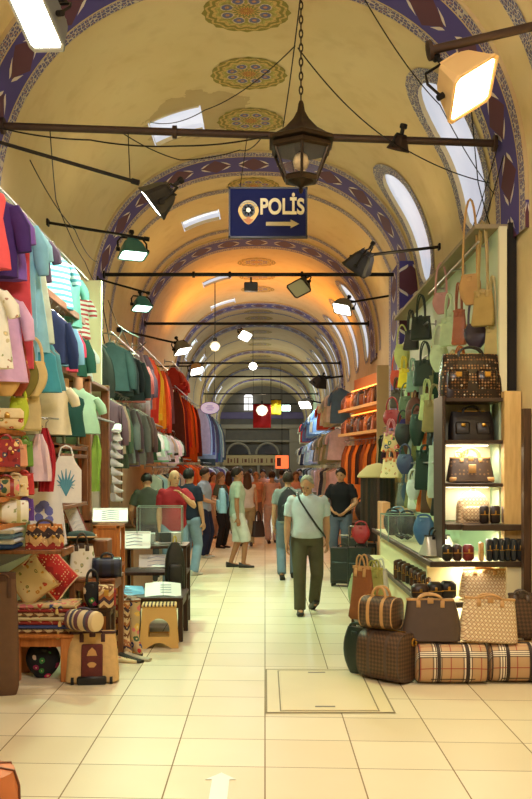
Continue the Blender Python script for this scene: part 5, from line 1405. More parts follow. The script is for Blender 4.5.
for px, w, col, lab in ((484, .08, (40, 28, 26), 'small dark wallet standing beside the cream checked backpack'), (495, .09, (46, 34, 30), 'dark wallet second from the backpack'), (510, .15, (128, 110, 106), 'grey-mauve wallet on the third shelf')):
    b_('wallet', 'wallet', lab, px, 8.56, 1.275, w, .165, .06, LEA, BLACKP, color=col, cat='wallet')
for px, w, h, col, lab in ((447, .09, .15, (30, 24, 24), 'black wallet left of the maroon one on the counter'), (457, .08, .15, (58, 30, 28), 'dark brown wallet left of the red one on the counter'), (468, .10, .15, (120, 26, 32), 'red wallet on the front of the counter'), (481, .035, .17, (206, 160, 90), 'thin tan wallet standing on the counter'),
    (489, .05, .2, (40, 40, 44), 'black wallet right of the thin tan one'), (495, .05, .21, (34, 40, 48), 'second black wallet right of the thin tan one'), (501, .05, .2, (46, 50, 56), 'slate wallet in the middle of the right-hand row'), (507, .05, .21, (30, 34, 40), 'blue-black wallet in the right-hand row'), (513, .05, .2, (52, 56, 60), 'grey wallet in the right-hand row'), (519, .05, .2, (30, 30, 34), 'black wallet at the right end of the counter')):
    b_('wallet', 'wallet', lab, px, 8.45, .94, w, h, .09, LEA, BLACKP, color=col, cat='wallet')
b_('slouch', 'silver_bag', 'silver-white folded bag lying on the corner of the counter', 437, 8.95, .94, .34, .2, .22, plain('silver_leather', (196, 194, 180), .3, .3, 8, .2, bump=.2), BLACKP, rz=.4, strap=.08)
b_('tote', 'handbag', 'cream checked handbag on the lower level of the counter', 484, 8.62, .575, .46, .275, .2, DAMC, TANLEA, strap=.03)
for px, w, h, col, lab in ((435, .14, .16, (36, 26, 26), 'black boxy wallet on the lower level of the counter, left'), (448, .14, .17, (28, 24, 26), 'black boxy wallet beside the cream checked handbag'), (420, .16, .14, (60, 38, 30), 'brown boxy wallet at the lower corner of the counter')):
    b_('wallet', 'wallet', lab, px, 8.56, .575, w, h, .12, LEA, BLACKP, color=col, cat='wallet')
for k in range(9):
    px = 398 + k * 4; Y = 10.2 - k * .16
    b_('wallet', 'wallet', '%s brown wallet from the far end in the row along the counter edge' % ORD[k], px, Y, .575, .055, .2 - .004 * k, .16, LEA, GOLD, rz=-.5, color=[(92, 58, 36), (70, 46, 34), (110, 72, 44), (44, 30, 26)][k % 4], cat='wallet')
# patterned bag on top of the unit
def m_mosaic():
    t = NT('glossy_mosaic'); o = t.obj(); x, y, z = t.sep(o)
    d = t.voro(36, o, rand=.15); cc = t.sep(t.voro(36, o, out='Color', rand=.15))[0]
    c = t.mix(t.math('LESS_THAN', d, .36), lin((40, 28, 22)), t.ramp(cc, [(0, (120, 80, 46)), (.4, (160, 120, 80)), (.7, (74, 52, 38)), (.93, (206, 196, 176))], True))
    return t.fin(c, .25, spec=.35)
MOSAIC = m_mosaic()
b_('satchel', 'mosaic_bag', 'large glossy brown checked bag on top of the shelf unit', 470, 8.72, 2.44, .58, .42, .26, MOSAIC, BLACKP, strap=.1)
# --- bags hanging along the mint wall
rail('hanging_rail', 'steel rail for the bags along the mint wall, near half', (2.02, 8.75, 3.93), (2.02, 11.4, 3.93), .012, (.1, .5, .9), side=.55)
rail('hanging_rail', 'lower steel rail for the bags along the mint wall', (2.04, 9.1, 3.2), (2.04, 14.1, 3.2), .012, (.1, .5, .9), side=.5)
rail('hanging_rail', 'steel rail for the bags along the mint wall, far half', (2.02, 11.5, 3.6), (2.02, 14.2, 3.6), .012, (.1, .5, .9), side=.55)
rail('hanging_rail', 'third rail of bags along the mint wall, at head height', (1.96, 9.3, 2.5), (1.96, 14.1, 2.5), .012, (.1, .5, .9), side=.7)
rail('hanging_rail', 'lowest rail of bags along the mint wall', (1.92, 9.8, 1.85), (1.92, 14.1, 1.85), .012, (.1, .5, .9), side=.8)
HB = [ # px, py_bottom, Y, kind, w, h, d, strap, colour, material, label
 (470, 305, 9.0, 'hobo', .24, .3, .1, .75, (190, 150, 96), None, 'tan suede shoulder bag hanging by a long strap near the top of the mint wall'),
 (483, 326, 8.8, 'slouch', .22, .34, .1, .68, (176, 150, 90), None, 'olive-tan shoulder bag hanging lower beside the tan suede one'),
 (441, 314, 10.4, 'hobo', .22, .24, .1, .35, (204, 150, 146), None, 'dusty pink handbag hanging alone on the mint wall'),
 (459, 345, 9.5, 'slouch', .15, .36, .09, .3, (168, 96, 64), None, 'rust-brown long bag hanging above the large checked bag'),
 (476, 348, 9.0, 'hobo', .26, .24, .1, .3, (50, 36, 58), None, 'dark purple bag hanging above the large checked bag'),
 (493, 358, 8.82, 'slouch', .18, .3, .08, .5, (196, 178, 120), None, 'pale straw bag hanging at the near end of the mint wall'),
 (449, 346, 9.9, 'tote', .2, .3, .08, .28, (196, 216, 170), None, 'pale green bag hanging beside the rust-brown one'),
 (421, 340, 11.8, 'tote', .28, .30, .1, .3, (24, 40, 36), None, 'black-green square bag under the painted window foot'),
 (411, 350, 12.6, 'slouch', .22, .26, .1, .3, (40, 44, 44), None, 'black slouchy bag with a shiny zip, left of the square one'),
 (425, 386, 11.4, 'tote', .3, .32, .1, .25, (30, 56, 48), None, 'dark green square bag below the black-green one'),
 (439, 372, 10.3, 'hobo', .24, .3, .1, .25, (206, 226, 186), None, 'white-green bag hanging below the dusty pink one'),
 (402, 368, 13.2, 'hobo', .26, .34, .1, .3, (186, 190, 120), None, 'straw-yellow bag at the far end of the mint wall'),
 (404, 388, 12.9, 'slouch', .18, .26, .1, .2, (226, 200, 50), None, 'bright yellow bag on the lower rail'),
 (413, 392, 12.2, 'tote', .18, .26, .08, .2, (150, 190, 170), None, 'pale teal bag beside the bright yellow one'),
 (415, 424, 11.9, 'backpack', .24, .34, .14, .1, (110, 54, 40), None, 'red-brown small backpack hanging in the middle of the row'),
 (396, 388, 13.6, 'hobo', .2, .26, .1, .25, (200, 80, 60), None, 'brick red bag left of the bright yellow one'),
 (392, 428, 13.3, 'hobo', .3, .26, .14, .2, (150, 30, 40), None, 'crimson round bag on the third rail'),
 (391, 452, 13.0, 'slouch', .28, .28, .14, .2, (206, 130, 140), FLO_MULTI, 'pink flower-print bag below the crimson one'),
 (403, 446, 12.4, 'hobo', .26, .3, .12, .2, (30, 30, 34), None, 'black round bag beside the pink flower-print bag'),
 (417, 446, 11.6, 'hobo', .22, .4, .12, .15, (28, 56, 44), None, 'dark green teardrop bag on the third rail'),
 (435, 432, 10.4, 'tote', .3, .36, .1, .2, (150, 138, 90), None, 'olive striped tote hanging left of the shelf unit'),
 (391, 478, 12.9, 'slouch', .3, .28, .14, .15, (220, 130, 80), FLO_CREAM, 'orange and white flower-print bag on the lowest rail'),
 (405, 474, 12.2, 'hobo', .26, .26, .12, .15, (60, 70, 110), None, 'blue-grey bag beside the orange and white one'),
 (425, 490, 11.2, 'tote', .26, .48, .08, .1, (24, 52, 42), None, 'tall dark green flat bag below the olive striped tote'),
 (437, 498, 10.6, 'tote', .22, .6, .08, .1, (190, 206, 190), None, 'tall pale grey-green flat bag beside the dark green one'),
 (445, 496, 10.2, 'tote', .18, .56, .08, .1, (214, 224, 210), None, 'tall white flat bag nearest the shelf unit'),
 (413, 500, 11.8, 'hobo', .2, .26, .1, .15, (214, 220, 214), None, 'white round bag on the lowest rail'),
 (397, 408, 13.5, 'tote', .22, .26, .1, .2, (70, 60, 50), None, 'brown-grey bag above the crimson round one'),
 (406, 418, 12.7, 'hobo', .24, .3, .1, .2, (90, 110, 80), None, 'moss-green bag left of the red-brown backpack'),
 (427, 420, 10.9, 'slouch', .2, .3, .1, .2, (200, 214, 150), None, 'lime-cream bag right of the red-brown backpack'),
]
for px, py, Y, kind, w, h, d, st, col, mt, lab in HB:
    p = P(px, py, Y); rbag(kind, 'hanging_handbag', lab, 'handbag', p, -.55, w, h, d, col, st, mt or (LEA if sum(col) < 330 else FAB), LEA)
# --- front row on the floor
b_('duffel', 'plaid_bag', 'tan plaid roll bag on the floor under the brown tote', 450, 7.76, 0, .60, .325, .32, PLAID, plain('plaid_trim', (50, 34, 32), .5), strap=.02, cat='bag')
b_('duffel', 'plaid_bag', 'tan plaid roll bag at the right end of the floor row', 515, 7.80, 0, .48, .325, .32, PLAID, plain('plaid_trim', (50, 34, 32), .5), strap=.02, cat='bag')
b_('slouch', 'tote_bag', 'plain dark brown leather tote with tan handles on the plaid roll', 430, 7.80, .33, .50, .36, .2, plain('brown_leather', (80, 64, 55), .38, 0, 20, .12), TANLEA, strap=.06, rz=-.08)
b_('tote', 'tote_bag', 'cream checked tote leaning on the plaid rolls', 487, 7.78, .33, .49, .37, .2, DAMC, TANLEA, strap=.05, tilt=.06)
b_('slouch', 'tote_bag', 'dark check tote behind the cream checked one at the right edge', 521, 7.98, .33, .28, .38, .12, DAMB, plain('brown_leather', (80, 64, 55), .38, 0, 20, .12), strap=.05)
def lock(t, put, w, h, d):
    mb = MB(); mb.tube([V((w * .52, .05 + .03 * math.cos(a), h * .8 + .03 * math.sin(a))) for a in [2 * pi * j / 12 for j in range(12)]], .008, 6, closed=True); put(mb, 'gold_ring', GOLD)
b_('duffel', 'duffel_bag', 'large brown monogram duffel on the floor at the corner of the right stall', 388, 7.82, 0, .44, .42, .34, DAMB, plain('brown_leather', (80, 64, 55), .38, 0, 20, .12), rz=-.75, strap=.02, extra=lock)
b_('duffel', 'duffel_bag', 'smaller checked duffel on top of the large brown one', 381, 7.86, .43, .32, .27, .25, DAMB, TANLEA, rz=-.6, strap=.1)
table('display_bench', 'low dark bench behind the duffels at the corner of the right stall', (.88, 8.52, 0), (1.32, 9.5, 0), .36, W_DARK, .05)
b_('hobo', 'handbag', 'dark green leather bag on the floor left of the large duffel', 357, 8.08, 0, .3, .4, .2, LEA, BLACKP, color=(34, 50, 44), rz=-.8, strap=.06)
b_('slouch', 'handbag', 'tall tan suede bag on the dark bench', 362, 8.75, .36, .24, .5, .16, SUEDE, TANLEA, rz=-.7, strap=.14)
b_('tote', 'handbag', 'yellow-green bag behind the tall tan suede one', 374, 9.0, .36, .22, .46, .14, FAB, FAB, color=(176, 176, 96), rz=-.7, strap=.1)
b_('slouch', 'handbag', 'white bag at the back of the dark bench', 379, 9.3, .36, .22, .42, .14, FAB, FAB, color=(226, 226, 210), rz=-.7, strap=.12)
b_('hobo', 'handbag', 'pale green bag on the far corner of the dark bench', 357, 9.32, .36, .22, .32, .14, FAB, FAB, color=(170, 196, 150), rz=-.7, strap=.08)
# --- on the aisle side of the counter
t = acrylic((P(404, 548, 10.8).x, 10.8, .945), .46, .5, .3, 'clear box of sunglasses on the counter along the aisle')
for k in range(5):
    g = thing('sunglasses', '%s pair of sunglasses from the near side in the clear box' % ORD[k], 'sunglasses', (P(404, 548, 10.8).x - .02, 10.62 + k * .09, .99), -.6)
    for s in (-1, 1):
        mb = MB(); mb.ell((s * .035, 0, 0), (.03, .006, .024), nu=12, nv=6); mb.build('lens', BLACKP, g)
        mb = MB(); mb.tube([(s * .066, 0, .01), (s * .07, .07, .012), (s * .066, .13, -.01)], .003, 5); mb.build('temple', STEEL, g)
    mb = MB(); mb.tube([(-.01, 0, .005), (0, -.004, .01), (.01, 0, .005)], .003, 5); mb.build('bridge', STEEL, g)
for px, py, Y, col, lab in ((393, 512, 11.6, (30, 30, 34), 'black helmet-shaped bag on the counter, far one'), (407, 516, 11.1, (44, 48, 52), 'dark grey helmet-shaped bag on the counter, near one'), (424, 516, 10.2, (60, 100, 150), 'blue pouch behind the clear box'), (398, 502, 12.2, (120, 150, 170), 'grey-blue bag at the far end of the counter')):
    p = P(px, py, Y); b = rbag('hobo', 'pouch', lab, 'bag', (p.x, Y, .945), -.5, .26, .3, .2, col, .05)
# --- beyond the handbags: suitcases, belt rack
def suitcase(px, Y, w, h, d, col, lab, rz=-.3):
    t = thing('suitcase', lab, 'suitcase', (P(px, 560, Y).x, Y, 0), rz)
    mb = MB(); mb.rings([srect(w / 2, d / 2, z, 24, .3) for z in (.05, .06, h - .02, h)]); o = mb.build('shell', LEA, t); o.color = lin(col)
    mb = MB(); mb.box((0, -d / 2 - .012, h * .4), (w * .8, .03, h * .5), .012); o = mb.build('front_pocket', LEA, t); o.color = lin(col)
    for s in (-1, 1):
        for y in (-1, 1):
            mb = MB(); mb.cyl((s * w * .4 - .015, y * d * .35, .03), (s * w * .4 + .015, y * d * .35, .03), .03, n=12); mb.build('wheel', RUBBER, t)
    mb = MB(); handle_arc(mb, -w * .22, w * .22, 0, h, .05, .01); mb.build('handle', BLACKP, t)
    mb = MB()
    for s in (-1, 1): mb.cyl((s * w * .2, d * .3, h * .9), (s * w * .2, d * .3, h + .18), .008)
    mb.cyl((-w * .2, d * .3, h + .18), (w * .2, d * .3, h + .18), .012); mb.build('pull_rod', STEEL, t)
suitcase(343, 14.0, .36, .58, .24, (40, 46, 44), 'dark grey suitcase nearest the walking man')
suitcase(361, 13.6, .38, .62, .24, (30, 38, 36), 'black suitcase beside the dark grey one')
suitcase(352, 14.9, .32, .66, .22, (56, 58, 54), 'grey suitcase behind the two dark ones')
suitcase(370, 14.6, .34, .6, .22, (36, 30, 30), 'black suitcase under the belt rack')
def belt_rack():
    Y = 13.9; t = thing('belt_rack', 'round beige-topped rack hung with dark belts', 'rack', (P(379, 560, Y).x - .02, Y, 0))
    mb = MB(); mb.lathe([(.02, 1.86), (.16, 1.82), (.27, 1.72), (.31, 1.66), (.30, 1.64), (0, 1.66)], 24); mb.build('canopy', plain('beige_canopy', (184, 162, 112), .8), t)
    mb = MB(); mb.cyl((0, 0, .03), (0, 0, 1.66), .02); mb.build('pole', STEEL, t)
    mb = MB(); mb.lathe([(0, 0), (.26, 0), (.26, .02), (.03, .04), (0, .04)], 20); mb.build('rack_foot', STEEL, t)
    for k in range(34):
        a = 2 * pi * k / 34; mb = MB(); mb.box((.25 * math.cos(a), .25 * math.sin(a), 1.17), (.046, .012, .94), .003, RZ(a + pi / 2)); o = mb.build('belt', LEA, t, 0); o.color = lin([(40, 28, 24), (70, 46, 34), (28, 26, 26), (52, 36, 30)][k % 4])
belt_rack()
rbag('hobo', 'handbag', 'crimson bag on top of the black suitcase', 'handbag', (P(361, 560, 13.6).x, 13.6, .68), -.4, .3, .26, .16, (160, 34, 44), .08)
mb = MB(); tbox(mb, (-.06, -.3, 0), (.06, .3, 1.3), .01); o = mb.build('display_pillar', plain('peach_card', (226, 160, 120), .7), ang=30); o.location = (1.72, 13.42, 0); tag(o, 'peach-coloured upright box beside the belt rack', 'pillar'); o['kind'] = 'thing'

CN = [('black', (34, 32, 34)), ('olive', (120, 116, 70)), ('cream', (222, 212, 176)), ('brown', (96, 62, 42)), ('pale green', (180, 206, 160)), ('wine red', (120, 30, 44)), ('grey', (130, 134, 130)), ('dark green', (36, 66, 52)), ('tan', (180, 136, 84)), ('white', (230, 232, 224)), ('orange', (220, 116, 56)), ('slate blue', (80, 100, 130))]
r = random.Random(5)
for z, X, nm, n, ys in ((3.09, 2.08, 'second', 13, (9.7, 14.0)), (2.4, 2.06, 'third', 12, (9.5, 14.0)), (1.75, 2.04, 'lowest', 12, (9.9, 14.0))):
    cs = CN[:]; r.shuffle(cs)
    for k in range(min(n, 12)):
        cn, cc = cs[k]; Y = ys[0] + (ys[1] - ys[0]) * (k + .5) / n; kd = ('hobo', 'tote', 'slouch')[(k + n) % 3]; h = .3 if kd == 'hobo' else .34
        rbag(kd, 'hanging_handbag', 'small %s bag hung at the back of the %s rail along the mint wall' % (cn, nm), 'handbag', (X, Y, z - h - .18), -.55, .24, h, .09, cc, .2, FAB if k % 2 else LEA)

mb = MB(); tbox(mb, (2.29, 8.70, 2.5), (2.365, 8.76, 4.1)); struct(mb.build('trim_74', plain('recess_shade_strip', (26, 20, 18), .8), ang=0))  # near-black strip that paints in the shade of the recess beside the panel
mb = MB(); tbox(mb, (2.30, 8.22, 0), (2.365, 8.3, 2.32)); struct(mb.build('trim_75', W_DARK, ang=0))
# ================================================================== PEOPLE
def remesh(mb, name, mat, voxel, parent=None, smooth=4, fac=.5):
    me = bpy.data.meshes.new('tmp'); me.from_pydata([tuple(v) for v in mb.v], [], mb.f)
    bm = bmesh.new(); bm.from_mesh(me); bmesh.ops.recalc_face_normals(bm, faces=bm.faces[:]); bm.to_mesh(me); bm.free()
    o = bpy.data.objects.new('tmp', me); COL.objects.link(o)
    r = o.modifiers.new('r', 'REMESH'); r.mode = 'VOXEL'; r.voxel_size = voxel
    s = o.modifiers.new('s', 'SMOOTH'); s.factor = fac; s.iterations = smooth
    bpy.context.view_layer.update()
    m2 = bpy.data.meshes.new_from_object(o.evaluated_get(bpy.context.evaluated_depsgraph_get()))
    bpy.data.objects.remove(o); m2.name = name
    m2.materials.clear(); m2.materials.append(mat); m2.shade_smooth()
    p = bpy.data.objects.new(name, m2); COL.objects.link(p)
    if parent is not None: p.parent = parent
    return p
def ik(a, c, l1, l2, hint):
    a, c = V(a), V(c); d = c - a; L = d.length
    if L > (l1 + l2) * .995: c = a + d * ((l1 + l2) * .995 / L); d = c - a; L = d.length
    k = (l1 * l1 - l2 * l2 + L * L) / (2 * L); h = math.sqrt(max(0, l1 * l1 - k * k))
    u = d.normalized(); w = V(hint) - u * V(hint).dot(u); w.normalize()
    return a + u * k + w * h, c
def hand(mb, w, d, side, palm_dir, curl=.5, s=1.0):
    """palm, four fingers and a thumb growing out of wrist w along d"""
    d = V(d).normalized(); n = V(palm_dir) - d * V(palm_dir).dot(d); n.normalize(); x = d.cross(n) * side
    mb.tube([w - d * .03, w + d * .01, w + d * .05 * s, w + d * .088 * s], [.026 * s, .03 * s, .04 * s, .036 * s], 10, flat=.55) if False else None
    R_ = []
    for t, hw, hd in ((-.02, .024, .02), (.015, .03, .017), (.05, .041, .016), (.085, .04, .013), (.092, .034, .008)):
        R_.append([w + d * t * s + x * hw * s * math.cos(a) + n * hd * s * math.sin(a) for a in [2 * pi * j / 12 for j in range(12)]])
    mb.rings(R_)
    for k, L in enumerate((.068, .078, .072, .056)):
        o = (k - 1.5) * .0205 * s; b = w + d * .082 * s + x * (-o)
        a1 = curl * .7; d1 = d * math.cos(a1) + n * math.sin(a1); a2 = curl * 1.7; d2 = d * math.cos(a2) + n * math.sin(a2)
        mb.tube([b - d * .015, b + d1 * L * .5 * s, b + d1 * L * .5 * s + d2 * L * .5 * s], [.0105 * s, .0098 * s, .0085 * s], 8, rnd=True)
    b = w + d * .03 * s + x * .03 * s; t1 = (d * .6 + x * .7 + n * .3).normalized(); t2 = (d * .85 + x * .25 + n * .5).normalized()
    mb.tube([b - t1 * .01, b + t1 * .04 * s, b + t1 * .04 * s + t2 * .032 * s], [.014 * s, .0118 * s, .0095 * s], 8, rnd=True)
SKN = (204, 156, 122)
def person(label, px, feet_py, ang=0, Hh=1.72, lf=(-.1, 0, 0), rf=(.1, 0, 0), lh=(-.24, .02, .80), rh=(.24, .02, .80), le=(0, 1, -.2), re_=(0, 1, -.2), lean=0.0, turn=0.0, nod=0.0,
           shirt=(150, 160, 180), trou=(60, 60, 70), sleeve='short', legs='long', hair=(40, 30, 26), hairstyle='short', skin=SKN, belly=0.0, woman=False, shoe=(40, 36, 34), vox=.012, mats=None, hem=.90, curl=.5, group=None, Y=None, dress=False, bulk=1.0):
    Y = Y or 1.8 * F / (feet_py - HY)
    s = Hh / 1.72; mats = mats or {}
    U = TR(0, 0, .95) @ RX(-lean) @ TR(0, 0, -.95) if lean else Matrix.Identity(4)
    # lean > 0 tips the chest towards -y
    U = TR(0, 0, .95) @ RX(lean) @ TR(0, 0, -.95)
    sw = (.165 if woman else .19) * bulk; hw = .10
    sh = {k: U @ V((k * sw, .01, 1.415)) for k in (-1, 1)}
    hip = {k: V((k * hw, 0, .91)) for k in (-1, 1)}
    ank = {-1: V((lf[0], lf[1], .085 + lf[2])), 1: V((rf[0], rf[1], .085 + rf[2]))}
    kn = {}
    for k in (-1, 1): kn[k], ank[k] = ik(hip[k], ank[k], .43, .42, (k * .08, -1, .05))
    el, wr = {}, {}
    for k, t, h in ((-1, lh, le), (1, rh, re_)):
        el[k], wr[k] = ik(sh[k], U @ V(t), .29, .255, V(h) + V((k * .35, 0, 0)))
    def torso(grow, z0, z1, fl=1.0):
        prof = [(.86, .155, .105), (.95, .17 if not woman else .175, .118), (1.04, .155 if not woman else .14, .108), (1.15, .155 if not woman else .135, .105), (1.28, .175 if not woman else .155, .118), (1.38, .178 if not woman else .155, .105), (1.43, .15 if not woman else .13, .088), (1.465, .085, .07), (1.50, .058, .06)]
        out = []
        def at_(z):
            for i in range(len(prof) - 1):
                a, b = prof[i], prof[i + 1]
                if a[0] <= z <= b[0]:
                    u = (z - a[0]) / (b[0] - a[0]); return a[1] + (b[1] - a[1]) * u, a[2] + (b[2] - a[2]) * u
            return prof[0][1:] if z < prof[0][0] else prof[-1][1:]
        zs = [z0] + [p[0] for p in prof if z0 < p[0] < z1] + [z1]
        for z in zs:
            a, b = at_(z); a = a * bulk + grow; b = b * (.5 + .5 * bulk) + grow
            if z < 1.0: a *= 1 + (fl - 1) * (1.0 - z) * 5; b *= 1 + (fl - 1) * (1.0 - z) * 5
            by = belly * math.exp(-((z - 1.08) / .13) ** 2)
            M = U if z > .95 else Matrix.Identity(4)
            br = (.035 if woman else .012) * math.exp(-((z - 1.29) / .06) ** 2)
            out.append([M @ V((a * math.copysign(abs(math.cos(t)) ** .85, math.cos(t)), (b + (by + br if math.sin(t) < 0 else by * .1)) * math.sin(t), z)) for t in [2 * pi * j / 24 for j in range(24)]])
        return out
    HM = U @ TR(0, -.005, 1.50) @ RZ(turn) @ RX(nod) @ TR(0, 0, -1.50)
    mb = MB()
    mb.rings(torso(0, .86, 1.50))
    mb.tube([U @ V((0, .012, 1.42)), HM @ V((0, .0, 1.56))], [.062, .052], 14)
    mb.M = HM
    mb.ell((0, .008, 1.635), (.076, .094, .100), nu=20, nv=13); mb.ell((0, -.022, 1.572), (.058, .068, .078), nu=16, nv=11)
    mb.ell((0, -.096, 1.598), (.0135, .022, .02), nu=10, nv=7); mb.ell((0, -.086, 1.618), (.0095, .016, .03), nu=8, nv=7)
    mb.ell((0, -.078, 1.552), (.024, .016, .012), nu=10, nv=7); mb.ell((0, -.07, 1.52), (.026, .022, .018), nu=10, nv=7)
    for k in (-1, 1):
        mb.ell((k * .078, .012, 1.60), (.013, .024, .033), nu=10, nv=7); mb.ell((k * .03, -.078, 1.638), (.022, .014, .008), nu=10, nv=7)
    mb.M = Matrix.Identity(4)
    for k in (-1, 1):
        a, b, c = sh[k], el[k], wr[k]; q = (.88 if woman else 1.0) * (.5 + .5 * bulk)
        mb.tube([a - V((k * .03, 0, 0)), a.lerp(b, .25), a.lerp(b, .7), b, b.lerp(c, .3), b.lerp(c, .75), c], [x * q for x in (.058, .054, .045, .041, .043, .032, .027)], 12, rnd=True)
        inw = V((-k, -.25, 0)); hand(mb, c, (c - b), k, inw, curl, .95 if woman else 1.03)
        a, b, c = hip[k], kn[k], ank[k]
        mb.tube([a, a.lerp(b, .35), a.lerp(b, .8), b, b.lerp(c, .3), b.lerp(c, .7), c], [.09, .084, .066, .058, .057, .044, .04], 12, rnd=True)
        mb.ell(c + V((0, -.05, -.045)), (.034, .095, .028), nu=12, nv=7)
    o = remesh(mb, 'person', SKIN, vox)
    o.color = lin(skin); tag(o, label, 'person', group)
    # shirt
    mb = MB()
    mb.rings(torso(.02, hem, 1.475 if not woman else 1.46, 1.04))
    for k in (-1, 1):
        a, b, c = sh[k], el[k], wr[k]
        if sleeve == 'none': mb.ell(a, (.05, .06, .06)); continue
        mb.ell(a + V((-k * .022, 0, -.010)), (.070, .071, .069))
        if sleeve == 'short': mb.tube([a - V((k * .05, 0, 0)), a.lerp(b, .25), a.lerp(b, .72)], [.062, .067, .063], 14, rnd=False)
        else: mb.tube([a - V((k * .05, 0, 0)), a.lerp(b, .25), a.lerp(b, .75), b, b.lerp(c, .4), b.lerp(c, .93)], [.07, .07, .06, .056, .052, .045], 14)
    if sleeve == 'short' and not woman:
        mb.rings([[U @ V((r * math.cos(t), r * .95 * math.sin(t) - .004, z)) for t in [2 * pi * j / 18 for j in range(18)]] for r, z in ((.085, 1.45), (.076, 1.475), (.07, 1.505), (.062, 1.505))])
    if dress:
        mb.rings(torso(.03, .86, 1.0)); mb.rings([gring(.2, .14, .95, 24), gring(.23, .18, .7, 24, 0, .06, 7), gring(.26, .22, .45, 24, 1, .08, 7)])
    so = remesh(mb, 'shirt' if not dress else 'dress', mats.get('shirt', FAB), vox * 1.15, o, 5); so.color = lin(shirt)
    # trousers
    if not dress:
        mb = MB()
        mb.rings(torso(.012, .84, 1.0))
        for k in (-1, 1):
            a, b, c = hip[k], kn[k], ank[k]; mb.ell(a, (.105, .115, .10))
            if legs == 'long': mb.tube([a, a.lerp(b, .4), b, b.lerp(c, .45), c + V((0, .005, -.03))], [.108, .10, .083, .077, .074], 14)
            else: mb.tube([a, a.lerp(b, .4), a.lerp(b, .85), b.lerp(c, .12)], [.112, .112, .105, .10], 14)
        to = remesh(mb, 'trousers' if legs == 'long' else 'shorts', mats.get('trousers', FAB), vox * 1.15, o, 5); to.color = lin(trou)
        mb = MB(); mb.rings([[U @ V((a * math.cos(t), b * math.sin(t), z)) for t in [2 * pi * j / 24 for j in range(24)]] for a, b, z in ((.186 * bulk, .136, .955), (.19 * bulk, .14, .96), (.19 * bulk, .14, .985), (.186 * bulk, .136, .99))])
        if not woman and hem > .93: bo = mb.build('belt', plain('belt_leather', (46, 34, 26), .4), o)
    # shoes
    for k in (-1, 1):
        m2 = shoe_mb(.27 if not woman else .24, .098 if not woman else .085, .10).build('shoe', LEA, o, 60); m2.color = lin(shoe)
        m2.location = (ank[k].x, ank[k].y - .055, max(0, ank[k].z - .085)); m2.rotation_euler = (-.5 if ank[k].z > .12 else 0, 0, k * .12)
    # hair, eyes, mouth
    if hairstyle != 'bald':
        mb = MB(); mb.M = HM
        def lim(ph):  # ph 0 = front
            f = (1 - math.cos(ph)) / 2
            lo = {'short': 60, 'thin': 30, 'long': 62, 'bun': 60}[hairstyle]; hi = {'short': 122, 'thin': 112, 'long': 140, 'bun': 118}[hairstyle]
            return math.radians(lo + (hi - lo) * min(1, f * 1.6) ** .9)
        k_ = .012 if hairstyle == 'thin' else .02
        outer, inner = [], []
        n = 28
        for i in range(9):
            u = i / 8; ro, ri = [], []
            for j in range(n):
                ph = 2 * pi * j / n; th = max(.03, lim(ph) * u)
                dv = V((math.sin(th) * math.sin(ph) , -math.sin(th) * math.cos(ph), math.cos(th)))
                e = k_ * (1 - .55 * u ** 4) * (1 + .18 * math.sin(5 * ph + 3 * u))
                ro.append(V((0, .008, 1.635)) + V((dv.x * (.076 + e), dv.y * (.094 + e), dv.z * (.100 + e)))); ri.append(V((0, .008, 1.635)) + V((dv.x * .074, dv.y * .092, dv.z * .098)))
            outer.append(ro); inner.append(ri)
        mb.rings(outer + inner[::-1])
        if hairstyle == 'long':
            mb.rings([[V((a * math.cos(t), cy + b * math.sin(t), z)) for t in [2 * pi * j / 18 for j in range(18)]] for a, b, cy, z in ((.07, .05, .05, 1.70), (.092, .06, .055, 1.62), (.10, .055, .07, 1.52), (.105, .045, .09, 1.42), (.085, .035, .10, 1.33), (.04, .02, .10, 1.28))])
        if hairstyle == 'bun': mb.ell((0, .11, 1.66), (.045, .045, .045))
        h = mb.build('hair', HAIR, o, 70); h.color = lin(hair)
    if vox < .0165:
        for k in (-1, 1):
            mb = MB(); mb.M = HM; mb.ell((k * .03, -.083, 1.622), (.012, .008, .0075), nu=10, nv=7); mb.build('eye', plain('eye_dark', (40, 28, 24), .3), o)
            mb = MB(); mb.M = HM; mb.tube([(k * .014, -.091, 1.642), (k * .03, -.093, 1.647), (k * .047, -.083, 1.641)], [.003, .0045, .002], 6); e = mb.build('eyebrow', HAIR, o); e.color = lin(hair)
        mb = MB(); mb.M = HM; mb.tube([(-.024, -.083, 1.551), (0, -.094, 1.553), (.024, -.083, 1.551)], [.002, .005, .002], 6); mb.build('mouth', plain('lip', (150, 84, 74), .5), o)
    o.location = ((px - CX) * Y / F, Y, 0); o.rotation_euler = (0, 0, math.radians(ang)); o.scale = (s, s, s)
    return o, dict(U=U, HM=HM, sh=sh, wr=wr, el=el, s=s)
def attach(o, mb, name, label, cat, mat, ang=45, color=None):
    """something a person carries: its own top-level object placed in the person's frame"""
    t = mb.build(name, mat, ang=ang); t.location = o.location; t.rotation_euler = o.rotation_euler; t.scale = o.scale
    if color: t.color = lin(color)
    return tag(t, label, cat)
STRIPE_SH = m_stripe('pale_check_cloth', (206, 216, 224), (188, 202, 216), .03, .5, 0)
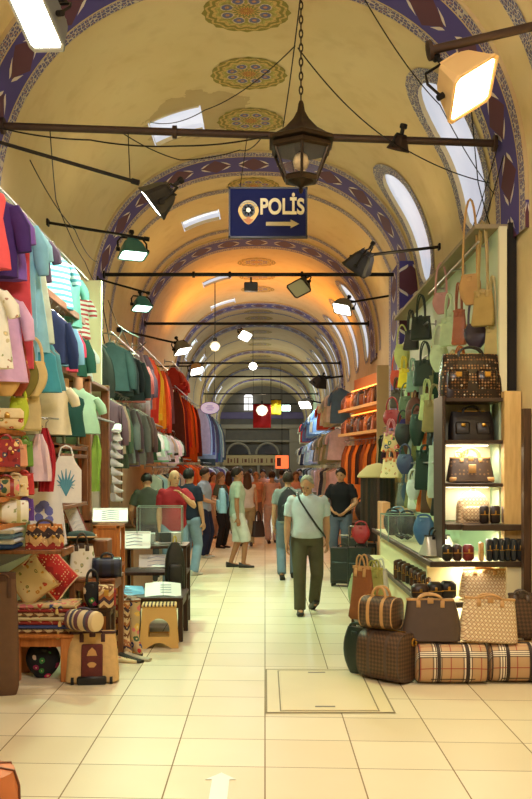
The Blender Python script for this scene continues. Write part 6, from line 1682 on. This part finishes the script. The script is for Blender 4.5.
# the walking man
o, J = person('man in a pale blue shirt and olive trousers walking towards us', 307, 612, 4, 1.70, lf=(-.11, -.20, 0), rf=(.11, .16, .05), lh=(-.27, -.10, .80), rh=(.27, .05, .83), le=(0, 1, 0), re_=(0, 1, -.2), lean=.13, turn=-.35, nod=.38,
   shirt=(206, 218, 228), trou=(92, 88, 66), hair=(168, 162, 146), hairstyle='thin', belly=.085, shoe=(34, 30, 28), vox=.0095, hem=.955, bulk=1.13, skin=(200, 150, 116))
mb = MB(); U = J['U']
mb.tube([U @ V(p) for p in ((-.12, .08, 1.50), (-.13, -.02, 1.50), (-.11, -.12, 1.43), (-.02, -.185, 1.29), (.1, -.21, 1.12), (.2, -.13, .99), (.235, .0, .93))], .014, 6, flat=.5)
attach(o, mb, 'shoulder_strap_bag', 'dark bag strap across the chest of the walking man', 'bag strap', LEA, color=(40, 40, 50))
# man in red, pointing hand at his chin
person('bald man in a dark red T-shirt with a hand at his chin', 174, 575, 20, 1.74, lh=(-.22, .0, .82), rh=(.06, -.24, 1.38), re_=(.4, -.3, -1), shirt=(164, 38, 48), trou=(120, 146, 168), hairstyle='bald', belly=.05, vox=.011, hem=.86, skin=(206, 156, 118), nod=.1, Y=13.6, turn=.2, shoe=(60, 54, 50))
person('man in navy T-shirt and light jeans, back turned, beside the man in red', 189, 573, 150, 1.75, shirt=(34, 40, 58), trou=(140, 166, 192), hair=(30, 24, 22), vox=.012, Y=15.4, hem=.90, lh=(-.25, -.05, .85), rh=(.25, -.02, .83), shoe=(210, 206, 196))
person('man in a grey-green shirt stooping over the stall behind the clear box', 149, 575, 200, 1.70, shirt=(92, 104, 92), trou=(70, 72, 76), hair=(40, 34, 30), vox=.012, Y=14.6, lean=.2, nod=.3, rh=(.22, -.25, 1.0), lh=(-.2, -.3, 1.0), re_=(.2, .6, -.6), le=(-.2, .6, -.6))
person('man in a light blue shirt and dark trousers standing in profile', 204, 556, 75, 1.76, shirt=(168, 190, 220), trou=(40, 48, 82), hair=(56, 44, 36), vox=.0135, Y=18.4, lh=(-.12, -.28, 1.06), rh=(.12, -.28, 1.06), le=(-.3, .6, -1), re_=(.3, .6, -1), nod=.15, shoe=(226, 222, 214))
o, J = person('man in a pale green T-shirt and white shorts in profile with a blue backpack', 237, 567, 100, 1.77, shirt=(188, 206, 186), trou=(226, 232, 222), legs='short', hair=(44, 34, 28), vox=.0125, Y=16.6, lf=(-.08, -.1, 0), rf=(.08, .1, 0), turn=-.2, shoe=(50, 48, 46), skin=(178, 126, 92), hem=.88)
t = bag('backpack', 'backpack', 'light blue backpack worn by the man in white shorts', 'backpack', (o.location.x, o.location.y, .98), 0, LEA, .30, .44, .15, plain('blue_webbing', (96, 130, 160), .7), None, (150, 190, 214), .04)
a = math.radians(100); back = V((math.sin(a) * -1, math.cos(a), 0)); t.location = V(o.location) + V((-math.sin(a), math.cos(a), 0)) * .27 + V((0, 0, .98)); t.rotation_euler = (0, 0, a + pi)
person('woman in a dark top and black trousers talking, with a scarf', 221, 548, 60, 1.66, woman=True, shirt=(90, 92, 80), trou=(36, 32, 36), hair=(150, 110, 80), hairstyle='long', vox=.015, Y=20.6, shoe=(40, 34, 34), rh=(.15, -.25, 1.05), re_=(.3, .6, -1))
o, J = person('woman with long brown hair in a white sleeveless top and khaki trousers', 247, 547, 190, 1.66, woman=True, sleeve='none', shirt=(236, 230, 226), trou=(190, 172, 132), hair=(96, 62, 40), hairstyle='long', vox=.015, Y=20.9, lf=(-.09, .1, .02), rf=(.09, -.1, 0), rh=(.25, -.05, .84), shoe=(60, 46, 40))
p = P(258, 537, 20.7); rbag('slouch', 'handbag', 'dark handbag carried between the woman in white and the woman in pink', 'handbag', p, .3, .3, .36, .14, (50, 38, 34), .24)
person('woman in a pink sleeveless top and pale pink trousers walking away', 272, 543, 185, 1.68, woman=True, sleeve='none', shirt=(240, 184, 170), trou=(216, 186, 184), hair=(74, 50, 40), hairstyle='bun', vox=.015, Y=21.9, lf=(-.1, -.12, 0), rf=(.1, .15, .04), shoe=(70, 50, 46))
person('young man in a black polo shirt standing beside the suitcases', 341, 560, -20, 1.76, shirt=(30, 32, 38), trou=(96, 110, 130), hair=(36, 28, 26), vox=.012, Y=16.4, lh=(-.1, -.22, 1.02), rh=(.14, -.2, 1.0), le=(-.7, .4, -.7), re_=(.7, .4, -.7), nod=.1, hem=.89)
o, J = person('person with a dark backpack half hidden behind the walking man', 288, 575, 178, 1.70, shirt=(150, 160, 160), trou=(120, 140, 160), hair=(60, 46, 38), vox=.013, Y=14.9, lf=(-.1, -.15, 0), rf=(.1, .15, .04))
t = bag('backpack', 'backpack', 'dark backpack on the person hidden behind the walking man', 'backpack', V(o.location) + V((0, -.27, .95)), 0, LEA, .34, .5, .2, BLACKP, None, (44, 48, 54), .04)
# the crowd farther on
CR = [ # px, Y, ang, height, woman, shirt, trousers, hair, style, label
 (213, 23.5, 40, 1.64, True, (226, 130, 120), (190, 160, 150), (90, 60, 44), 'long', 'woman in a coral top behind the man in light blue'),
 (229, 25.0, 180, 1.66, True, (214, 120, 90), (80, 60, 60), (80, 54, 40), 'long', 'woman in an orange top behind the backpack wearer'),
 (256, 24.5, 10, 1.64, True, (222, 150, 120), (150, 120, 110), (190, 140, 90), 'short', 'fair-haired woman facing us between the white and pink tops'),
 (263, 27.0, 0, 1.70, False, (206, 150, 130), (110, 96, 90), (60, 46, 40), 'short', 'man in a peach striped shirt behind the woman in pink'),
 (282, 26.0, 175, 1.72, False, (150, 170, 200), (70, 76, 96), (50, 40, 36), 'short', 'man in a blue shirt right of the woman in pink'),
 (296, 24.0, 5, 1.66, True, (230, 170, 160), (120, 90, 90), (110, 76, 56), 'long', 'woman in pale pink behind the walking man, right side'),
 (289, 31.0, 0, 1.70, False, (170, 180, 200), (80, 80, 90), (70, 56, 46), 'short', 'man in pale grey-blue far behind the walking man'),
 (241, 31.0, 10, 1.72, False, (190, 110, 80), (70, 70, 80), (50, 40, 36), 'short', 'man in a rust shirt far behind the backpack wearer'),
 (250, 35.0, 180, 1.70, False, (200, 190, 180), (90, 90, 96), (60, 50, 44), 'short', 'man in a beige shirt walking away in the far crowd'),
 (272, 36.0, 5, 1.66, True, (160, 190, 210), (90, 90, 110), (80, 60, 46), 'long', 'woman in pale blue in the far crowd'),
 (232, 33.0, 20, 1.72, False, (90, 110, 140), (60, 60, 70), (40, 34, 30), 'short', 'man in a steel blue shirt in the far crowd at left'),
 (300, 34.0, -10, 1.70, False, (100, 120, 150), (60, 64, 76), (50, 40, 36), 'short', 'man in slate blue by the right-hand clothes'),
 (204, 27.6, 60, 1.68, False, (190, 90, 60), (70, 60, 60), (50, 40, 34), 'short', 'man in a brick red shirt by the orange shop at left'),
 (240, 42.0, 0, 1.70, False, (180, 160, 150), (80, 80, 90), (60, 50, 44), 'short', 'man in a greyish shirt near the far shopfront, left'),
 (262, 44.0, 180, 1.70, False, (150, 120, 110), (70, 70, 80), (60, 50, 44), 'short', 'man in brown near the far shopfront, middle'),
 (284, 43.0, 0, 1.66, True, (200, 170, 180), (90, 80, 96), (70, 54, 46), 'long', 'woman in mauve near the far shopfront, right'),
]
FARB = {}
for px, Y, ang, hh, wm, sh_, tr_, hr, st, lab in CR:
    k = (wm, st)
    if k not in FARB:
        o, _ = person(lab, px, 0, ang, hh, woman=wm, shirt=sh_, trou=tr_, hair=hr, hairstyle=st, vox=.018, Y=Y, lf=(-.1, -.08, 0), rf=(.1, .08, 0)); FARB[k] = o
    else:
        o = clone(FARB[k], ((px - CX) * Y / F, Y, 0), math.radians(ang), lab, scale=hh / 1.72)
        o.color = lin(SKN)
        for c_ in o.children:
            b = c_.name.split('.')[0]
            if b == 'shirt': c_.color = lin(sh_)
            elif b == 'trousers': c_.color = lin(tr_)
            elif b == 'hair': c_.color = lin(hr)
# ================================================================== FARTHER SHOPS
def runcol(seed, base, n, dv=18):
    r = random.Random(seed); return [tuple(max(0, min(255, c + r.randint(-dv, dv))) for c in r.choice(base)) for _ in range(n)]
def goods_row(kind, nm, cat, where, side, X, z, Y0, Y1, n, cols, w, L, sleeve=.2, flare=1.05, seed=1, rz=.3, colname=None, group=None):
    cs = runcol(seed, cols, n); r = random.Random(seed); group = group or '%s %ss %s' % (colname or 'hanging', cat, where)
    if len(cols) == n: cs = cols
    rail('hanging_rail', 'rail of the %s %ss, %s' % (colname or 'hanging', cat, where), (side * X, Y0 - .1, z + .135), (side * X, Y1 + .1, z + .135), .012, (.1, .5, .9), side=side * .7)
    for i in range(n):
        Y = Y0 + (Y1 - Y0) * i / max(1, n - 1); lab = '%s %s %s from the near end, %s' % (ORD[i], colname or 'hanging', cat, where)
        loc = (side * X + r.uniform(-.03, .03), Y, z)
        q = -rz if side > 0 else rz
        if kind == 'shawl': shawl('hanging_' + nm, lab, cat, loc, q, cs[i], w, L + .1 * int(r.uniform(-1.5, 1.5)), group)
        else: hang_top('hanging_' + nm, kind, lab, cat, loc, q, cs[i], group, w, L, sleeve, flare)
        o_ = LASTHUNG[0]
        o_.scale = (r.uniform(.82, 1.05), 1, r.uniform(.86, 1.1)); o_.rotation_euler.z += r.uniform(-.25, .25)
# --- left
shawl('hanging_coat', 'black cone-shaped coat hanging at the corner after the mint board', 'coat', P(100, 347, 11.4), .3, (40, 38, 36), .34, .62)
rail('hanging_rail', 'rail above the black cone-shaped coat', (-2.04, 11.1, 3.34), (-2.04, 11.9, 3.34), .01, (.3,))
goods_row('jacket', 'jacket', 'jacket', 'after the tall rack', -1, 2.0, 3.42, 12.1, 14.6, 8, [(50, 66, 70), (44, 56, 62), (58, 72, 74), (36, 44, 52), (52, 66, 72), (214, 120, 120), (206, 110, 116), (90, 60, 80)], .5, .6, .45, rz=.35, colname='thick')
goods_row('trews', 'tunic', 'tunic', 'under the jackets', -1, 1.98, 2.66, 11.6, 14.7, 12, [(110, 96, 100), (90, 84, 84), (130, 116, 110), (70, 62, 66), (150, 140, 130)], .44, .8, .5, 1.05, 3, rz=.35, colname='greyish')
goods_row('shawl', 'shawl', 'shawl', 'beyond the jackets', -1, 2.02, 3.66, 15.0, 19.0, 12, [(150, 120, 130), (120, 100, 120), (222, 90, 60), (206, 50, 40), (236, 120, 40), (240, 170, 40), (250, 200, 60), (240, 150, 40), (226, 90, 40), (196, 60, 40), (150, 80, 80), (120, 70, 80)], .34, 1.02, rz=.3, colname='bright')
goods_row('blouse2', 'blouse', 'blouse', 'below the bright shawls', -1, 1.94, 2.42, 15.2, 19.6, 16, [(226, 230, 226), (190, 214, 206), (60, 76, 76), (150, 180, 172), (236, 236, 230), (40, 44, 48), (206, 170, 130)], .4, .5, .25, 1.1, 7, rz=.35, colname='pale or dark')
goods_row('blouse3', 'vest', 'vest', 'lowest row below the shawls', -1, 1.86, 1.66, 15.4, 19.8, 16, [(220, 226, 226), (50, 56, 60), (60, 160, 100), (170, 196, 190), (210, 190, 170), (90, 100, 120)], .4, .48, 0, 1.1, 9, rz=.35, colname='small')
goods_row('red_shawl', 'scarf', 'scarf', 'high over the left orange shop', -1, 2.05, 4.0, 20.5, 23.0, 8, [(200, 50, 60), (226, 90, 70), (180, 40, 60), (236, 120, 90)], .34, .38, .2, 1.1, 5, rz=.3, colname='red')
goods_row('shawl', 'robe', 'robe', 'left orange shop', -1, 1.98, 3.45, 20.4, 26.5, 14, [(236, 110, 40), (226, 90, 30), (110, 40, 30), (80, 34, 28), (240, 130, 60), (200, 70, 30)], .42, 1.3, rz=.35, seed=11, colname='orange or brown')
goods_row('kaftan', 'kaftan', 'kaftan', 'lower row, left orange shop', -1, 1.9, 1.85, 20.6, 27, 14, [(230, 100, 40), (120, 50, 30), (206, 80, 40), (240, 150, 80)], .44, .8, .3, 1.1, 13, rz=.35, colname='orange or brown')
goods_row('shawl', 'long_cloth', 'cloth', 'past the left orange shop', -1, 1.98, 3.6, 28.5, 40, 18, [(170, 180, 200), (206, 210, 214), (90, 110, 140), (120, 150, 140), (150, 150, 170), (60, 70, 90)], .6, 1.5, rz=.35, seed=17, colname='bluish')
goods_row('dress2', 'dress', 'dress', 'lower row past the left orange shop', -1, 1.9, 1.8, 28.5, 42, 16, [(120, 130, 150), (190, 190, 190), (80, 110, 110), (100, 90, 120)], .55, .9, .2, 1.15, 19, rz=.35, colname='muted')
# counters under the rows on both sides
def counter(side, Y0, Y1, m, lab, h=.85, X0=1.55):
    xa, xb = (side * X0, side * 2.3) if side > 0 else (-2.55, -X0 - .1)
    c = V(((xa + xb) / 2, (Y0 + Y1) / 2, 0)); t = thing('stall_counter', lab, 'counter', c)
    mb = MB(); tbox(mb, V((min(xa, xb), Y0, .06)) - c, V((max(xa, xb), Y1, h - .04)) - c, .006); mb.build('cabinet_front', m, t, 30)
    mb = MB(); tbox(mb, V((min(xa, xb) - .02, Y0 - .02, h - .04)) - c, V((max(xa, xb) + .0, Y1 + .02, h)) - c, .006); mb.build('counter_top', W_DARK, t, 30)
    mb = MB(); tbox(mb, V((min(xa, xb) + .04, Y0 + .04, 0)) - c, V((max(xa, xb) - .04, Y1 - .04, .06)) - c); mb.build('plinth', BLACKP, t, 0)
counter(-1, 11.6, 13.6, W_MID, 'brown counter under the tunics on the left', .8)
counter(-1, 15.7, 19.8, plain('grey_laminate', (150, 146, 136), .5), 'grey counter under the lowest vests on the left', .8, 1.5)
counter(-1, 20.4, 27.2, W_ORANGE, 'orange-brown counter of the orange shop on the left', .75, 1.5)
counter(-1, 28.2, 42, W_DARK, 'dark long counter past the orange shop on the left', .7, 1.5)
counter(1, 16.6, 19.8, W_ORANGE, 'orange-brown counter of the orange shop on the right', .8)
counter(1, 20.6, 44, plain('grey_laminate', (150, 146, 136), .5), 'grey long counter past the orange shop on the right', .75)
# --- right: the orange bag shop
mb = MB(); tbox(mb, (1.98, 16.35, 0), (2.36, 16.42, 3.6)); struct(mb.build('trim_80', PLASTER_B, ang=0))
AX, AY, AR = 2.12, 17.0, .158      # the shop's front runs slantwise into the aisle
def slant(u, v=0.0): return (AX - math.sin(AR) * u + math.cos(AR) * v, AY + math.cos(AR) * u + math.sin(AR) * v)
for z, lab in ((3.02, 'upper shelf of brown bags in the orange shop on the right'), (2.50, 'lower shelf of brown bags in the orange shop on the right')):
    x, y = slant(1.6, .18); t = thing('hanging_shelf', lab, 'shelf', (x, y, z), AR)
    mb = MB(); mb.box((0, 0, -.02), (.36, 3.3, .04), .005); mb.build('plank', W_ORANGE, t, 30)
    mb = MB(); mb.box((-.185, 0, -.02), (.015, 3.3, .06)); mb.build('lip', W_PALE, t, 0)
    mb = MB(); mb.box((.1, 0, .42), (.02, 3.2, .02)); mb.build('light_strip', glow('orange_tube', (255, 170, 70), 3.0), t, 0)
    r = random.Random(int(z * 10)); row = 'upper' if z > 2.8 else 'lower'
    for k in range(12):
        x, y = slant(.15 + k * .265, .16); kd = ('satchel', 'duffel', 'tote', 'backpack')[k % 4]
        c_ = r.choice([(120, 66, 36), (150, 84, 40), (60, 36, 26), (176, 110, 60), (90, 50, 30)])
        rbag(kd, 'handbag', 'leather bag on the %s shelf of the orange shop, %s from the near end' % (row, ORD[k]), 'handbag', (x, y, z + .003), -.5, .3, .3 if kd != 'duffel' else .24, .17, c_, .07)
for u, v, z0, z1, m in ((1.6, .38, 0, 3.7, plain('orange_wall_paint', (226, 130, 50), .7)),):
    x, y = slant(u, v); mb = MB(); mb.box((0, 0, (z0 + z1) / 2), (.03, 3.4, z1 - z0)); o = mb.build('trim_81', m, ang=0); o.location = (x, y, 0); o.rotation_euler = (0, 0, AR); struct(o)
rail('hanging_rail', 'rail of the hanging leather goods under the orange shop shelves', slant(.05, .1) + (2.36,), slant(3.1, .1) + (2.36,), .012, (.1, .5, .9), side=.9)
for k in range(10):
    x, y = slant(.2 + k * .3, .1); shawl('hanging_leather', '%s hanging leather strip from the near end under the orange shop shelves' % ORD[k], 'leather strip', (x, y, 2.25), -.35, [(60, 36, 26), (226, 120, 40), (90, 50, 30), (226, 130, 60), (150, 80, 40)][k % 5], .26, .8)
goods_row('tee_r', 'shirt', 'shirt', 'top row, past the orange bag shop', 1, 1.72, 3.6, 21.2, 40, 20, [(236, 240, 246), (200, 214, 236), (170, 190, 226), (226, 230, 226), (120, 140, 190), (206, 60, 56)], .55, .75, .25, 1.05, 29, rz=.4, colname='white or blue')
goods_row('tee_r2', 'blouse', 'blouse', 'middle row, past the orange bag shop', 1, 1.70, 2.68, 21.3, 41, 20, [(240, 240, 240), (190, 206, 226), (60, 70, 90), (206, 214, 206), (150, 170, 150)], .55, .75, .25, 1.1, 31, rz=.4, colname='white or grey')
goods_row('tee_r3', 'vest', 'vest', 'lowest row, past the orange bag shop', 1, 1.68, 1.76, 21.4, 42, 20, [(230, 230, 226), (80, 90, 100), (170, 180, 190), (206, 200, 190)], .55, .7, 0, 1.1, 37, rz=.4, colname='pale or grey')
goods_row('cap_r', 'bag_strap', 'strap', 'before the orange bag shop', 1, 2.08, 2.35, 14.6, 16.1, 8, [(60, 40, 34), (90, 70, 60), (200, 190, 180), (40, 34, 34)], .2, .7, 0, 1.0, 41, rz=.4, colname='dangling')
rbag('hobo', 'handbag', 'round dark bag on the counter of the orange bag shop, near corner', 'handbag', (1.8, 16.95, .803), -.5, .34, .36, .2, (50, 34, 28), .1)
rbag('satchel', 'handbag', 'tan bag on the counter of the orange bag shop, second', 'handbag', (1.85, 17.5, .803), -.5, .36, .3, .2, (176, 106, 56), .08)
# --- signs, banners
def oval_sign():
    Y = 24.0; t = thing('hanging_oval_sign', 'white oval sign hanging over the left side of the aisle', 'sign', P(210, 408, Y))
    k = Y / F; mb = MB(); mb.lathe([(0, -.02), (1, -.02), (1, .02), (0, .02)], 36, RX(pi / 2) @ Matrix.Diagonal((9.5 * k, 6 * k, 1, 1))); mb.build('board', glow('oval_white', (214, 204, 232), .55), t, 30)
    mb = MB(); mb.tube([V((9.5 * k * math.cos(a), -.01, 6 * k * math.sin(a))) for a in [2 * pi * j / 36 for j in range(36)]], .012, 6, closed=True); mb.build('rim', plain('oval_rim', (130, 120, 160), .4), t)
    mb = MB()
    for i, w in ((-1, .14), (0, .22), (1, .14)): mb.box((0, -.026, i * .05), (w, .004, .018))
    mb.build('faded_lettering', plain('oval_ink', (170, 160, 190), .5), t, 0)
    for s in (-1, 1):
        mb = MB(); mb.cyl((s * .12, 0, 5.2 * k), (s * .12, 0, 1.55), .006, n=5); mb.build('hanging_wire', IRON, t)
oval_sign()
def banner(px0, px1, py0, py1, Y, col, lab):
    a, b = P(px0, py0, Y), P(px1, py1, Y); w, h = b.x - a.x, a.z - b.z
    t = thing('hanging_banner', lab, 'banner', ((a.x + b.x) / 2, Y, a.z))
    mb = MB(); mb.grid(lambda u, v: V(((u - .5) * w, .04 * math.sin(u * 9 + v * 2), -v * h)), 14, 6); o = mb.build('banner_cloth', FAB, t, 70, solid=.012); o.color = lin(col)
    mb = MB(); mb.cyl((-w * .55, 0, .01), (w * .55, 0, .01), .02); mb.build('banner_pole', IRON, t)
    for s in (-1, 1):
        mb = MB(); mb.cyl((s * w * .5, 0, .02), (s * w * .45, 0, 6.3 - a.z), .008, n=5); mb.build('hanging_wire', IRON, t)
    return t
banner(253, 271, 404, 428, 41.0, (176, 30, 36), 'dark red banner hanging across the aisle near the far end')
banner(271, 281, 400, 415, 41.3, (236, 200, 40), 'yellow banner hanging right of the dark red one')
pendant(262, 375, 410, 40.0, .26, 'pale glowing globe lamp in front of the dark red banner', glow('globe_glow', (250, 230, 200), 1.6), 120, (255, 230, 190))
t = thing('hanging_sign_box', 'small orange lit sign box over the far right shops', 'sign', P(282, 462, 44)); mb = MB(); mb.box((0, 0, 0), (.62, .16, .62), .02); mb.build('lit_case', glow('orange_sign', (255, 110, 60), 1.3), t, 30)
mb = MB(); mb.box((-.15, -.085, 0), (.2, .01, .4)); mb.build('dark_mark', plain('sign_mark', (120, 40, 30), .5), t, 0)
mb = MB(); mb.cyl((0, 0, .3), (0, 0, 3.6), .012, n=5); mb.build('hanging_wire', IRON, t)
# --- the shopfront closing the vault
Ye = 55.8
STN = plain('pale_stone', (166, 160, 146), .8, 0, 1.5, .12); VIO = plain('violet_band', (112, 104, 150), .7, 0, 3, .2)
def sbox(a, b, nm, m): mb = MB(); tbox(mb, a, b, .02); return struct(mb.build(nm, m, ang=30))
sbox((XL, Ye - .3, 4.1), (XR, Ye, 4.35), 'trim_90', STN); sbox((XL, Ye - .2, 4.7), (XR, Ye, 5.1), 'trim_91', VIO); sbox((XL, Ye - .25, 3.3), (XR, Ye, 3.42), 'trim_92', STN)
w = thing('window_60', None, None, (-1.0, Ye - .05, 5.2)); struct(w)
mb = MB(); mb.prism([(-.28, 0), (.28, 0), (.28, .75)] + [(.28 * math.cos(a), .75 + .28 * math.sin(a)) for a in [pi * j / 10 for j in range(1, 10)]] + [(-.28, .75)], .04); mb.build('window_pane', glow('end_window', (236, 236, 240), 1.3), w, 0)
mb = MB()
for x in (-.28, 0, .28): mb.box((x, -.03, .4), (.035, .04, .8))
for z in (0, .4, .78): mb.box((0, -.03, z), (.58, .04, .035))
mb.build('window_frame', STN, w, 0)
t = thing('shopfront', 'far shopfront with a long lettered fascia closing the vault', 'shopfront', (-.6, Ye - .3, 0))
mb = MB(); mb.box((0, 0, 2.2), (3.9, .2, .62), .02); mb.build('fascia', plain('fascia_beige', (206, 186, 140), .5), t, 30)
r = random.Random(4)
mb = MB(); x = -1.6
while x < 1.6:
    h = r.choice((.3, .26, .2)); mb.box((x, -.11, 2.18), (r.choice((.06, .1, .14)), .03, h)); x += r.choice((.18, .2, .3))
mb.build('fascia_lettering', plain('fascia_ink', (120, 70, 50), .5), t, 0)
for x0 in (-1.0, .75):
    mb = MB(); n = 16
    mb.rings([[V((x0 + (q + .06 * (i == 1)) * math.cos(a), -.1 - .05 * (i == 1), 2.55 + (q + .06 * (i == 1)) * math.sin(a))) for a in [pi * j / n for j in range(n + 1)]] for i, q in ((0, .62), (1, .62), (2, .74), (3, .74))], closed=False, cap=False); mb.build('arch_moulding', STN, t, 30)
    mb = MB(); mb.prism([(.6 * math.cos(a), .6 * math.sin(a)) for a in [pi * j / n for j in range(n + 1)]], .05, TR(x0, -.03, 2.55)); mb.build('arch_pane', plain('dark_glass', (40, 44, 50), .2), t, 0)
for x in (-1.9, -.85, .2, 1.2, 1.9):
    mb = MB(); mb.box((x, 0, .95), (.14, .2, 1.9), .01); mb.build('jamb_post', STN, t, 30)
for x in (-1.38, -.32, .7, 1.55):
    mb = MB(); mb.box((x, .08, 1.0), (.8, .03, 1.8)); mb.build('shop_window', plain('warm_shop_glass', (110, 96, 80), .15), t, 0)
sbox((XL, Ye - .2, 0), (XL + .35, Ye, 4.1), 'trim_93', STN); sbox((XR - .9, Ye - .2, 0), (XR, Ye, 4.1), 'trim_94', STN)
light('front_fill_light', 'POINT', (0.1, 4.3, 4.7), 165, (255, 246, 232), size=.35)  # unseen fill lights added over the viewer to brighten the near end
light('front_fill_light', 'AREA', (0.3, 1.8, 5.4), 100, (255, 248, 238), size=1.2, target=(0, 6.5, 0))
# unseen uplights added to brighten the vault, the orange pair for the orange bay
for x, y, e, c in ((-1.9, 11.6, 38, (255, 228, 180)), (1.75, 11.9, 38, (255, 228, 180)), (-1.8, 17.6, 70, (255, 206, 120)), (1.6, 17.6, 60, (255, 206, 120)), (-1.6, 23.6, 300, (255, 166, 52)), (1.4, 23.6, 300, (255, 166, 52))):
    light('vault_fill_light', 'SPOT', (x, y, 4.2), e, c, size=.2, target=(x * .4, y, 6.7), spot=2.4, blend=.8)
# warm lamps of the two orange shops
for x, y, z, e, tx, ty in ((1.3, 17.6, 3.7, 60, 2.1, 18.0), (1.2, 19.4, 3.7, 50, 2.0, 19.6), (-1.5, 21.4, 3.8, 40, -2.4, 21.6), (-1.5, 24.6, 3.8, 40, -2.4, 24.8)):
    light('orange_shop_light', 'SPOT', (x, y, z), e, (255, 138, 40), size=.15, target=(tx, ty, 1.6), spot=1.7)
for x, y, z, e, c in ((.5, 30, 4.6, 150, (226, 236, 255)), (-.5, 35, 4.6, 70, (226, 236, 250)), (.5, 41, 4.6, 120, (206, 244, 236))):  # added fill lights for the far aisle and end wall, without fittings
    light('far_fill_light', 'SPOT', (x, y, z), e, c, size=.2, target=(x * 1.5, y + .5, 0), spot=2.4)
light('far_fill_light', 'POINT', (.3, 37, 4.9), 26, (200, 220, 226), size=.2)
light('far_fill_light', 'POINT', (-.6, 51.5, 4.6), 150, (220, 236, 236), size=.2)
# repeats carry a group phrase
GR = {'iron_tie_rod': 'iron tie rods across the vault', 'bracket_arm': 'bracket arms of the floodlights', 'hanging_floodlight': 'floodlights along the vault', 'pendant_lamp': 'pendant lamps down the middle', 'hanging_rail': 'clothes and bag rails of the stalls', 'hanging_shelf': 'shelves of the stalls',
      'hanging_handbag': 'handbags hanging along the mint wall', 'wallet': 'wallets on the counter and shelves', 'handbag': 'handbags set out for sale', 'hanging_shirt': 'shirts and tops hanging at the stalls', 'hanging_dress': 'dresses hanging at the stalls', 'hanging_blouse': 'blouses hanging at the stalls', 'hanging_jacket': 'jackets hanging at the stalls', 'hanging_tshirt': 'T-shirts at the top of the left stall',
      'dress_form': 'dress forms under the wooden shelf', 'boot': 'embroidered boots on the floor', 'slipper': 'slippers near the boots', 'small_bag': 'small bags on the tiers at the left edge', 'hanging_bag': 'small hanging bags at the left edge', 'hanging_scarf': 'scarves hanging on the left', 'suitcase': 'suitcases behind the duffels', 'plaid_bag': 'plaid roll bags on the floor', 'tote_bag': 'totes on the plaid rolls', 'duffel_bag': 'duffel bags', 'printed_sheet': 'printed sheets for sale', 'small_chest': 'small chests on the dark bench', 'cushion': 'cushions at the left stall', 'sunglasses': 'sunglasses in the clear box', 'pouch': 'bags on the aisle counter', 'postcard_pack': 'packs in the clear display box', 'person': 'people in the bazaar aisle', 'hanging_banner': 'banners near the far end', 'stall_counter': 'counters under the clothes', 'hanging_skirt': 'skirts under the blue dress', 'backpack': 'backpacks', 'clear_box': 'clear display boxes'}
import re as _re
for o in list(COL.objects):
    if o.parent is None and o.get('category') and not o.get('group'):
        st = _re.sub(r'\.\d+$', '', o.name)
        if st in GR: o['group'] = GR[st]
